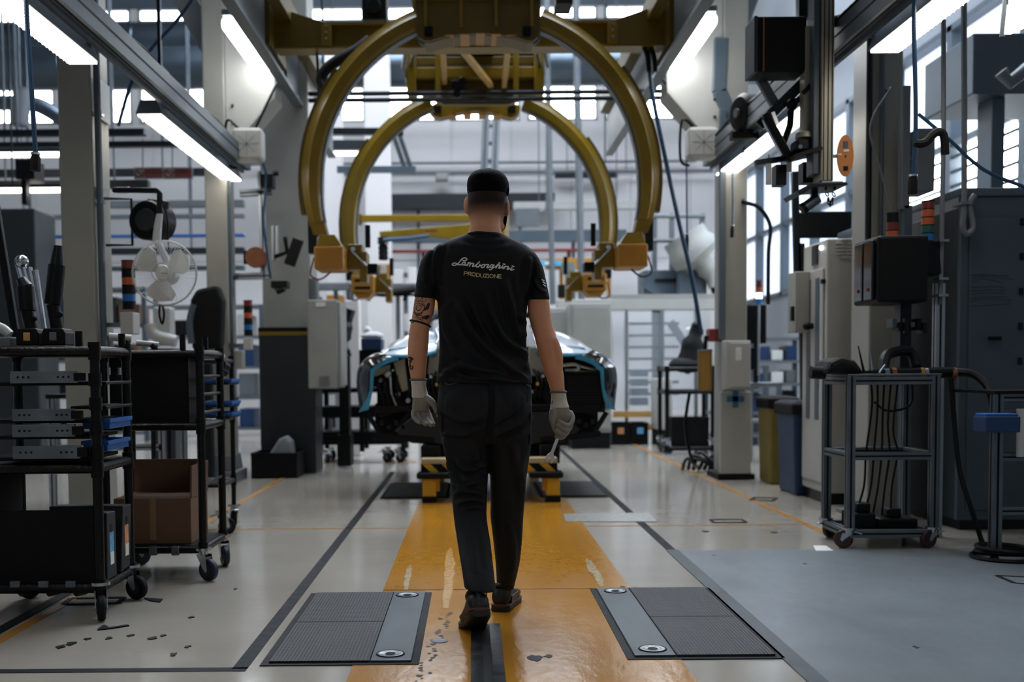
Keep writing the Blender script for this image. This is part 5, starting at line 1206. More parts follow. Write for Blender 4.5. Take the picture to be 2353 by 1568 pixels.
for px in (33, 98, 161):
    a = U(px, 1345, 4.43); cl = part(cart1, 'roller_clamp', B(a.x - .02, a.x + .02, 4.432, 4.45, a.z - .012, a.z + .014), aludark, bev=.003)
    part(cl, 'bolt', G().cyl((a.x + .012, 4.46, a.z - .035), (a.x + .035, 4.5, a.z - .035), .018, n=8), darksteel)
for k in range(4):
    z = ZA(880 + 55 * k, 4.5); part(cart1, 'post_collar', G().cyl((c1x1, c1y0, z), (c1x1, c1y0, z + .05), .026, n=12), black, True)
# contents of the first cart
def crate(name, label, cat, x0, x1, y0, y1, z0, z1, m, th=.006, group=None, handle=True, lab=None):
    t = thing(name, label, cat, ((x0 + x1) / 2, (y0 + y1) / 2, z0), group)
    part(t, 'bottom', B(x0, x1, y0, y1, z0, z0 + th), m)
    for a in ((x0, x1, y0, y0 + th), (x0, x1, y1 - th, y1), (x0, x0 + th, y0 + th, y1 - th), (x1 - th, x1, y0 + th, y1 - th)): part(t, 'side', B(*a, z0 + th, z1), m, bev=.002)
    part(t, 'rim', G().box(x0 - .006, x1 + .006, y0 - .006, y0, z1 - .015, z1).box(x0 - .006, x1 + .006, y1, y1 + .006, z1 - .015, z1).box(x0 - .006, x0, y0, y1, z1 - .015, z1).box(x1, x1 + .006, y0, y1, z1 - .015, z1), m)
    if lab: part(t, 'paper_label', lab[0], lab[1])
    return t
zz1 = ZA(977, 4.6); crate('parts_tray', 'upper blue plastic tray in the side of the left cart', 'tray', -1.56, -1.452, 4.52, 4.80, zz1, zz1 + .04, blueplastic)
zz2 = ZA(1027, 4.6); crate('parts_tray', 'lower blue plastic tray in the side of the left cart', 'tray', -1.56, -1.462, 4.52, 4.80, zz2, zz2 + .04, blueplastic)
zz0 = ZA(870, 4.6)
for k in range(3):
    a = U(225 + k * 25, 862, 4.52 + .13 * k); part(cart1, 'peg', G().cyl((a.x, a.y, a.z), (a.x, a.y, a.z + .03), .007, n=8), whiteplastic, True)
part(cart1, 'side_shelf', B(-1.6, -1.455, 4.5, 4.84, zz0 - .012, zz0), black, bev=.003)
part(cart1, 'side_shelf', B(-1.6, -1.455, 4.5, 4.84, ZA(925, 4.6) - .012, ZA(925, 4.6)), black, bev=.003)
for k, (y, lb, mm, tilt) in enumerate(((4.56, 'dark magazine file with a blue label in the left cart', 'blue_label', 0), (4.74, 'tilted magazine file with an orange label in the left cart', 'orange_label', .03))):
    z0 = ZA(1345, 4.46) + .022; zt = ZA(1172 if k == 0 else 1158, y)
    t = thing('magazine_file', lb, 'file box', (-1.5, y, z0))
    x = -1.47
    part(t, 'box_body', G().prism([(y - .055, z0), (y + .065, z0 + tilt * .3), (y + .065 + tilt * 1.2, zt), (y - .045 + tilt, zt + .005)], 'x', -1.78, x), mat('charcoal_card', '#15181c', .6), bev=.004)
    part(t, 'finger_hole', G().cyl((x, y + tilt, zt - .06), (x + .001, y + tilt, zt - .06), .016, n=14), blackmatte)
    part(t, 'paper_label', B(x, x + .0015, y - .022 + tilt * .6, y + .03 + tilt * .6, zt - .21, zt - .08), mat(mm, '#5aa0c8' if k == 0 else '#c98a5c', .6, 0, .3, 50))
    part(t, 'barcode_label', B(x + .0015, x + .003, y - .018 + tilt * .6, y + .026 + tilt * .6, zt - .21, zt - .16), paper)
# cordless tools on the cart
def cordless(label, pb, top, y, m=black, lean=0.0):
    a = U(pb[0], 790, y); zb = zt1 + .018
    t = thing('cordless_tool', label, 'power tool', (a.x, y, zb))
    w = (pb[1] - pb[0]) * y / FPX; x0 = U(pb[0], 790, y).x
    bt = part(t, 'battery', G().prism([(x0, zb + .006), (x0 + w, zb + .006), (x0 + w, zb + .055), (x0 + w * .9, zb + .075), (x0 + w * .1, zb + .075), (x0, zb + .055)], 'y', y, y + .11), m, bev=.006)
    part(bt, 'latch', B(x0 + w * .35, x0 + w * .65, y - .004, y, zb + .025, zb + .058), wood if lean else grey, bev=.003)
    part(bt, 'base_plate', B(x0 + .004, x0 + w - .004, y + .005, y + .1, zb, zb + .006), whiteplastic)
    p = [Vector((x0 + w * .5, y + .05, zb + .07)), U(top[0][0], top[0][1], y + .05), U(top[1][0], top[1][1], y + .06), U(top[2][0], top[2][1], y + .06)]
    part(t, 'handle', G().tube(p[:2], .026, 10), m, True)
    part(t, 'motor_body', G().tube([p[1], p[1] + (p[2] - p[1]) * .1, p[2]], .034, 12), m, True)
    part(t, 'chuck', G().tube(p[2:], [.03, .018], 10), darksteel, True)
    part(t, 'trigger', G().ball(p[0] + (p[1] - p[0]) * .6 + Vector((.025, -.01, 0)), .012), rubber, True)
    return t
cordless('black cordless tool with brown battery latch on left cart', (36, 88), ((62, 715), (58, 660), (48, 640)), 4.5, black, 1)
cordless('tall black cordless tool with grey battery latch on left cart', (95, 150), ((122, 700), (131, 610), (134, 565)), 4.5)
t = thing('glue_gun', 'white plastic tool at the left edge of the left cart', 'tool', tuple(U(5, 790, 4.52)))
part(t, 'body', G().tube([U(-20, 748, 4.55), U(5, 755, 4.55), U(22, 770, 4.55)], .02, 10, 3), whiteplastic, True)
part(t, 'base', B(XA(-25, 4.5), XA(26, 4.5), 4.5, 4.58, zt1 + .018, zt1 + .06), grey, bev=.006)
t = thing('tool_bundle', 'bundle of silver tubes standing behind the tools at left', 'bundle', tuple(U(90, 760, 4.75)))
for k in range(4): part(t, 'tube', G().cyl(U(85 + 6 * k, 770, 4.72), U(40 + 14 * k, 604 + 6 * k, 4.8), .012, n=8), chrome, True)
part(t, 'cap', G().ball(U(50, 602, 4.8), .03), chrome, True)
part(t, 'holder', B(XA(75, 4.7), XA(112, 4.7), 4.68, 4.78, zt1 + .018, zt1 + .08), black, bev=.006)
t = thing('tool_stand', 'black upright stand at the far left edge behind the tools', 'stand', tuple(U(20, 790, 4.8)))
part(t, 'upright', G().bar((U(42, 800, 4.8).x, 4.8, zt1 + .018), U(-25, 380, 4.8), .03, .03), black, bev=.004)
part(t, 'foot', B(XA(25, 4.8), XA(60, 4.8), 4.76, 4.84, zt1 + .018, zt1 + .03), black)
for px in (182, 280):
    a = U(px, 790, 4.5 if px < 200 else 4.84); part(cart1, 'post_top', G().cyl((a.x, a.y, zt1), (a.x, a.y, zt1 + .08), .015, n=10), black, True)
# second cart
c2x0, c2x1, c2y0, c2y1 = -1.72, -1.27, 5.28, 5.70
zt2 = ZA(808, 5.28)
cart2 = tube_cart('second black tube cart with a cardboard box on its base', c2x0, c2x1, c2y0, c2y1, zt2, (zt2, ZA(975, 5.28), ZA(1258, 5.28)), .019, (.4, .6, -.5, -1.1), zlow=.17, wm=mat('blue_black_rubber', '#0c1a2b', .6))
part(cart2, 'top_board', B(c2x0, c2x1, c2y0, c2y1, zt2 - .01, zt2 + .016), blackmatte)
part(cart2, 'mid_board', B(c2x0, c2x1, c2y0, c2y1, ZA(975, 5.28), ZA(975, 5.28) + .01), blackmatte)
part(cart2, 'base_board', B(c2x0, c2x1, c2y0, c2y1, ZA(1258, 5.28) + .01, ZA(1258, 5.28) + .02), blackmatte)
for k in range(3): part(cart2, 'side_rung', G().cyl((c2x1, c2y0, ZA(860 + 42 * k, 5.3)), (c2x1, c2y1, ZA(860 + 42 * k, 5.3)), .008, n=8), darksteel, True)
part(cart2, 'side_rung', G().cyl((c2x1, c2y0, ZA(1112, 5.3)), (c2x1, c2y1, ZA(1112, 5.3) + .01), .008, n=8), darksteel, True)
for px in (352, 403):
    a = U(px, 1262, 5.26); part(cart2, 'roller_clamp', B(a.x - .018, a.x + .018, 5.25, 5.28, a.z - .03, a.z + .012), aludark, bev=.004)
for px, y in ((420, 5.28), (472, 5.68)):
    a = U(px, 800, y); part(cart2, 'post_top', G().cyl((a.x, y, zt2), (a.x, y, zt2 + .09), .014, n=10), black, True)
z0 = ZA(975, 5.28) + .01
t = thing('storage_box', 'large black box on the middle shelf of the second cart', 'box', (-1.5, 5.5, z0))
part(t, 'box_body', B(-1.70, -1.335, 5.30, 5.66, z0, ZA(815, 5.3)), blackmatte, bev=.006); part(t, 'corner_strip', B(-1.335, -1.327, 5.3, 5.32, z0, ZA(815, 5.3)), black)
z0 = ZA(1258, 5.28) + .02
t = thing('cardboard_box', 'brown cardboard box on the base of the second cart', 'box', (-1.5, 5.45, z0))
part(t, 'box_body', B(-1.70, -1.335, 5.32, 5.66, z0, ZA(1140, 5.32)), cardboard, bev=.004)
part(t, 'flap', G().bar((-1.335, 5.49, ZA(1140, 5.32)), (-1.33, 5.49, ZA(1066, 5.32)), .008, .33, (0, 1, 0)), cardboard)
part(t, 'flap', B(-1.70, -1.36, 5.655, 5.662, ZA(1140, 5.32), ZA(1062, 5.32)), cardboard)
part(t, 'tape', B(-1.53, -1.50, 5.318, 5.3205, z0 + .02, ZA(1140, 5.32)), mat('packing_tape', '#8a6f52', .35))
zc = zt2 + .016
for k, (px, py, lb) in enumerate(((275, 780, 'small white spray gun lying on the second cart'), (338, 800, 'small pale hand tool on the second cart'))):
    a = U(px, py, 5.4); t = thing('hand_tool', lb, 'tool', (a.x, 5.4, zc))
    part(t, 'barrel', G().tube([Vector((a.x - .05, 5.4, zc + .07 - .03 * k)), Vector((a.x + .05, 5.42, zc + .06 - .03 * k))], .02 - .006 * k, 10), whiteplastic, True)
    part(t, 'grip', G().tube([Vector((a.x + .02, 5.41, zc + .06 - .03 * k)), Vector((a.x + .05, 5.41, zc + .002))], .014, 8), black, True)
# third cart further back with blue trays
c3x0, c3x1, c3y0, c3y1 = -1.85, -1.50, 6.75, 7.1
c3x1 = XA(503, 6.75); c3x0 = c3x1 - .4; zt3 = ZA(825, 6.75)
cart3 = tube_cart('third black cart with small blue trays behind the second cart', c3x0, c3x1, c3y0, c3y1, zt3, (zt3, ZA(960, 6.75), .3), .015, (.3, 1, .5, 2), zlow=.16)
for z_ in (zt3, ZA(960, 6.75), .3): part(cart3, 'shelf_board', B(c3x0, c3x1, c3y0, c3y1, z_ - .008, z_ + .012), blackmatte)
for k, py in enumerate((868, 920, 945)):
    zk = ZA(py + 8, 6.8); part(cart3, 'tray_shelf', B(c3x0 + .02, c3x1 + .05, 6.78, 7.08, zk - .01, zk), black)
    crate('parts_tray', ('top', 'middle', 'bottom')[k] + ' small blue tray on the third cart', 'tray', c3x1 - .12, c3x1 + .06, 6.8, 7.05, zk, zk + .025, blueplastic, .004)
for k, (px, py) in enumerate(((497, 815), (510, 838), (505, 850))):
    part(cart3, 'hanging_tool', G().cyl(U(px, py, 6.72), U(px + 12, py + 6, 6.8), .025, n=10), [whiteplastic, black, black][k], True)
# desk frame seen between carts
t = thing('work_table', 'pale grey table frame behind the carts at left', 'table', (-2.7, 8.3, 0))
for x in (-2.98, -2.2):
    for y in (8.0, 8.6): extr(t, 'leg', (x, y, 0), (x, y, .8), .045, alu)
part(t, 'table_top', B(-3.0, -2.18, 7.95, 8.65, .8, .83), black); extr(t, 'rail', (-2.98, 8.0, .45), (-2.2, 8.0, .45), .045, alu)
t2 = crate('storage_bin', 'dark bin on the table frame behind the carts', 'bin', -2.75, -2.35, 8.1, 8.5, .83, 1.05, blackmatte)

# fan, its bracket, hose reel
fy = 7.0; fc = U(378, 628, fy); FR = 73 * fy / FPX
fan = thing('wall_fan', 'white three-blade fan with wire guard hanging from the column', 'fan', tuple(fc))
g = G()
for k in range(72):
    a = 2 * math.pi * k / 72; d = Vector((math.cos(a), 0, math.sin(a)))
    g.tube([fc + d * .055 + Vector((0, -.075, 0)), fc + d * FR * .6 + Vector((0, -.07, 0)), fc + d * FR * .93 + Vector((0, -.045, 0)), fc + d * FR], .0011, 4, 3)
part(fan, 'wire_guard', g, mat('clear_guard_wire', '#c4c8c8', .4), kind='stuff')
part(fan, 'guard_ring', G().torus(fc, (0, 1, 0), FR, .006, 48, 8), whiteplastic, True)
part(fan, 'guard_ring', G().torus(fc + Vector((0, -.074, 0)), (0, 1, 0), .056, .004, 32, 6), whiteplastic, True)
g = G()
for k in range(36):
    a = 2 * math.pi * k / 36; d = Vector((math.cos(a), 0, math.sin(a))); g.tube([fc + d * FR, fc + d * FR * .85 + Vector((0, .06, 0)), fc + d * .07 + Vector((0, .08, 0))], .0011, 4, 3)
part(fan, 'rear_guard', g, MATS['clear_guard_wire'], kind='stuff')
blm = mat('white_fan_blade', '#c9c9c3', .4, 0, .05, 6)
part(fan, 'hub_cap', G().lathe(fc + Vector((0, -.06, 0)), (0, 1, 0), [(.02, 0), (.044, .008), (.048, .02), (.048, .05)], 24), blm, True)
for k, a0 in enumerate((35, 145, 268)):
    a0 = math.radians(a0); pts = []
    for (r_, w_) in ((.04, -.4), (.08, -.66), (.13, -.72), (.168, -.55), (.182, -.15), (.178, .3), (.15, .52), (.09, .5), (.04, .4)): pts.append((r_, a0 + w_))
    v = [fc + Vector((r_ * math.cos(a), .0 + .05 * (a - a0) - .03, r_ * math.sin(a))) for r_, a in pts]
    o = part(fan, 'blade', G().add(v, [tuple(range(len(v)))]), blm); md = o.modifiers.new('s', 'SOLIDIFY'); md.thickness = .006
part(fan, 'motor', G().lathe(fc + Vector((0, .02, 0)), (0, 1, 0), [(.03, 0), (.06, .01), (.065, .1), (.04, .14)], 20), whiteplastic, True)
nk = part(fan, 'neck', G().loft([supring(U(360, 555, fy + .1), .026, .03, 16), supring(U(363, 520, fy + .1), .024, .026, 16), supring(U(367, 492, fy + .1), .02, .02, 16)]), whiteplastic, True)
part(fan, 'drop_pipe', G().tube([U(367, 500, fy + .1), U(367, 445, fy + .1), U(362, 438, fy + .1), U(290, 437, fy + .2), U(262, 437, fy + .25)], .018, 10), black, True)
part(fan, 'pipe_sleeve', G().cyl(U(268, 437, fy + .25), U(296, 437, fy + .22), .021, n=12), chrome, True)
part(fan, 'wall_bracket', B(-2.385, -2.37, 7.24, 7.4, ZA(450, 7.3), ZA(425, 7.3)), chrome)
part(fan, 'neck_arm', G().tube([U(360, 552, fy + .1), fc + Vector((0, .1, .06))], .022, 10), whiteplastic, True)
part(fan, 'logo_print', G().tube([U(370, 627, fy - .068), U(386, 629, fy - .068)], .0018, 6), blackmatte)
part(fan, 'plug_cable', G().tube([U(368, 700, fy), U(366, 722, fy), U(373, 745, fy), U(377, 722, fy), U(374, 704, fy)], .007, 6, 4), black, True)
part(fan, 'power_cable', G().tube([U(372, 460, fy + .08), U(384, 500, fy + .08), U(386, 545, fy + .1), U(388, 570, fy + .06)], .005, 6, 4), black, True)
rc = U(333, 508, 7.45)
reel = thing('hose_reel', 'black round hose reel behind the white fan', 'hose reel', tuple(rc))
part(reel, 'drum', G().lathe(rc + Vector((.02, -.06, 0)), (.25, 1, 0), [(.02, 0), (.12, .005), (.13, .02), (.125, .1), (.13, .17), (.1, .2)], 28), black, True)
part(reel, 'cover', G().lathe(rc + Vector((.018, -.075, 0)), (.25, 1, 0), [(.012, 0), (.07, .004), (.075, .02)], 24), darkgrey, True)
part(reel, 'guide', G().bar(rc + Vector((.02, 0, .12)), rc + Vector((.16, 0, .1)), .05, .05), darkgrey, bev=.01)
part(reel, 'bracket', G().tube([(-2.37, 7.4, rc.z + .14), rc + Vector((-.1, .05, .15)), rc + Vector((-.1, .05, -.15)), (-2.37, 7.4, rc.z - .16)], .01, 8), black, True)
def stack_light(label, px, py0, py1, Y, w, cols, name='stack_light', pole=None):
    a = U(px, py1, Y); zb, zt = a.z, ZA(py0, Y); r = w * Y / FPX / 2
    t = thing(name, label, 'signal light', (a.x, Y, zb)); n = len(cols); h = (zt - zb) / n
    for k, m in enumerate(cols):
        part(t, 'lens', G().cyl((a.x, Y, zb + k * h), (a.x, Y, zb + (k + 1) * h - .004), r, n=16), m, True)
        part(t, 'ring', G().cyl((a.x, Y, zb + (k + 1) * h - .006), (a.x, Y, zb + (k + 1) * h), r * 1.04, n=16), blackmatte, True)
    if pole: part(t, 'pole', G().cyl((a.x, Y, pole), (a.x, Y, zb), r * .4, n=8), alu, True)
    return t
t = stack_light('orange and blue signal light on a white box beside the fan', 297, 592, 712, 7.3, 30, [black, bluelens, blackmatte, orangelens, blackmatte, redlens])
part(t, 'base_box', B(XA(284, 7.3), XA(314, 7.3), 7.25, 7.4, ZA(762, 7.3), ZA(712, 7.3)), white, bev=.006)
part(t, 'mount', B(-2.385, XA(300, 7.3), 7.3, 7.34, ZA(745, 7.3), ZA(735, 7.3)), aludark)
t = stack_light('orange and blue signal light beside the second column', 571, 686, 772, 9.98, 20, [blackmatte, bluelens, blackmatte, orangelens, blackmatte, redlens])
part(t, 'base_box', B(XA(562, 9.98), XA(580, 9.98), 9.94, 10.04, ZA(800, 9.98), ZA(772, 9.98)), white, bev=.005)
part(t, 'mount', B(-2.145, XA(566, 9.98), 10.0, 10.03, ZA(795, 9.98), ZA(785, 9.98)), aludark)
# white loudspeakers under the knees
for s, (pa, pb, pc, pd), lb, Y in ((-1, (533, 292, 600, 368), 'square white loudspeaker under the left knee bracket', 9.6), (1, (1583, 290, 1652, 362), 'square white loudspeaker under the right knee bracket', 9.6)):
    a, b_ = U(pa, pd, Y), U(pc, pb, Y); t = thing('loudspeaker', lb, 'speaker', ((a.x + b_.x) / 2, Y, a.z))
    part(t, 'cabinet', B(a.x, b_.x, Y, Y + .2, a.z, b_.z), white, bev=.03); c = Vector(((a.x + b_.x) / 2, Y - .001, (a.z + b_.z) / 2))
    for k in range(8):
        d = Vector((math.cos(k * math.pi / 4), 0, math.sin(k * math.pi / 4))); part(t, 'grille_rib', G().bar(c + d * .02, c + d * .1, .003, .003), grey)
    part(t, 'centre_boss', G().cyl(c + Vector((0, -.006, 0)), c, .012, n=12), grey, True)
    part(t, 'cable', G().tube([Vector((a.x + .05, Y + .05, b_.z)), Vector((a.x - .05, Y + .05, b_.z + .06)), Vector((a.x - .06, Y + .06, a.z)), Vector((a.x + .02, Y + .1, a.z - .05))], .012, 6, 5), black, True)
    part(t, 'bracket', G().bar(Vector(((a.x + b_.x) / 2, Y + .15, b_.z - .02)), Vector(((a.x + b_.x) / 2 + s * .06, Y + .42, 3.1)), .04, .03), darksteel)
# aluminium equipment arm with screen between second and third column
t = thing('equipment_arm', 'aluminium profile arm with tilted screen beside the dark column', 'equipment arm', tuple(U(610, 640, 10.3)))
extr(t, 'upright', U(608, 640, 10.3), U(600, 395, 10.3), .06, alu); extr(t, 'upright', U(632, 600, 10.3), U(632, 520, 10.3), .06, alu)
extr(t, 'cross_arm', U(540, 636, 10.3), U(622, 634, 10.3), .06, alu); extr(t, 'cross_arm', U(552, 445, 10.3), U(625, 440, 10.3), .06, aludark)
part(t, 'drive_disc', G().cyl(U(588, 592, 10.35), U(588, 592, 10.2), .095, n=24), brown, True)
part(t, 'disc_holder', G().bar(U(560, 592, 10.32), U(600, 592, 10.32), .03, .12), black)
part(t, 'screen', G().bar(U(686, 550, 10.2), U(665, 610, 10.2), .1, .05, (0, 1, 0)), black, bev=.008)
part(t, 'screen_arm', G().tube([U(632, 590, 10.25), U(660, 580, 10.2), U(655, 545, 10.2)], .02, 8), black, True)
part(t, 'scanner', G().box(*pbox(622, 645, 660, 662, 10.15, 10.3)).tube([U(632, 655, 10.2), U(640, 672, 10.15), U(655, 665, 10.1)], .022, 8), black, bev=.006)
part(t, 'cable', G().tube([U(603, 370, 10.2), U(612, 410, 10.2), U(605, 500, 10.2), U(612, 570, 10.2), U(622, 640, 10.2)], .012, 6, 4), blueair, True)
part(t, 'wall_arm', G().bar(U(545, 636, 10.3), (-2.14, 10.2, ZA(636, 10.3)), .04, .04), aludark)
part(t, 'valve_cluster', G().box(*pbox(600, 400, 626, 430, 10.2, 10.35)).cyl(U(628, 398, 10.2), U(640, 398, 10.2), .025, n=10), black)
# grey cabinet on the dark column
t = thing('electrical_cabinet', 'light grey electrical cabinet hung beside the dark column', 'cabinet', tuple(U(745, 890, 10.5)))
x0, x1, z0, z1 = XA(708, 10.5), XA(776, 10.5), ZA(890, 10.5), ZA(686, 10.5)
part(t, 'body', B(x0, x1, 10.5, 11.1, z0, z1), lightgrey, bev=.01)
part(t, 'door', B(x1, x1 + .025, 10.53, 11.07, z0 + .02, z1 - .02), lightgrey, bev=.005)
part(t, 'door_strip', B(x1 + .025, x1 + .032, 10.54, 10.58, z0 + .1, z1 - .15), white)
part(t, 'name_plate', B(XA(728, 10.5), XA(750, 10.5), 10.495, 10.501, ZA(702, 10.5), ZA(692, 10.5)), paper)
g = G()
for k in range(5): g.box(XA(733, 10.5), XA(757, 10.5), 10.496, 10.501, ZA(884 - 5 * k, 10.5), ZA(882 - 5 * k, 10.5))
part(t, 'vent', g, grey); part(t, 'cable_gland', G().cyl((x0 + .05, 10.6, z1), (x0 + .05, 10.6, z1 + .2), .05, n=12), grey, True)
# black bin with bag by the dark column
z1 = ZA(1037, 10.5); t = crate('black_bin', 'low black bin with crumpled clear bag by the dark column', 'bin', XA(580, 10.45), XA(685, 10.45), 10.3, 10.75, 0, ZA(1035, 10.45), black, .01)
part(t, 'plastic_bag', G().prism([(XA(615, 10.45), z1 - .02), (XA(640, 10.45), ZA(1005, 10.45)), (XA(655, 10.45), ZA(998, 10.45)), (XA(668, 10.45), ZA(1012, 10.45)), (XA(672, 10.45), z1 - .02)], 'y', 10.4, 10.6), mat('clear_bag', '#8c9294', .3), bev=.02)
# black rack left of the car
rk = thing('parts_rack', 'low black rack on casters left of the car', 'rack', (XA(820, 12), 12.2, 0))
xa, xb = XA(735, 12), XA(925, 12)
for x in (xa, xb, (xa + xb) / 2):
    for y in (12.0, 12.5): part(rk, 'post', B(x - .025, x + .025, y - .025, y + .025, .12, ZA(890, 12)), black)
for x in (xa + .05, xb - .06, xb - .2):
    for y in (12.0, 12.5): caster(rk, x, y, .6 + x, ztop=.14)
for py, h in ((895, .05), (945, .12), (1005, .14)): part(rk, 'shelf', B(xa, xb, 11.97, 12.53, ZA(py, 12) - h / 2, ZA(py, 12) + h / 2), black, bev=.01)
for k in range(4): part(rk, 'bracket', B(xa + .1 + .2 * k, xa + .13 + .2 * k, 11.95, 11.99, ZA(985, 12), ZA(960, 12)), grey)
t = thing('blue_crate', 'blue crate with white cloth left of the car nose', 'crate', tuple(U(850, 803, 12.3)))
part(t, 'crate_body', B(*pbox(830, 778, 876, 804, 12.1, 12.5)), bluedark, bev=.008)
part(t, 'cloth', G().ball(U(855, 772, 12.3), .1, sc=(1.3, 1, .45)).ball(U(845, 763, 12.3), .06, sc=(.8, .8, 1)), paper, True)
t3 = B(*pbox(826, 804, 880, 890, 12.15, 12.45)); part(t, 'stand', t3, black)
t = thing('bumper_part', 'curved black bumper part standing beside the grey cabinet', 'car part', tuple(U(795, 800, 11.4)))
part(t, 'shell', G().tube([U(800, 710, 11.4), U(792, 740, 11.4), U(785, 780, 11.4), U(795, 812, 11.4), U(806, 812, 11.4)], [.08, .1, .06, .03], 10, 4), carblack, True)
part(t, 'stand', B(*pbox(780, 800, 800, 1000, 11.4, 11.6)), black); part(t, 'stand_foot', B(*pbox(775, 1000, 805, 1072, 11.35, 11.65)), black)
# ------------------------------------------------------------------ right: cabinets, trolley, screens, bins
# tall dark grey machine enclosure
mx0, my0 = XA(2203, 6.7), 6.7
zt = ZA(452, 6.7, 2250); ZENC = zt + .05
m_enc = mat('slate_enclosure_paint', '#3c4852', .45, 0, .12, 2.2)
t = thing('machine_enclosure', 'tall slate grey machine enclosure at the right edge', 'machine', (4, 8, 0))
part(t, 'front_panel', B(mx0, 4.9, my0, my0 + .04, .06, zt), m_enc, bev=.006)
part(t, 'panel_door', B(XA(2222, 6.7), 3.55, my0 - .012, my0 + .002, .12, zt - .12), m_enc, bev=.006)
part(t, 'side_panel', B(mx0, mx0 + .03, my0 + .04, 8.9, .06, zt - .06), mat('dark_slate_paint', '#20272c', .5), bev=.004)
part(t, 'roof', B(mx0 - .02, 4.9, my0 - .02, 8.9, zt, zt + .05), steelblue, bev=.01)
part(t, 'plinth', B(mx0 + .03, 4.9, my0 + .03, 8.9, 0, .08), darksteel)
h = part(t, 'handle', G().tube([U(2272, 778, 6.66), U(2300, 778, 6.66)], .012, 8), blackmatte, True)
for py in (520, 600, 680, 760, 840): part(t, 'hinge', B(XA(2340, 6.68), XA(2347, 6.68), my0 - .03, my0, ZA(py + 8, 6.68), ZA(py - 8, 6.68)), darksteel)
g = G()
for k in range(9): g.tube([U(2225 + random.uniform(0, 10), 632 + k * 9, 6.685), U(2260, 628 + k * 9 + random.uniform(-6, 6), 6.685), U(2320 + random.uniform(-15, 10), 634 + k * 8, 6.685)], .002, 4, 3)
part(t, 'scuff_marks', g, mat('dark_scuff', '#37444f', .6), kind='stuff')
part(t, 'hook_conduit', G().tube([U(2215, -20, 6.6), U(2216, 440, 6.6), U(2212, 515, 6.6), U(2222, 538, 6.6), U(2236, 520, 6.6), U(2228, 470, 6.6), U(2240, 448, 6.6)], .017, 8, 4), grey, True)
part(t, 'pipe_clip', B(XA(2203, 6.58), XA(2228, 6.58), 6.57, 6.7, ZA(480, 6.6), ZA(474, 6.6)), grey)
# white switch cabinet with louvres
t = thing('switch_cabinet', 'white switch cabinet with louvred face behind the black monitor', 'cabinet', (2.75, 8.3, 0))
X0 = 2.5; zc = ZA(548, 8.0, 1950)
part(t, 'body', B(X0, 2.86, 8.0, 8.57, .08, zc), white, bev=.012)
part(t, 'plinth', B(X0 + .02, 2.84, 8.03, 8.55, 0, .08), darksteel)
dr = part(t, 'door', B(X0 - .015, X0, 8.05, 8.53, .15, ZA(620, 8.2, 1870)), white, bev=.006)
for y in (8.12, 8.33): part(dr, 'window', B(X0 - .02, X0 - .014, y, y + .09, .6, ZA(640, 8.2, 1870)), steelblue, bev=.004)
part(dr, 'handle', G().cyl((X0 - .06, 8.27, ZA(755, 8.2)), (X0 - .015, 8.27, ZA(755, 8.2)), .022, n=12).ball((X0 - .06, 8.27, ZA(755, 8.2)), .03), black, True)
part(dr, 'hinge', B(X0 - .03, X0 + .01, 8.03, 8.05, ZA(660, 8.1), ZA(650, 8.1)), darksteel)
part(t, 'display', B(X0 - .012, X0, 8.2, 8.33, ZA(608, 8.2, 1870), ZA(562, 8.2, 1870)), screen, bev=.003)
part(t, 'indicator', G().cyl((X0 - .014, 8.12, ZA(579, 8.2)), (X0, 8.12, ZA(579, 8.2)), .014, n=12), mat('lit_indicator', '#e9f2ff', .4, emit=6), True)
for k in range(6):
    for a, b_ in ((1918, 1938), (1943, 1963)):
        if k in (0, 5) and a == 1943: continue
        pa, pb = (a, b_) if k not in (0, 5) else (1930, 1952)
        part(t, 'vent_slat', B(XA(pa, 8), XA(pb, 8), 7.988, 8.0, ZA(561 + 8 * k, 8), ZA(556 + 8 * k, 8)), white, bev=.002)
part(t, 'side_box', B(X0 - .12, X0 - .015, 8.35, 8.56, ZA(765, 8.5, 1830), ZA(628, 8.5, 1830)), lightgrey, bev=.006)
part(t, 'side_handle', B(X0 - .14, X0 - .12, 8.38, 8.42, ZA(745, 8.5), ZA(712, 8.5)), black)
# black tall screen and board above it
t = thing('info_board', 'wide black display board above the white switch cabinet', 'display', tuple(U(1900, 548, 9)))
part(t, 'panel', B(XA(1838, 9), XA(1955, 9), 9.0, 9.08, ZA(552, 9), ZA(492, 9)), blackmatte, bev=.01)
part(t, 'post', G().bar(U(1832, 640, 9.04), U(1826, 395, 9.04), .05, .05), darksteel); part(t, 'post_base', G().bar(U(1840, 560, 9.04), (U(1855, 700, 9.04).x, 9.04, 0), .05, .05), darksteel)
# black control monitor on aluminium post
t = thing('control_monitor', 'bulky black control monitor housing on aluminium post at right', 'monitor', (2.4, 6.4, .9))
x0, x1 = 2.17, XA(2128, 6.3); z0, z1 = ZA(703, 6.3), ZA(549, 6.3)
part(t, 'housing', G().prism([(2.235, 6.66), (2.25, 6.3), (x1, 6.28), (x1 + .02, 6.7)], 'z', z0, z1), black, bev=.015)
for k in (0, 1): sp = part(t, 'side_panel', B(2.229, 2.245, 6.34 + .16 * k, 6.47 + .16 * k, z0 + .02, z1 - .02), screen, bev=.004); part(sp, 'button', G().cyl((2.222, 6.4 + .16 * k, z0 + .08), (2.23, 6.4 + .16 * k, z0 + .08), .012, n=10), redlens, True)
part(t, 'rear_arm', B(x1, XA(2165, 6.4), 6.4, 6.6, ZA(640, 6.4), ZA(560, 6.4)), black, bev=.01)
extr(t, 'post', (XA(2155, 6.45), 6.45, 0.0), (XA(2155, 6.45), 6.45, ZA(660, 6.45)), .05, alu, d=.06)
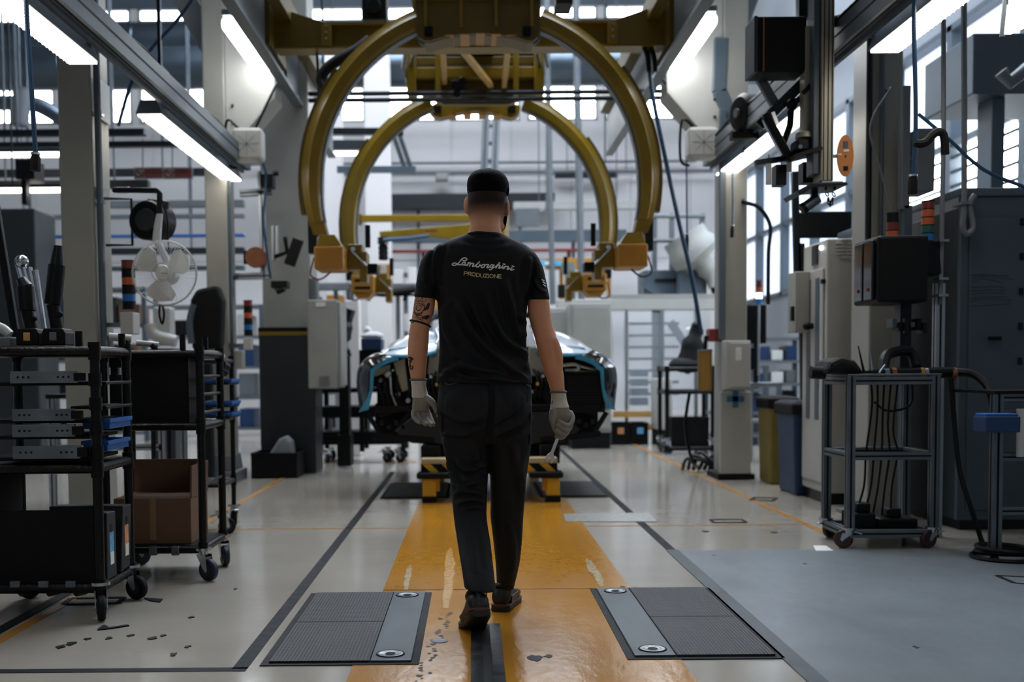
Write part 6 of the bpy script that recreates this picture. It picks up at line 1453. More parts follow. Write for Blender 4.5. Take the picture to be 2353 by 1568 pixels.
part(t, 'air_pipe', G().tube([U(2168, -20, 6.4), U(2168, 300, 6.4), U(2165, 480, 6.4), U(2160, 700, 6.42)], .014, 8), grey, True)
for py in (563, 650, 688): part(t, 'pipe_clip', B(XA(2152, 6.38), XA(2174, 6.38), 6.36, 6.45, ZA(py + 3, 6.4), ZA(py - 3, 6.4)), chrome)
part(t, 'down_post', B(XA(2060, 6.5), XA(2085, 6.5), 6.45, 6.55, .95, z0), darksteel)
for k in range(6): part(t, 'valve', B(XA(2050 + 14 * k, 6.4), XA(2060 + 14 * k, 6.4), 6.4, 6.5, ZA(760 + 7 * (k % 3), 6.4), ZA(740 + 8 * (k % 2), 6.4)), [steelblue, black, darksteel][k % 3], bev=.004)
stack_light('orange signal light in front of the dark grey column', 2050, 497, 549, 6.45, 26, [orangelens, redlens, blackmatte])
stack_light('orange, green and blue signal light on the black monitor', 2131, 470, 572, 6.45, 28, [bluelens, bluelens, greenlens, orangelens, orangelens, redlens])
stack_light('small lit green signal light in front of the bright window', 1744, 650, 700, 11.5, 14, [bluelens, mat('lit_green', '#c8ffe0', .4, emit=4), orangelens, redlens], pole=.9)
t = thing('control_desk', 'black control desk under the small lit signal light', 'desk', (XA(1740, 11.6), 11.7, 0))
part(t, 'screen_back', B(*pbox(1716, 700, 1762, 790, 11.6, 11.75)), black, bev=.012)
part(t, 'desk_top', B(*pbox(1716, 880, 1800, 890, 11.5, 12.1)), alu)
for px in (1724, 1790): part(t, 'leg', G().bar((XA(px, 11.8), 11.8, 0), (XA(px, 11.8), 11.8, ZA(885, 11.8)), .05, .05), alu)
part(t, 'neck', B(*pbox(1732, 790, 1742, 885, 11.65, 11.7)), darksteel); part(t, 'panel', B(*pbox(1716, 800, 1740, 850, 11.55, 11.6)), screen)
part(t, 'paper_tray', B(*pbox(1725, 965, 1790, 972, 11.6, 12.0)), lightgrey)
# aluminium trolley
tx0, tx1, ty0, ty1 = 2.025, 2.475, 6.06, 6.46
tr = thing('profile_trolley', 'aluminium profile trolley on red-black casters at right', 'trolley', ((tx0 + tx1) / 2, (ty0 + ty1) / 2, 0))
zt = ZA(872, 6.06); zm = ZA(1048, 6.06, 2050); zb = ZA(1226, 6.06, 2050)
redw = mat('dark_red_wheel', '#33130e', .55)
for i, (x, y) in enumerate(((tx0, ty0), (tx1, ty0), (tx0, ty1), (tx1, ty1))):
    extr(tr, 'post', (x, y, .115), (x, y, zt), .045); caster(tr, x, y, (2.6, 3.5, .5, 1.2)[i], .05, .115, redw)
for z in (zt - .025, zm, zb):
    for a, b_ in (((tx0, ty0), (tx1, ty0)), ((tx0, ty1), (tx1, ty1)), ((tx0, ty0), (tx0, ty1)), ((tx1, ty0), (tx1, ty1))): extr(tr, 'rail', (a[0], a[1], z), (b_[0], b_[1], z), .042)
part(tr, 'top_plate', B(tx0 - .02, tx1 + .03, ty0 - .02, ty1 + .02, zt, zt + .012), aludark, bev=.003)
part(tr, 'bottom_plate', B(tx0, tx1, ty0, ty1, zb - .005, zb + .005), blackmatte)
for k, (x, lb) in enumerate(((2.13, 'black power supply on the floor of the trolley, left one'), (2.3, 'low black motor unit on the floor of the trolley'))):
    t = thing('motor_unit', lb, 'device', (x, 6.25, zb + .005)); part(t, 'case', B(x - .06 - .03 * k, x + .07 + .06 * k, 6.14, 6.34, zb + .005, zb + .1 - .03 * k), black, bev=.015); part(t, 'top_box', B(x - .03, x + .05, 6.17, 6.28, zb + .1 - .03 * k, zb + .15 - .03 * k), black, bev=.01)
t = thing('hydraulic_tool', 'black hydraulic press tool lying across the trolley top', 'tool', (2.3, 6.2, zt + .012))
part(t, 'barrel', G().tube([U(2000, 860, 6.15), U(2045, 858, 6.15), U(2100, 858, 6.15), U(2190, 856, 6.15)], .03, 12), black, True)
for px, mm in ((2035, chrome), (2052, brown), (2125, chrome), (2190, brown), (2118, orange)): part(t, 'collar_ring', G().cyl(U(px - 5, 859, 6.15), U(px + 5, 859, 6.15), .034, n=14), mm, True)
part(t, 'nozzle', G().cyl(U(1862, 856, 6.15), U(1895, 858, 6.15), .035, n=14), black, True)
part(t, 'bag', G().prism([(U(1888, 868, 6.1).x, zt + .012), (U(1905, 840, 6.1).x, ZA(838, 6.1)), (U(1930, 828, 6.1).x, ZA(826, 6.1)), (U(1962, 838, 6.1).x, ZA(836, 6.1)), (U(1985, 868, 6.1).x, zt + .012)], 'y', 6.06, 6.35), rubber, bev=.03)
for k, (a, b_) in enumerate((((1985, 855), (1972, 795)), ((2003, 852), (1998, 800)), ((2020, 858), (2034, 838)))): part(t, 'spike', G().cyl(U(a[0], a[1], 6.12), U(b_[0], b_[1], 6.12), .008, .003, n=8), [black, chrome, chrome][k], True)
part(t, 'foot_block', B(2.06, 2.44, 6.12, 6.2, zt + .012, zt + .03), darksteel)
part(t, 'press_arm', G().tube([U(2030, 850, 6.2), U(2040, 815, 6.25), U(2090, 808, 6.3), U(2105, 845, 6.25)], .03, 8, 4), black, True)
part(t, 'power_cable', G().tube([U(2190, 856, 6.15), U(2235, 860, 6.1), U(2270, 890, 6.0), U(2285, 940, 5.9), U(2290, 990, 5.85)], .022, 8, 4), black, True)
for k in range(5): part(tr, 'cable', G().tube([U(2000 + 16 * k, 872, 6.2), U(2004 + 12 * k, 930 + 14 * k, 6.2), U(1990 + 18 * k, 1040, 6.22), U(1985 + 16 * k, 1120, 6.2), (2.1 + .05 * k, 6.2, zb + .08)], .006, 6, 4), black, True)
part(tr, 'cable', G().tube([U(2095, 872, 6.3), U(2092, 930, 6.3), U(2040, 945, 6.3), U(2010, 925, 6.25)], .007, 6, 4), black, True)
c = thing('floor_cable', 'thick black cable hanging from trolley to the coil on floor', 'cable', tuple(U(2260, 1240, 5.9)))
part(c, 'cable_run', G().tube([U(2185, 870, 6.12), U(2192, 960, 6.1), U(2205, 1080, 6.05), U(2235, 1180, 5.95), tuple(FL(2262, 1262, .02))], .014, 8, 5), black, True)
cc = FL(2310, 1285); part(c, 'coil', G().torus((cc.x, cc.y, .012), (0, 0, 1), .16, .012, 32, 6).torus((cc.x + .02, cc.y + .02, .034), (0, .06, 1), .15, .012, 32, 6).torus((cc.x, cc.y - .01, .056), (.05, 0, 1), .14, .012, 32, 6), black, True)
# frame at the right edge with blue box
px_ = XA(2292, 5.66); t = thing('profile_stand', 'aluminium stand with blue box at the right edge', 'stand', (px_ + .2, 5.8, 0))
ztp = ZA(905, 5.66, 2300)
extr(t, 'post', (px_, 5.66, .03), (px_, 5.66, ztp), .05); extr(t, 'post', (px_ + .45, 5.66, .03), (px_ + .45, 5.66, ztp), .05); extr(t, 'post', (px_ + .45, 6.1, .03), (px_ + .45, 6.1, ztp), .05)
for z in (ztp - .02, ZA(960, 5.66), ZA(1060, 5.66), .25): extr(t, 'rail', (px_, 5.66, z), (px_ + .45, 5.66, z), .04)
part(t, 'foot', G().cyl((px_, 5.66, 0), (px_, 5.66, .03), .03, .012, n=12), black, True); part(t, 'foot', G().cyl((px_ + .45, 5.66, 0), (px_ + .45, 5.66, .03), .03, .012, n=12), black, True)
part(t, 'foot', G().cyl((px_ + .45, 6.1, 0), (px_ + .45, 6.1, .03), .03, .012, n=12), black, True)
part(t, 'top_plate', B(px_ - .03, px_ + .5, 5.62, 6.14, ztp, ztp + .015), black)
bx = part(t, 'blue_box', B(XA(2245, 5.6), XA(2326, 5.6), 5.5, 5.64, ZA(1003, 5.55), ZA(966, 5.55)), bluedark, bev=.008); part(bx, 'lid', B(XA(2248, 5.6), XA(2322, 5.6), 5.51, 5.63, ZA(966, 5.55), ZA(960, 5.55)), blueplastic, bev=.004)
part(t, 'white_tube', G().cyl(U(2345, 940, 5.6), U(2345, 1050, 5.6), .02, n=10), whiteplastic, True)
# bins
def tapered(label, name, xa, xb, Y, dp, zt, m, lidm, tap=.06, lab=True):
    t = thing(name, label, 'waste bin', ((xa + xb) / 2, Y + dp / 2, 0)); w = xb - xa; s = tap * w
    part(t, 'bin_body', G().loft([[(xa + s, Y + s, 0), (xb - s, Y + s, 0), (xb - s, Y + dp - s, 0), (xa + s, Y + dp - s, 0)], [(xa, Y, zt), (xb, Y, zt), (xb, Y + dp, zt), (xa, Y + dp, zt)]]), m, bev=.02)
    lin_ = part(t, 'bag_liner', G().loft([[(xa - .015, Y - .015, zt - .07), (xb + .015, Y - .015, zt - .09), (xb + .015, Y + dp + .01, zt - .07), (xa - .015, Y + dp + .01, zt - .08)], [(xa - .02, Y - .02, zt + .01), (xb + .02, Y - .02, zt + .01), (xb + .02, Y + dp + .02, zt + .01), (xa - .02, Y + dp + .02, zt + .01)], [(xa + .03, Y + .03, zt + .035), (xb - .03, Y + .03, zt + .03), (xb - .03, Y + dp - .03, zt + .03), (xa + .03, Y + dp - .03, zt + .035)]]), rubber, bev=.015)
    if lab: part(t, 'paper_label', B(xa + .02, xa + .09, Y - .003 + .02, Y + .022, zt - .35, zt - .12), lidm)
tapered('olive yellow waste bin with black liner beside the blue bin', 'waste_bin', 2.47, 2.70, 9.4, .4, ZA(925, 9.4), mat('olive_yellow_plastic', '#7c6c2c', .5), mat('tan_label', '#a58a68', .6, 0, .3, 40))
tapered('large dark blue waste bin with black liner beside the trolley', 'waste_bin', 2.43, 2.78, 8.55, .5, ZA(938, 8.6), mat('navy_plastic', '#123050', .5), mat('pale_blue_label', '#7fa6bd', .6, 0, .3, 40))
# hanging equipment on the right rail
t = thing('hanging_screen', 'black hanging screen housing near the top right', 'monitor', tuple(U(1790, 165, 6.5)))
part(t, 'housing', B(*pbox(1736, 36, 1855, 165, 6.5, 6.72)), blackmatte, bev=.012)
part(t, 'edge_strip', B(*pbox(1753, 38, 1757, 163, 6.492, 6.5)), brown); part(t, 'side_frame', B(*pbox(1733, 36, 1742, 165, 6.48, 6.7)), darkgrey, bev=.004)
part(t, 'hanger', B(*pbox(1836, -120, 1868, 40, 6.62, 6.68)), darksteel); part(t, 'cable', G().tube([U(1850, 150, 6.6), U(1865, 175, 6.55), U(1862, 195, 6.5), U(1845, 215, 6.5)], .012, 6, 4), black, True)
part(t, 'lower_bracket', G().bar(U(1862, 165, 6.62), U(1862, 230, 6.62), .05, .05), darksteel)
part(t, 'power_hose', G().tube([U(1868, 18, 6.55), U(1885, 45, 6.5), U(1925, 48, 6.45), U(1965, 30, 6.4), U(1990, -10, 6.35)], .032, 10, 5), rubber, True)
t = thing('hanging_column', 'pale grooved profile column hanging from the right rail', 'profile column', tuple(U(1900, 420, 6.4)))
part(t, 'profile', B(*pbox(1886, -150, 1920, 416, 6.4, 6.55)), mat('cream_anodised', '#96917f', .4, .3, .06, 5), bev=.006)
part(t, 'end_cap', B(*pbox(1888, 416, 1938, 424, 6.36, 6.58)), aludark, bev=.003)
for px in (1893, 1903, 1912): part(t, 'groove', B(*pbox(px, -150, px + 3, 414, 6.396, 6.41)), blackmatte)
part(t, 'side_profile', B(*pbox(1868, -150, 1886, 400, 6.42, 6.55)), steelblue, bev=.004); part(t, 'side_profile', B(*pbox(1848, 60, 1866, 330, 6.5, 6.6)), MATS['cream_anodised'], bev=.004)
t = thing('orange_disc', 'oval orange tag disc hanging beside the pale profile column', 'disc', tuple(U(1942, 405, 6.5)))
dc = U(1942, 358, 6.5); part(t, 'disc', G().loft([[dc + Vector((.048 * math.cos(k * math.pi / 14), y, .118 * math.sin(k * math.pi / 14))) for k in range(28)] for y in (-.006, .006)]), mat('orange_plate', '#c47a35', .5, 0, .06, 10), bev=.003)
for (a, b_, c_, d_, mm) in ((1938, 324, 1949, 340, steelblue), (1938, 343, 1951, 349, paper), (1926, 353, 1934, 357, paper), (1938, 382, 1949, 392, black), (1942, 357, 1945, 362, black)): part(t, 'sticker', B(*pbox(a, b_, c_, d_, 6.49, 6.4935)), mm)
part(t, 'strap', G().bar(dc + Vector((-.03, .01, .0)), dc + Vector((-.1, .02, .0)), .01, .02), aludark)
t = thing('tilted_screen', 'small tilted black screen on an arm in the right hanging rig', 'screen', tuple(U(1790, 370, 6.7)))
sc_ = part(t, 'screen_body', G().bar(U(1757, 262, 6.6), U(1815, 368, 6.6), .13, .04, (.9, -.2, .4)), black, bev=.006)
part(sc_, 'glass', G().bar(U(1753, 275, 6.56), U(1800, 360, 6.56), .1, .012, (.9, -.2, .4)), screen)
part(sc_, 'bezel_clip', G().bar(U(1775, 258, 6.55), U(1785, 285, 6.55), .02, .02), chrome)
part(t, 'arm', G().tube([U(1800, 330, 6.65), U(1815, 290, 6.65), U(1820, 235, 6.65), U(1850, 225, 6.65), U(1864, 215, 6.62)], .02, 8), black, True)
part(t, 'knob', G().ball(U(1820, 240, 6.62), .035), black, True)
t = thing('scanner_unit', 'black scanner with cream cap on the right hanging rig', 'scanner', tuple(U(1850, 345, 6.5)))
part(t, 'cap', G().loft([supring(U(1848, 318, 6.5), .05, .06, 16), supring(U(1848, 306, 6.5), .045, .05, 16), supring(U(1848, 302, 6.5), .03, .035, 16)]), MATS['cream_anodised'], True)
part(t, 'body', B(*pbox(1832, 318, 1862, 345, 6.45, 6.6)), black, bev=.01); part(t, 'lens', G().cyl(U(1839, 337, 6.43), U(1839, 337, 6.45), .012, n=12), chrome, True)
part(t, 'shelf', G().prism(px_poly([(1815, 362), (1870, 344), (1878, 346), (1878, 352), (1825, 366)], 6.5), 'y', 6.4, 6.62), black); part(t, 'mount', B(*pbox(1855, 318, 1890, 326, 6.5, 6.56)), darksteel)
t = thing('tool_tray', 'black slanted tool tray with chain below the pale profile column', 'tray', tuple(U(1860, 470, 6.5)))
part(t, 'tray_plate', G().prism(px_poly([(1815, 448), (1848, 430), (1925, 428), (1930, 434), (1850, 440), (1822, 458)], 6.5), 'y', 6.35, 6.65), darksteel, bev=.004)
part(t, 'clamp', B(*pbox(1890, 420, 1915, 432, 6.42, 6.52)), darksteel)
part(t, 'motor', G().cyl(U(1848, 478, 6.5), U(1880, 455, 6.5), .03, n=12), aludark, True); part(t, 'motor_hanger', G().bar(U(1872, 460, 6.5), U(1872, 436, 6.5), .03, .03), black); part(t, 'motor_cap', G().cyl(U(1842, 482, 6.5), U(1850, 476, 6.5), .032, n=12), black, True)
for k in range(9):
    a = k / 8; part(t, 'chain_link', G().torus(U(1898 + 20 * a, 432 + 38 * math.sin(math.pi * a), 6.4), (1, .3 * (k % 2), .5 if k % 2 else 0), .012, .0035, 12, 6), darksteel, True)
for k, (pa, pb, pc, pd, m_) in enumerate(((1760, 375, 1773, 425, paper), (1808, 368, 1820, 395, paper), (1783, 378, 1808, 425, black), (1845, 372, 1872, 420, black))):
    lb = ('cream hanging label card left in the right hanging rig', 'small cream card beside the black boxes of the rig', 'black hanging box between the cream cards', 'black hanging motor box beside the pale column')[k]
    t = thing('hanging_card' if k < 2 else 'hanging_box', lb, 'card' if k < 2 else 'device', tuple(U(pa, pd, 6.6))); part(t, 'body', B(*pbox(pa, pb, pc, pd, 6.6, 6.61 if k < 2 else 6.7)), m_, bev=.002)
    part(t, 'wire', G().cyl(U((pa + pc) / 2, pb + 1, 6.605), U((pa + pc) / 2, pb - 20 - 130 * (k > 2), 6.605), .003, n=6), darksteel)
t = thing('rig_beam', 'slanted dark beam carrying the right hanging rig', 'beam', tuple(U(1760, 380, 6.6)))
part(t, 'boom', G().bar(U(1735, 375, 6.62), U(1890, 352, 6.62), .04, .03), darksteel); part(t, 'upright', G().bar(U(1866, 380, 6.58), U(1866, 40, 6.6), .05, .04), darksteel); part(t, 'diagonal', G().bar(U(1745, 290, 6.7), U(1862, 175, 6.66), .05, .06), darksteel)
part(t, 'diagonal', G().bar(U(1740, 170, 6.75), U(1780, 240, 6.75), .04, .05), steelblue)
rc = U(1710, 262, 8.6); t = thing('hose_reel', 'black cable reel hanging under the right rail', 'hose reel', tuple(rc))
part(t, 'drum', G().lathe(rc + Vector((-.06, -.03, 0)), (1, .35, 0), [(.03, 0), (.12, .01), (.15, .04), (.15, .12), (.11, .16)], 26), black, True); part(t, 'hub', G().cyl(rc + Vector((-.075, -.035, 0)), rc + Vector((-.05, -.03, 0)), .035, n=14), grey, True)
part(t, 'hanger', G().bar(rc + Vector((0, 0, .1)), (2.08, 8.6, ZL + .1), .04, .03), darksteel); part(t, 'guide', B(rc.x - .1, rc.x + .1, 8.55, 8.65, rc.z - .19, rc.z - .14), blackmatte)
# cables and hoses on the right
def hanging(label, pts, Y, r, m, cat='cable', name='hanging_cable', plug=None, tie=None):
    t = thing(name, label, cat, tuple(U(*pts[-1], Y)))
    P = spline([U(a, b_, Y) for a, b_ in pts], 5)
    if pts[0][1] < 0: P = [Vector((P[0].x, Y, ZC))] + P
    elif tie: P = [Vector(tie)] + P
    part(t, 'cable_run', G().tube(P, r, 8), m, True)
    if plug: 
        p, q = U(pts[-1][0], pts[-1][1] - 2, Y), U(pts[-1][0] - 1, pts[-1][1] + plug, Y); part(t, 'plug', G().tube([p, p + (q - p) * .3, q], [r * 1.3, r * 2.1, r * 2.1], 8), blackmatte, True); part(t, 'ring', G().cyl(p + Vector((0, 0, .004)), p - Vector((0, 0, .006)), r * 1.8, n=10), chrome, True)
hanging('dark blue air hose with black coupling hanging at top left', [(58, -40), (63, 60), (70, 160), (76, 260), (82, 355)], 5.0, .011, blueair, plug=38)
hanging('dark air hose with black coupling hanging at the right', [(2102, -40), (2100, 60), (2103, 180), (2104, 290), (2098, 405)], 5.4, .011, blueair, plug=40)
hanging('long blue rope slanting down beside the right hoop arm', [(1488, 108), (1500, 220), (1530, 370), (1560, 510), (1590, 640), (1612, 770)], 9.4, .018, blueair, 'hose', 'air_hose')
hanging('thin blue air line right of the hoop with black plug', [(1577, 330), (1578, 430), (1579, 540)], 10.0, .008, blueair, plug=40, tie=(2.19, 10.05, 3.1))
hanging('thin air line with plug beside the pale cross column', [(1683, 400), (1684, 470), (1683, 520)], 9.7, .008, blueair, plug=26, tie=(2.28, 9.9, ZA(395, 9.8)))
hanging('black curved cable drop beside the bright window', [(1708, 465), (1745, 478), (1770, 520), (1766, 580), (1765, 700)], 9.6, .018, black, tie=(2.36, 9.9, ZA(462, 9.8)))
hanging('grey sagging wire across the grey column', [(2050, 200), (2010, 260), (2000, 310), (2020, 380), (2040, 450), (2052, 495)], 6.9, .006, grey, tie=(2.62, 7.22, ZA(195, 7)))
hanging('black wire slanting to the right edge below the window', [(2110, 262), (2180, 320), (2260, 390), (2360, 432)], 6.0, .01, blueair)
hanging('blue rope slanting across the upper left corner', [(445, -5), (400, 55), (345, 115), (305, 180), (272, 290)], 7.6, .012, blueair)
hanging('thick black hose arching beside the grey conduit post', [(2098, 330), (2125, 328), (2150, 305), (2168, 310), (2172, 355)], 5.4, .02, rubber)
# grey box and posts behind
t = thing('conduit_post', 'grey vertical profile post right of the dark column', 'post', tuple(U(2090, 480, 7.0)))
part(t, 'post', B(*pbox(2072, 196, 2094, 480, 7.0, 7.08)), grey, bev=.004); part(t, 'lower_post', B(XA(2074, 7), XA(2092, 7), 7.0, 7.07, 0, ZA(480, 7)), steelblue)
part(t, 'box', B(*pbox(2106, 294, 2150, 440, 7.0, 7.25)), grey, bev=.008); part(t, 'box_arm', B(*pbox(2085, 360, 2112, 370, 7.04, 7.08)), grey)
t = thing('duct_corner', 'grey ventilation box in the upper right corner', 'duct', tuple(U(2280, 230, 8.5)))
part(t, 'box', B(XA(2225, 8.5), XR - .02, 8.5, 9.4, ZA(225, 8.5), ZA(85, 8.5)), steelblue, bev=.01); part(t, 'leg_post', B(XA(2270, 8.6), XA(2300, 8.6), 8.6, 8.85, ZENC, ZA(225, 8.5)), steelblue, bev=.006)
part(t, 'bracket_pipe', G().tube([U(2300, 165, 8.2), U(2320, 190, 8.2), U(2370, 150, 8.2)], .05, 10), grey, True)
# ------------------------------------------------------------------ far part of the hall
def cab(label, px0, py0, px1, py1, Y, dp=.5, m=None, plinth=True, name='grey_cabinet'):
    a, b_ = U(px0, py1, Y), U(px1, py0, Y); t = thing(name, label, 'cabinet', ((a.x + b_.x) / 2, Y + dp / 2, 0))
    part(t, 'body', B(a.x, b_.x, Y, Y + dp, .2 if plinth else 0, b_.z), m or lightgrey, bev=.012)
    if plinth: part(t, 'plinth', B(a.x + .01, b_.x - .01, Y + .01, Y + dp - .01, 0, .2), blackmatte)
    part(t, 'door', B(a.x + .03, b_.x - .03, Y - .015, Y, .25, b_.z - .04), m or lightgrey, bev=.005)
    part(t, 'handle', B(b_.x - .09, b_.x - .06, Y - .03, Y - .015, b_.z * .55, b_.z * .55 + .12), darksteel, bev=.004)
cab('tall light grey cabinet directly right of the car', 1312, 697, 1404, 1032, 13.8, .6)
cab('grey cabinet behind the right arm of the man', 1262, 708, 1309, 1010, 14.4, .5)
cab('grey control cabinet beside the black cart at right', 1510, 870, 1545, 1010, 14.3, .5, white)
# robot cell with clear panels
m_glass = mat('clear_acrylic', '#dfe8ee', .08, 0, .02, 2, alpha=.16, spec=.6)
t = thing('robot_cell', 'glazed robot cell with pale frame right of the car', 'machine cell', (XA(1530, 15.2), 15.5, 0))
xa, xb = XA(1408, 15), XA(1650, 15); zb0, zb1 = ZA(716, 15), ZA(690, 15)
part(t, 'header_beam', B(XA(1280, 15), xb, 15, 15.15, zb0, zb1), white, bev=.01)
for px in (1440, 1522, 1600): part(t, 'post', B(XA(px, 15) - .02, XA(px, 15) + .02, 15.0, 15.05, 0, zb0), alu)
for a, b_ in ((1410, 1439), (1441, 1521), (1523, 1599)): part(t, 'clear_panel', B(XA(a, 15), XA(b_, 15), 15.02, 15.03, ZA(945, 15), zb0 - .02), m_glass)
for py in (955, 985): part(t, 'kick_board', B(xa, XA(1520, 15), 14.95, 15.0, ZA(py + 7, 15), ZA(py - 7, 15)), wood)
for k in range(7): part(t, 'inner_rail', B(XA(1445, 16.2), XA(1560, 16.2), 16.2, 16.3, ZA(750 + 27 * k, 16.2), ZA(744 + 27 * k, 16.2)), darksteel)
part(t, 'inner_post', B(XA(1500, 16.3), XA(1520, 16.3), 16.3, 16.4, 0, ZA(700, 16.3)), steelblue)
for k in range(4): part(t, 'drawer_unit', B(XA(1452, 15.8), XA(1490, 15.8), 15.8, 16.1, ZA(935 - 22 * k, 15.8), ZA(918 - 22 * k, 15.8)), bluedark, bev=.006)
part(t, 'diagonal', G().bar(U(1475, 650, 15.4), U(1530, 690, 15.4), .08, .08), steelblue); part(t, 'diagonal', G().bar(U(1540, 740, 15.6), U(1580, 800, 15.6), .1, .1), steelblue)
part(t, 'upper_box', B(*pbox(1480, 620, 1610, 690, 15.4, 16)), steelblue, bev=.01); part(t, 'upper_slot', B(*pbox(1505, 640, 1600, 648, 15.38, 15.41)), blackmatte)
for px in (1500, 1540, 1610): part(t, 'upper_post', B(*pbox(px, 490, px + 10, 625, 15.6, 15.7)), grey)
for py in (497, 553): part(t, 'guard_rail', G().cyl(U(1495, py, 15.6), U(1620, py, 15.6), .03, n=8), grey, True)
part(t, 'roof_rail', B(xa, xb, 15.0, 17, zb1, zb1 + .06), lightgrey)
rb = thing('industrial_robot', 'pale covered robot arm above the glazed cell', 'robot', tuple(U(1590, 690, 15.2)))
part(rb, 'shoulder', G().tube([U(1570, 540, 15.2), U(1595, 580, 15.2), U(1612, 600, 15.2)], [.3, .34, .26], 14, 4), mat('dusty_white_cover', '#9b9b96', .7, 0, .1, 4), True)
part(rb, 'forearm', G().tube([U(1600, 590, 15.1), U(1622, 615, 15.1), U(1640, 660, 15.1)], [.16, .13, .07], 12, 4), MATS['dusty_white_cover'], True)
part(rb, 'joint', G().ball(U(1612, 555, 15.1), .14), MATS['dusty_white_cover'], True); part(rb, 'base', B(*pbox(1560, 610, 1625, 692, 15.15, 15.35)), steelblue, bev=.02)
part(rb, 'tip', G().cyl(U(1638, 655, 15.1), U(1648, 690, 15.1), .05, .03, n=10), black, True)
for k, (a, b_, mm) in enumerate(((1405, 1448, 'orange_label'), (1450, 1490, 'blue_label'))):
    crate('parts_crate', ('black crate with orange label', 'black crate with blue label')[k] + ' on the floor before the robot cell', 'crate', XA(a, 14.5), XA(b_, 14.5), 14.5, 14.9, 0, ZA(975, 14.5), black, .01, lab=(B(XA(a + 14, 14.5), XA(a + 28, 14.5), 14.485, 14.5, ZA(1000, 14.5), ZA(986, 14.5)), MATS[mm]))
# black cart with boxes at right centre
rc_ = tube_cart('black tool cart with dark bin between robot cell and cross column', XA(1533, 12.9), XA(1638, 12.9), 12.9, 13.4, ZA(852, 12.9), (ZA(852, 12.9), ZA(905, 12.9), ZA(1035, 12.9)), .025, (.5, 1, .2, 2), zlow=.2, wm=blueplastic)
for py in (852, 905, 1035): part(rc_, 'shelf_board', B(XA(1533, 12.9), XA(1638, 12.9), 12.9, 13.4, ZA(py, 12.9) - .01, ZA(py, 12.9) + .015), blackmatte)
crate('dark_bin', 'big dark bin on the lower shelf of the black tool cart', 'bin', XA(1545, 12.9), XA(1632, 12.9), 12.95, 13.35, ZA(1035, 12.9) + .015, ZA(965, 12.9), black, .01)
t = thing('seat_shell', 'black seat-shaped part on top of the black tool cart', 'car part', tuple(U(1590, 850, 13.1)))
part(t, 'backrest', G().tube([U(1585, 848, 13.1), U(1590, 800, 13.1), U(1602, 755, 13.1)], [.16, .13, .08], 12, 4), blackmatte, True); part(t, 'seat', G().ball(U(1580, 838, 13.1), .2, sc=(1.1, 1, .5)), blackmatte, True)
part(t, 'head_pad', G().ball(U(1600, 750, 13.1), .06), black, True)
t = thing('white_part', 'white curved panel behind the black seat part', 'car part', tuple(U(1580, 800, 13.5))); part(t, 'panel', G().prism(px_poly([(1572, 800), (1576, 755), (1596, 748), (1604, 760), (1588, 800)], 13.45), 'y', 13.45, 13.5), paper, bev=.02); part(t, 'support', B(*pbox(1576, 795, 1586, 860, 13.42, 13.46)), black)
t = thing('wooden_tube', 'yellow-brown cylinder hanging beside the cross column', 'cylinder', tuple(U(1620, 898, 10.0)))
part(t, 'tube', G().cyl(U(1620, 898, 10.0), U(1620, 807, 10.0), .062, n=18), mat('varnished_wood', '#8f6a2c', .5, 0, .3, 4, stretch=(3, 3, .5)), True); part(t, 'rim', G().cyl(U(1620, 807, 10.0), U(1620, 803, 10.0), .064, n=18), chrome, True)
part(t, 'hanger', G().tube([U(1620, 803, 10.0), U(1622, 775, 10.0), U(1645, 770, 10.0)], .02, 8), black, True); part(t, 'clamp', B(*pbox(1630, 755, 1662, 785, 9.95, 10.1)), redpaint, bev=.01)
t = thing('hose_pile', 'black hoses and straps heaped at the foot of the cross column', 'hose', tuple(FL(1600, 1098)))
pc = FL(1605, 1085)
for k in range(6): part(t, 'hose', G().tube([(pc.x - .15 + .05 * k, pc.y, .02), (pc.x - .1 + .06 * k, pc.y + .05, .12 + .03 * (k % 3)), (pc.x + .05 + .03 * k, pc.y - .03, .1), (pc.x + .15, pc.y + .02 * k, .02)], .018, 6, 4), black, True)
part(t, 'drop_hose', G().tube([U(1585, 900, 10), U(1575, 980, 10), U(1590, 1060, 10), (pc.x, pc.y, .05)], .015, 6, 4), black, True)
# jib crane
t = thing('jib_crane', 'yellow jib crane with tapered arm left of the head', 'crane', tuple(U(1080, 1000, 15)))
part(t, 'boom', G().bar(U(815, 503, 15), U(1150, 501, 15), .12, .085), yellow, bev=.008); part(t, 'boom_end', B(*pbox(812, 492, 830, 514, 14.92, 15.1)), yellowdark)
part(t, 'tapered_arm', G().prism(px_poly([(872, 533), (874, 546), (980, 543), (1060, 552), (1160, 545), (1160, 505), (1075, 516)], 14.5), 'y', 14.45, 14.6), yellow, bev=.008)
part(t, 'maker_mark', G().box(*pbox(966, 527, 970, 534, 14.447, 14.451)).box(*pbox(976, 528, 1004, 533, 14.447, 14.451)), redpaint)
part(t, 'mast', G().cyl((XA(1150, 14.8), 14.8, 0), (XA(1150, 14.8), 14.8, ZA(490, 14.8)), .12, n=16), yellow, True)
part(t, 'air_pipe', G().tube([U(880, 552, 14.4), U(940, 548, 14.4), U(985, 542, 14.4)], .025, 8), blueair, True)
part(t, 'swivel', G().cyl(U(880, 546, 14.5), U(880, 562, 14.5), .07, n=14), carblack, True); part(t, 'bellows', G().lathe(U(881, 598, 14.5), (0, 0, 1), [(.055, .0), (.065, .03), (.055, .06), (.065, .09), (.055, .12), (.065, .15), (.05, .2)], 14), blackmatte, True)
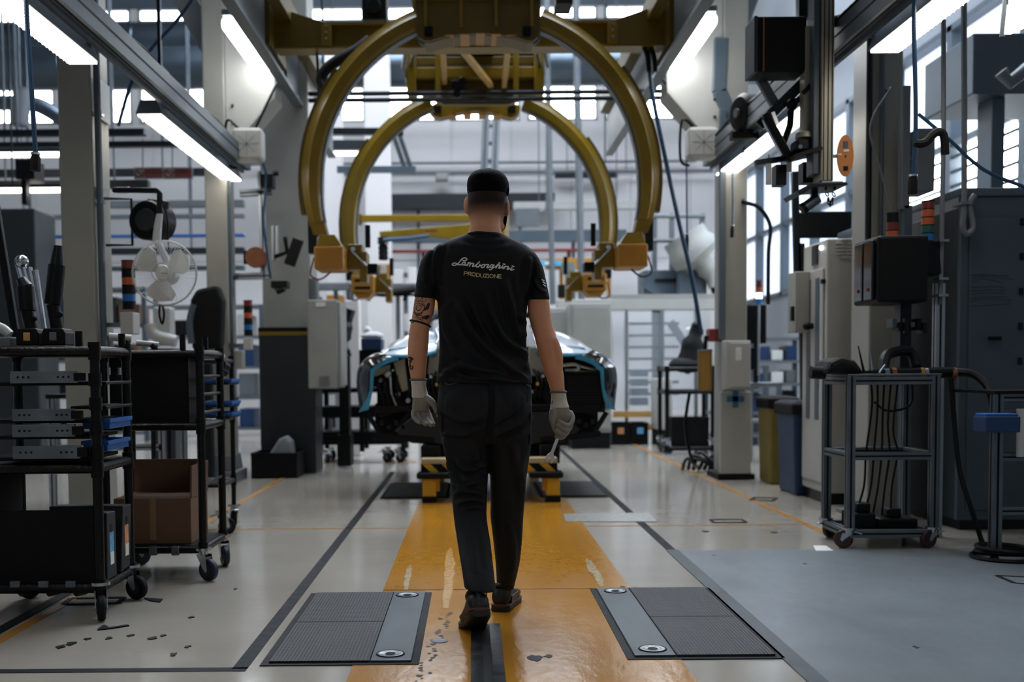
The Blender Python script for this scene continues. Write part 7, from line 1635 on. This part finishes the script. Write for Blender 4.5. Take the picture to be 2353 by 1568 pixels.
part(t, 'hoist_body', B(*pbox(868, 606, 897, 638, 14.4, 14.6)), orange, bev=.02); part(t, 'hoist_cover', B(*pbox(874, 608, 888, 636, 14.38, 14.4)), white, bev=.01); part(t, 'hook_rod', G().cyl(U(881, 638, 14.5), U(881, 672, 14.5), .02, n=8), darksteel, True)
part(t, 'lift_tool', G().tube([U(842, 668, 14.4), U(880, 674, 14.4), U(915, 670, 14.4), U(955, 664, 14.4)], .05, 8, 3), black, True)
for px in (852, 900, 935): part(t, 'tool_grip', G().tube([U(px, 670, 14.4), U(px - 6, 692, 14.4)], .025, 8), black, True)
part(t, 'tool_bar', G().bar(U(845, 679, 14.4), U(955, 678, 14.4), .03, .03), black)
# pillars and pipes far back
for k, (px0, px1, py0, Y, lb) in enumerate(((845, 898, 540, 17.5, 'broad white pillar behind the hanging tool'), (795, 824, 690, 13.0, 'slim pale pillar right of the grey electrical cabinet'), (905, 925, 620, 18.5, 'left of two slim white posts far behind the man'), (940, 956, 615, 18.5, 'right of two slim white posts far behind the man'), (752, 786, 440, 18, 'pale pillar seen through the left hoop arm'), (1640, 1668, 560, 17, 'white post behind the cross column'))):
    a, b_ = U(px0, 900, Y), U(px1, py0, Y); single('white_pillar', B(a.x, b_.x, Y, Y + .3, 0, b_.z if k not in (0, 4) else 6.0), m_wall, lb, 'pillar', bev=.01)
def hbar(name, label, cat, px0, px1, py, Y, h, m, dp=.12, drop=True):
    a, b_ = U(px0, py, Y), U(px1, py, Y); t = thing(name, label, cat, ((a.x + b_.x) / 2, Y, a.z)); hh = h * Y / FPX
    part(t, 'bar', B(a.x, b_.x, Y, Y + dp, a.z - hh / 2, a.z + hh / 2), m, bev=.006)
    if drop:
        for f in (.2, .8): part(t, 'support_post', B(a.x + (b_.x - a.x) * f - .03, a.x + (b_.x - a.x) * f + .03, Y + dp, Y + dp + .06, 0, a.z), m) if drop == 'floor' else part(t, 'drop_rod', G().cyl((a.x + (b_.x - a.x) * f, Y + dp, a.z - hh / 2), (a.x + (b_.x - a.x) * f, Y + dp, ZC), .012, n=6), aludark)
    return t
hbar('wall_tray', 'dark cable tray along the back wall behind the head', 'cable tray', 880, 1275, 463, 23.4, 34, darkgrey, .3, 'floor')
hbar('service_bar', 'thin grey pipe rail high on the back wall', 'pipe', 560, 1600, 378, 23.7, 5, grey, .06)
hbar('service_bar', 'grey pipe rail just above the dark cable tray', 'pipe', 640, 1640, 400, 23.6, 7, grey, .08)
hbar('service_bar', 'dark short duct right of the vertical pipes', 'duct', 1275, 1420, 403, 23.5, 12, darksteel, .1)
hbar('service_bar', 'white insulated pipe right of the head', 'pipe', 1180, 1480, 473, 22, 18, white, .2)
hbar('service_bar', 'dark red pipe running behind the shoulders', 'pipe', 860, 1420, 578, 20, 7, redpaint, .1, 'floor')
hbar('service_bar', 'grey trunking behind the shoulders under the jib arm', 'trunking', 840, 1440, 545, 21, 26, steelblue, .2, 'floor')
hbar('service_bar', 'orange crane beam low behind the right shoulder', 'beam', 1255, 1440, 606, 19, 24, orange, .2, 'floor')
hbar('service_bar', 'pale horizontal rail behind the left elbow', 'rail', 720, 960, 660, 15.9, 14, grey, .15, 'floor')
t = thing('grey_board', 'square grey board hanging right of the head', 'board', tuple(U(1212, 520, 20))); part(t, 'board', B(*pbox(1185, 478, 1239, 521, 20, 20.05)), grey, bev=.006); part(t, 'cable', G().tube([U(1239, 490, 20), U(1255, 480, 20), U(1258, 440, 20), U(1258, 405, 20), (U(1258, 405, 20).x, 20, ZC)], .03, 8, 4), grey, True)
single('emergency_lamp', B(*pbox(1000, 397, 1030, 413, 23.3, 23.6)), white, 'small white lamp box on the back wall left of the head', 'lamp', bev=.03)
t = thing('blue_sign', 'small blue and white sign on the orange beam', 'sign', tuple(U(1265, 611, 18.9))); part(t, 'sign_plate', B(*pbox(1236, 600, 1290, 611, 18.93, 19.005)), mat('sky_blue_sign', '#4aa3d0', .5)); part(t, 'white_text', B(*pbox(1252, 603, 1272, 608, 18.915, 18.935)), paper)
t = thing('valve_station', 'grey-green valve station with black bottle behind right shoulder', 'machine', tuple(U(1308, 690, 16))); part(t, 'motor', G().cyl(U(1306, 605, 16), U(1306, 630, 16), .1, n=14).cyl(U(1310, 632, 16), U(1310, 632, 15.8), .08, n=14), mat('grey_green_paint', '#6c766e', .5), True)
part(t, 'valve_body', B(*pbox(1300, 625, 1318, 690, 15.95, 16.1)), MATS['grey_green_paint']); part(t, 'hand_wheel', G().torus(U(1312, 662, 15.85), (0, 1, 0), .06, .02, 16, 6), orange, True); part(t, 'bottle', G().cyl(U(1293, 685, 15.95), U(1293, 655, 15.95), .07, n=12), blackmatte, True); part(t, 'stand', B(*pbox(1285, 690, 1322, 1005, 15.9, 16.2)), darksteel)
# machines behind the man: dark shelving rows that fill the far floor
random.seed(11)
def shelving(label, px0, px1, py0, Y, dp, seed, mats, cols=4, rows=4):
    r_ = random.Random(seed); a, b_ = U(px0, 1000, Y), U(px1, py0, Y); zt = b_.z
    t = thing('storage_rack', label, 'rack', ((a.x + b_.x) / 2, Y, 0))
    for x in (a.x, b_.x):
        for y in (Y, Y + dp): part(t, 'upright', B(x - .03, x + .03, y - .03, y + .03, 0, zt), steelblue)
    for k in range(rows + 1):
        z = .12 + (zt - .14) * k / rows; part(t, 'shelf', B(a.x, b_.x, Y, Y + dp, z - .02, z + .02), grey)
    w = (b_.x - a.x - .1) / cols; h = (zt - .14) / rows
    for k in range(rows):
        for c_ in range(cols):
            if r_.random() < .2: continue
            x = a.x + .06 + c_ * w; z = .14 + (zt - .14) * k / rows
            bx_ = part(t, 'bin', B(x, x + w * r_.uniform(.6, .92), Y + .04, Y + dp - .05, z, z + h * r_.uniform(.4, .78)), r_.choice(mats), bev=.012)
    return t
shelving('long storage rack with dark bins far behind the left carts', -60, 330, 660, 16, .6, 3, [black, blackmatte, bluedark, darkgrey, cardboard], 7, 4)
shelving('storage rack with pale bins behind the left columns', 340, 600, 700, 17, .6, 5, [black, grey, blackmatte, white, bluedark], 5, 4)
shelving('storage rack left of the broad white pillar', 655, 800, 650, 16.6, .5, 8, [black, grey, steelblue, orange, blackmatte], 3, 4)
shelving('storage rack behind the man under the jib arm', 905, 1180, 625, 19.5, .6, 9, [grey, white, blackmatte, steelblue, orange], 6, 4)
shelving('storage rack behind the cross column by the far windows', 1730, 1850, 775, 15.5, .5, 12, [bluedark, grey, blackmatte, paper], 3, 4)
shelving('storage rack with boxes behind the grey bins at right', 1640, 1760, 840, 14.2, .5, 13, [blackmatte, bluedark, grey, black], 3, 3)
# left background: beams, signs, lamps, screens
for k, (px0, px1, py, Y, h, m, lb) in enumerate(((-80, 330, 305, 13, 14, darksteel, 'upper dark beam across the left background'), (-80, 480, 333, 13.2, 12, darksteel, 'second dark beam below the upper one at left'), (-80, 480, 398, 13.6, 16, darkgrey, 'dark beam carrying the red prohibition signs'), (-80, 340, 425, 13.4, 18, darkgrey, 'dark beam above the lower light strip at left'), (150, 560, 470, 14.5, 16, grey, 'pale pipe rail behind the fan'), (-80, 560, 545, 15, 6, blueplastic, 'thin blue pipe behind the fan'), (-60, 560, 580, 15.5, 14, darkgrey, 'dark trunking low behind the fan'), (-60, 560, 500, 15.2, 9, grey, 'grey rail behind the hose reel'), (-60, 560, 620, 15.6, 10, steelblue, 'slate rail above the left storage rack'))):
    hbar('overhead_beam', lb, 'beam', px0, px1, py, Y, h, m, .12)
for k, (py, px0, px1, Y) in enumerate(((355, -80, 165, 12.8), (437, -80, 168, 12.6))):
    t = thing('light_strip', ('upper', 'lower')[k] + ' glowing light strip at the left edge of the background', 'light fitting', tuple(U(40, py, Y))); a, b_ = U(px0, py, Y), U(px1, py, Y)
    part(t, 'diffuser', B(a.x, b_.x, Y, Y + .1, a.z - .02, a.z + .02), mat('soft_lit_strip', '#fff4ea', .4, emit=TUBE * .5)); part(t, 'housing', B(a.x, b_.x, Y, Y + .12, a.z + .02, a.z + .06), darkgrey); part(t, 'hanger', G().cyl((a.x + .5, Y + .06, a.z + .06), (a.x + .5, Y + .06, ZC), .01, n=6), darksteel)
m_sign = mat('grey_sign_board', '#6d7072', .5)
for k, px in enumerate((308, 376)):
    t = thing('prohibition_sign', ('left', 'right')[k] + ' grey prohibition sign with red panel above the fan', 'sign', tuple(U(px, 410, 13.3)))
    part(t, 'board', B(*pbox(px, 384, px + 66, 411, 13.4, 13.43)), m_sign, bev=.003); part(t, 'red_panel', B(*pbox(px + 26, 388, px + 63, 408, 13.39, 13.401)), redpaint)
    c = U(px + 12, 398, 13.39); part(t, 'red_ring', G().torus(c, (0, 1, 0), .045, .008, 24, 6), redpaint, True); part(t, 'slash', G().bar(c + Vector((-.03, 0, .03)), c + Vector((.03, 0, -.03)), .01, .012), redpaint if k else blackmatte)
    part(t, 'pictogram', G().cyl(c + Vector((0, .002, 0)), c + Vector((0, .006, 0)), .036, n=20), lightgrey)
    for j in range(3): part(t, 'text_line', B(*pbox(px + 29, 391 + 6 * j, px + 60, 392 + 6 * j, 13.385, 13.391)), m_sign)
    part(t, 'hanger', G().cyl(U(px + 20, 386, 13.42), U(px + 20, 320, 13.42), .006, n=6), darksteel)
t = thing('duct_elbow', 'silver elbow duct at the left edge under the window', 'duct', tuple(U(60, 300, 14))); part(t, 'duct_body', G().tube([U(-60, 235, 14), U(60, 238, 14), U(105, 250, 14), U(165, 290, 14), U(215, 330, 14)], .09, 12, 4), galv, True)
part(t, 'flex_hose', G().lathe(U(45, 290, 13.8), (.1, 0, 1), [(.1 + .012 * (k % 2), .035 * k) for k in range(14)], 14), grey, True); part(t, 'hanger', G().cyl(U(60, 238, 14), (U(60, 238, 14).x, 14, ZC), .012, n=6), darksteel)
t = thing('machine_block', 'dark machine block with panel at the left edge', 'machine', (XA(60, 12), 12.3, 0)); part(t, 'body', B(XA(-60, 12), XA(90, 12), 12.0, 12.6, 0, ZA(470, 12)), darkgrey, bev=.02); part(t, 'upper_unit', B(*pbox(35, 365, 78, 412, 12.1, 12.4)), black, bev=.01); part(t, 'unit_post', B(*pbox(50, 410, 60, 470, 12.2, 12.3)), darksteel)
t = thing('bent_pipe', 'dark bent pipe post beside the left column', 'pipe', tuple(U(148, 560, 9))); part(t, 'pipe_body', G().tube([U(165, 330, 9), U(145, 340, 9), U(142, 390, 9), U(148, 480, 9), U(152, 640, 9), (U(152, 640, 9).x, 9, 0)], .02, 10, 4), darksteel, True)
t = thing('car_trim', 'black upholstered car panel behind the second cart', 'car part', tuple(U(470, 800, 9.6)))
part(t, 'panel', G().prism(px_poly([(436, 690), (450, 665), (500, 655), (512, 690), (508, 800), (440, 805)], 9.6), 'y', 9.6, 9.75), blackmatte, bev=.03); part(t, 'stand', B(XA(465, 9.65), XA(485, 9.65), 9.62, 9.72, 0, ZA(800, 9.6)), darksteel); part(t, 'edge', G().tube([U(445, 700, 9.58), U(436, 740, 9.58), U(440, 790, 9.58)], .03, 8, 3), steelblue, True)
t = thing('white_machine', 'white robot pedestal seen below the fan', 'machine', tuple(U(370, 790, 11))); part(t, 'pedestal', B(*pbox(352, 705, 390, 795, 11, 11.2)), white, bev=.02); part(t, 'arm', G().tube([U(345, 745, 11), U(355, 770, 11), U(405, 785, 11)], .06, 10, 3), white, True); part(t, 'base', B(XA(345, 11), XA(400, 11), 11, 11.3, 0, ZA(795, 11)), darkgrey)
# roof braces and trunking overhead
for k, (a, b_, Y, w, m, lb) in enumerate((((415, -20), (505, 140), 10.3, .2, grey, 'grey roof brace at the top of the left column'), ((440, -60), (525, 60), 10.5, .12, steelblue, 'narrow roof brace above the left column'), ((1720, -20), (1640, 200), 10.4, .2, grey, 'grey roof brace at the top of the right column'), ((1650, 210), (1690, 300), 9.95, .12, steelblue, 'short bent cable trunk on the right knee bracket'), ((1655, 90), (1650, 215), 9.95, .12, steelblue, 'upright cable trunk on the right knee bracket'))):
    single('roof_brace' if k < 3 else 'cable_trunk', G().bar(U(a[0], a[1], Y), U(b_[0], b_[1], Y), w, w), m, lb, 'brace' if k < 3 else 'trunking', bev=.01)
for k, (px, Y) in enumerate(((1480, 9.3), (1495, 9.3))):
    hanging(('left', 'right')[k] + ' of two black cables under the right end of the bridge', [(px, 108), (px + 8, 130), (px + 12, 165)], Y, .02, black)
for k, (pa, pb) in enumerate((((308, 275), (330, 330)), ((236, 210), (262, 280)))):
    pass
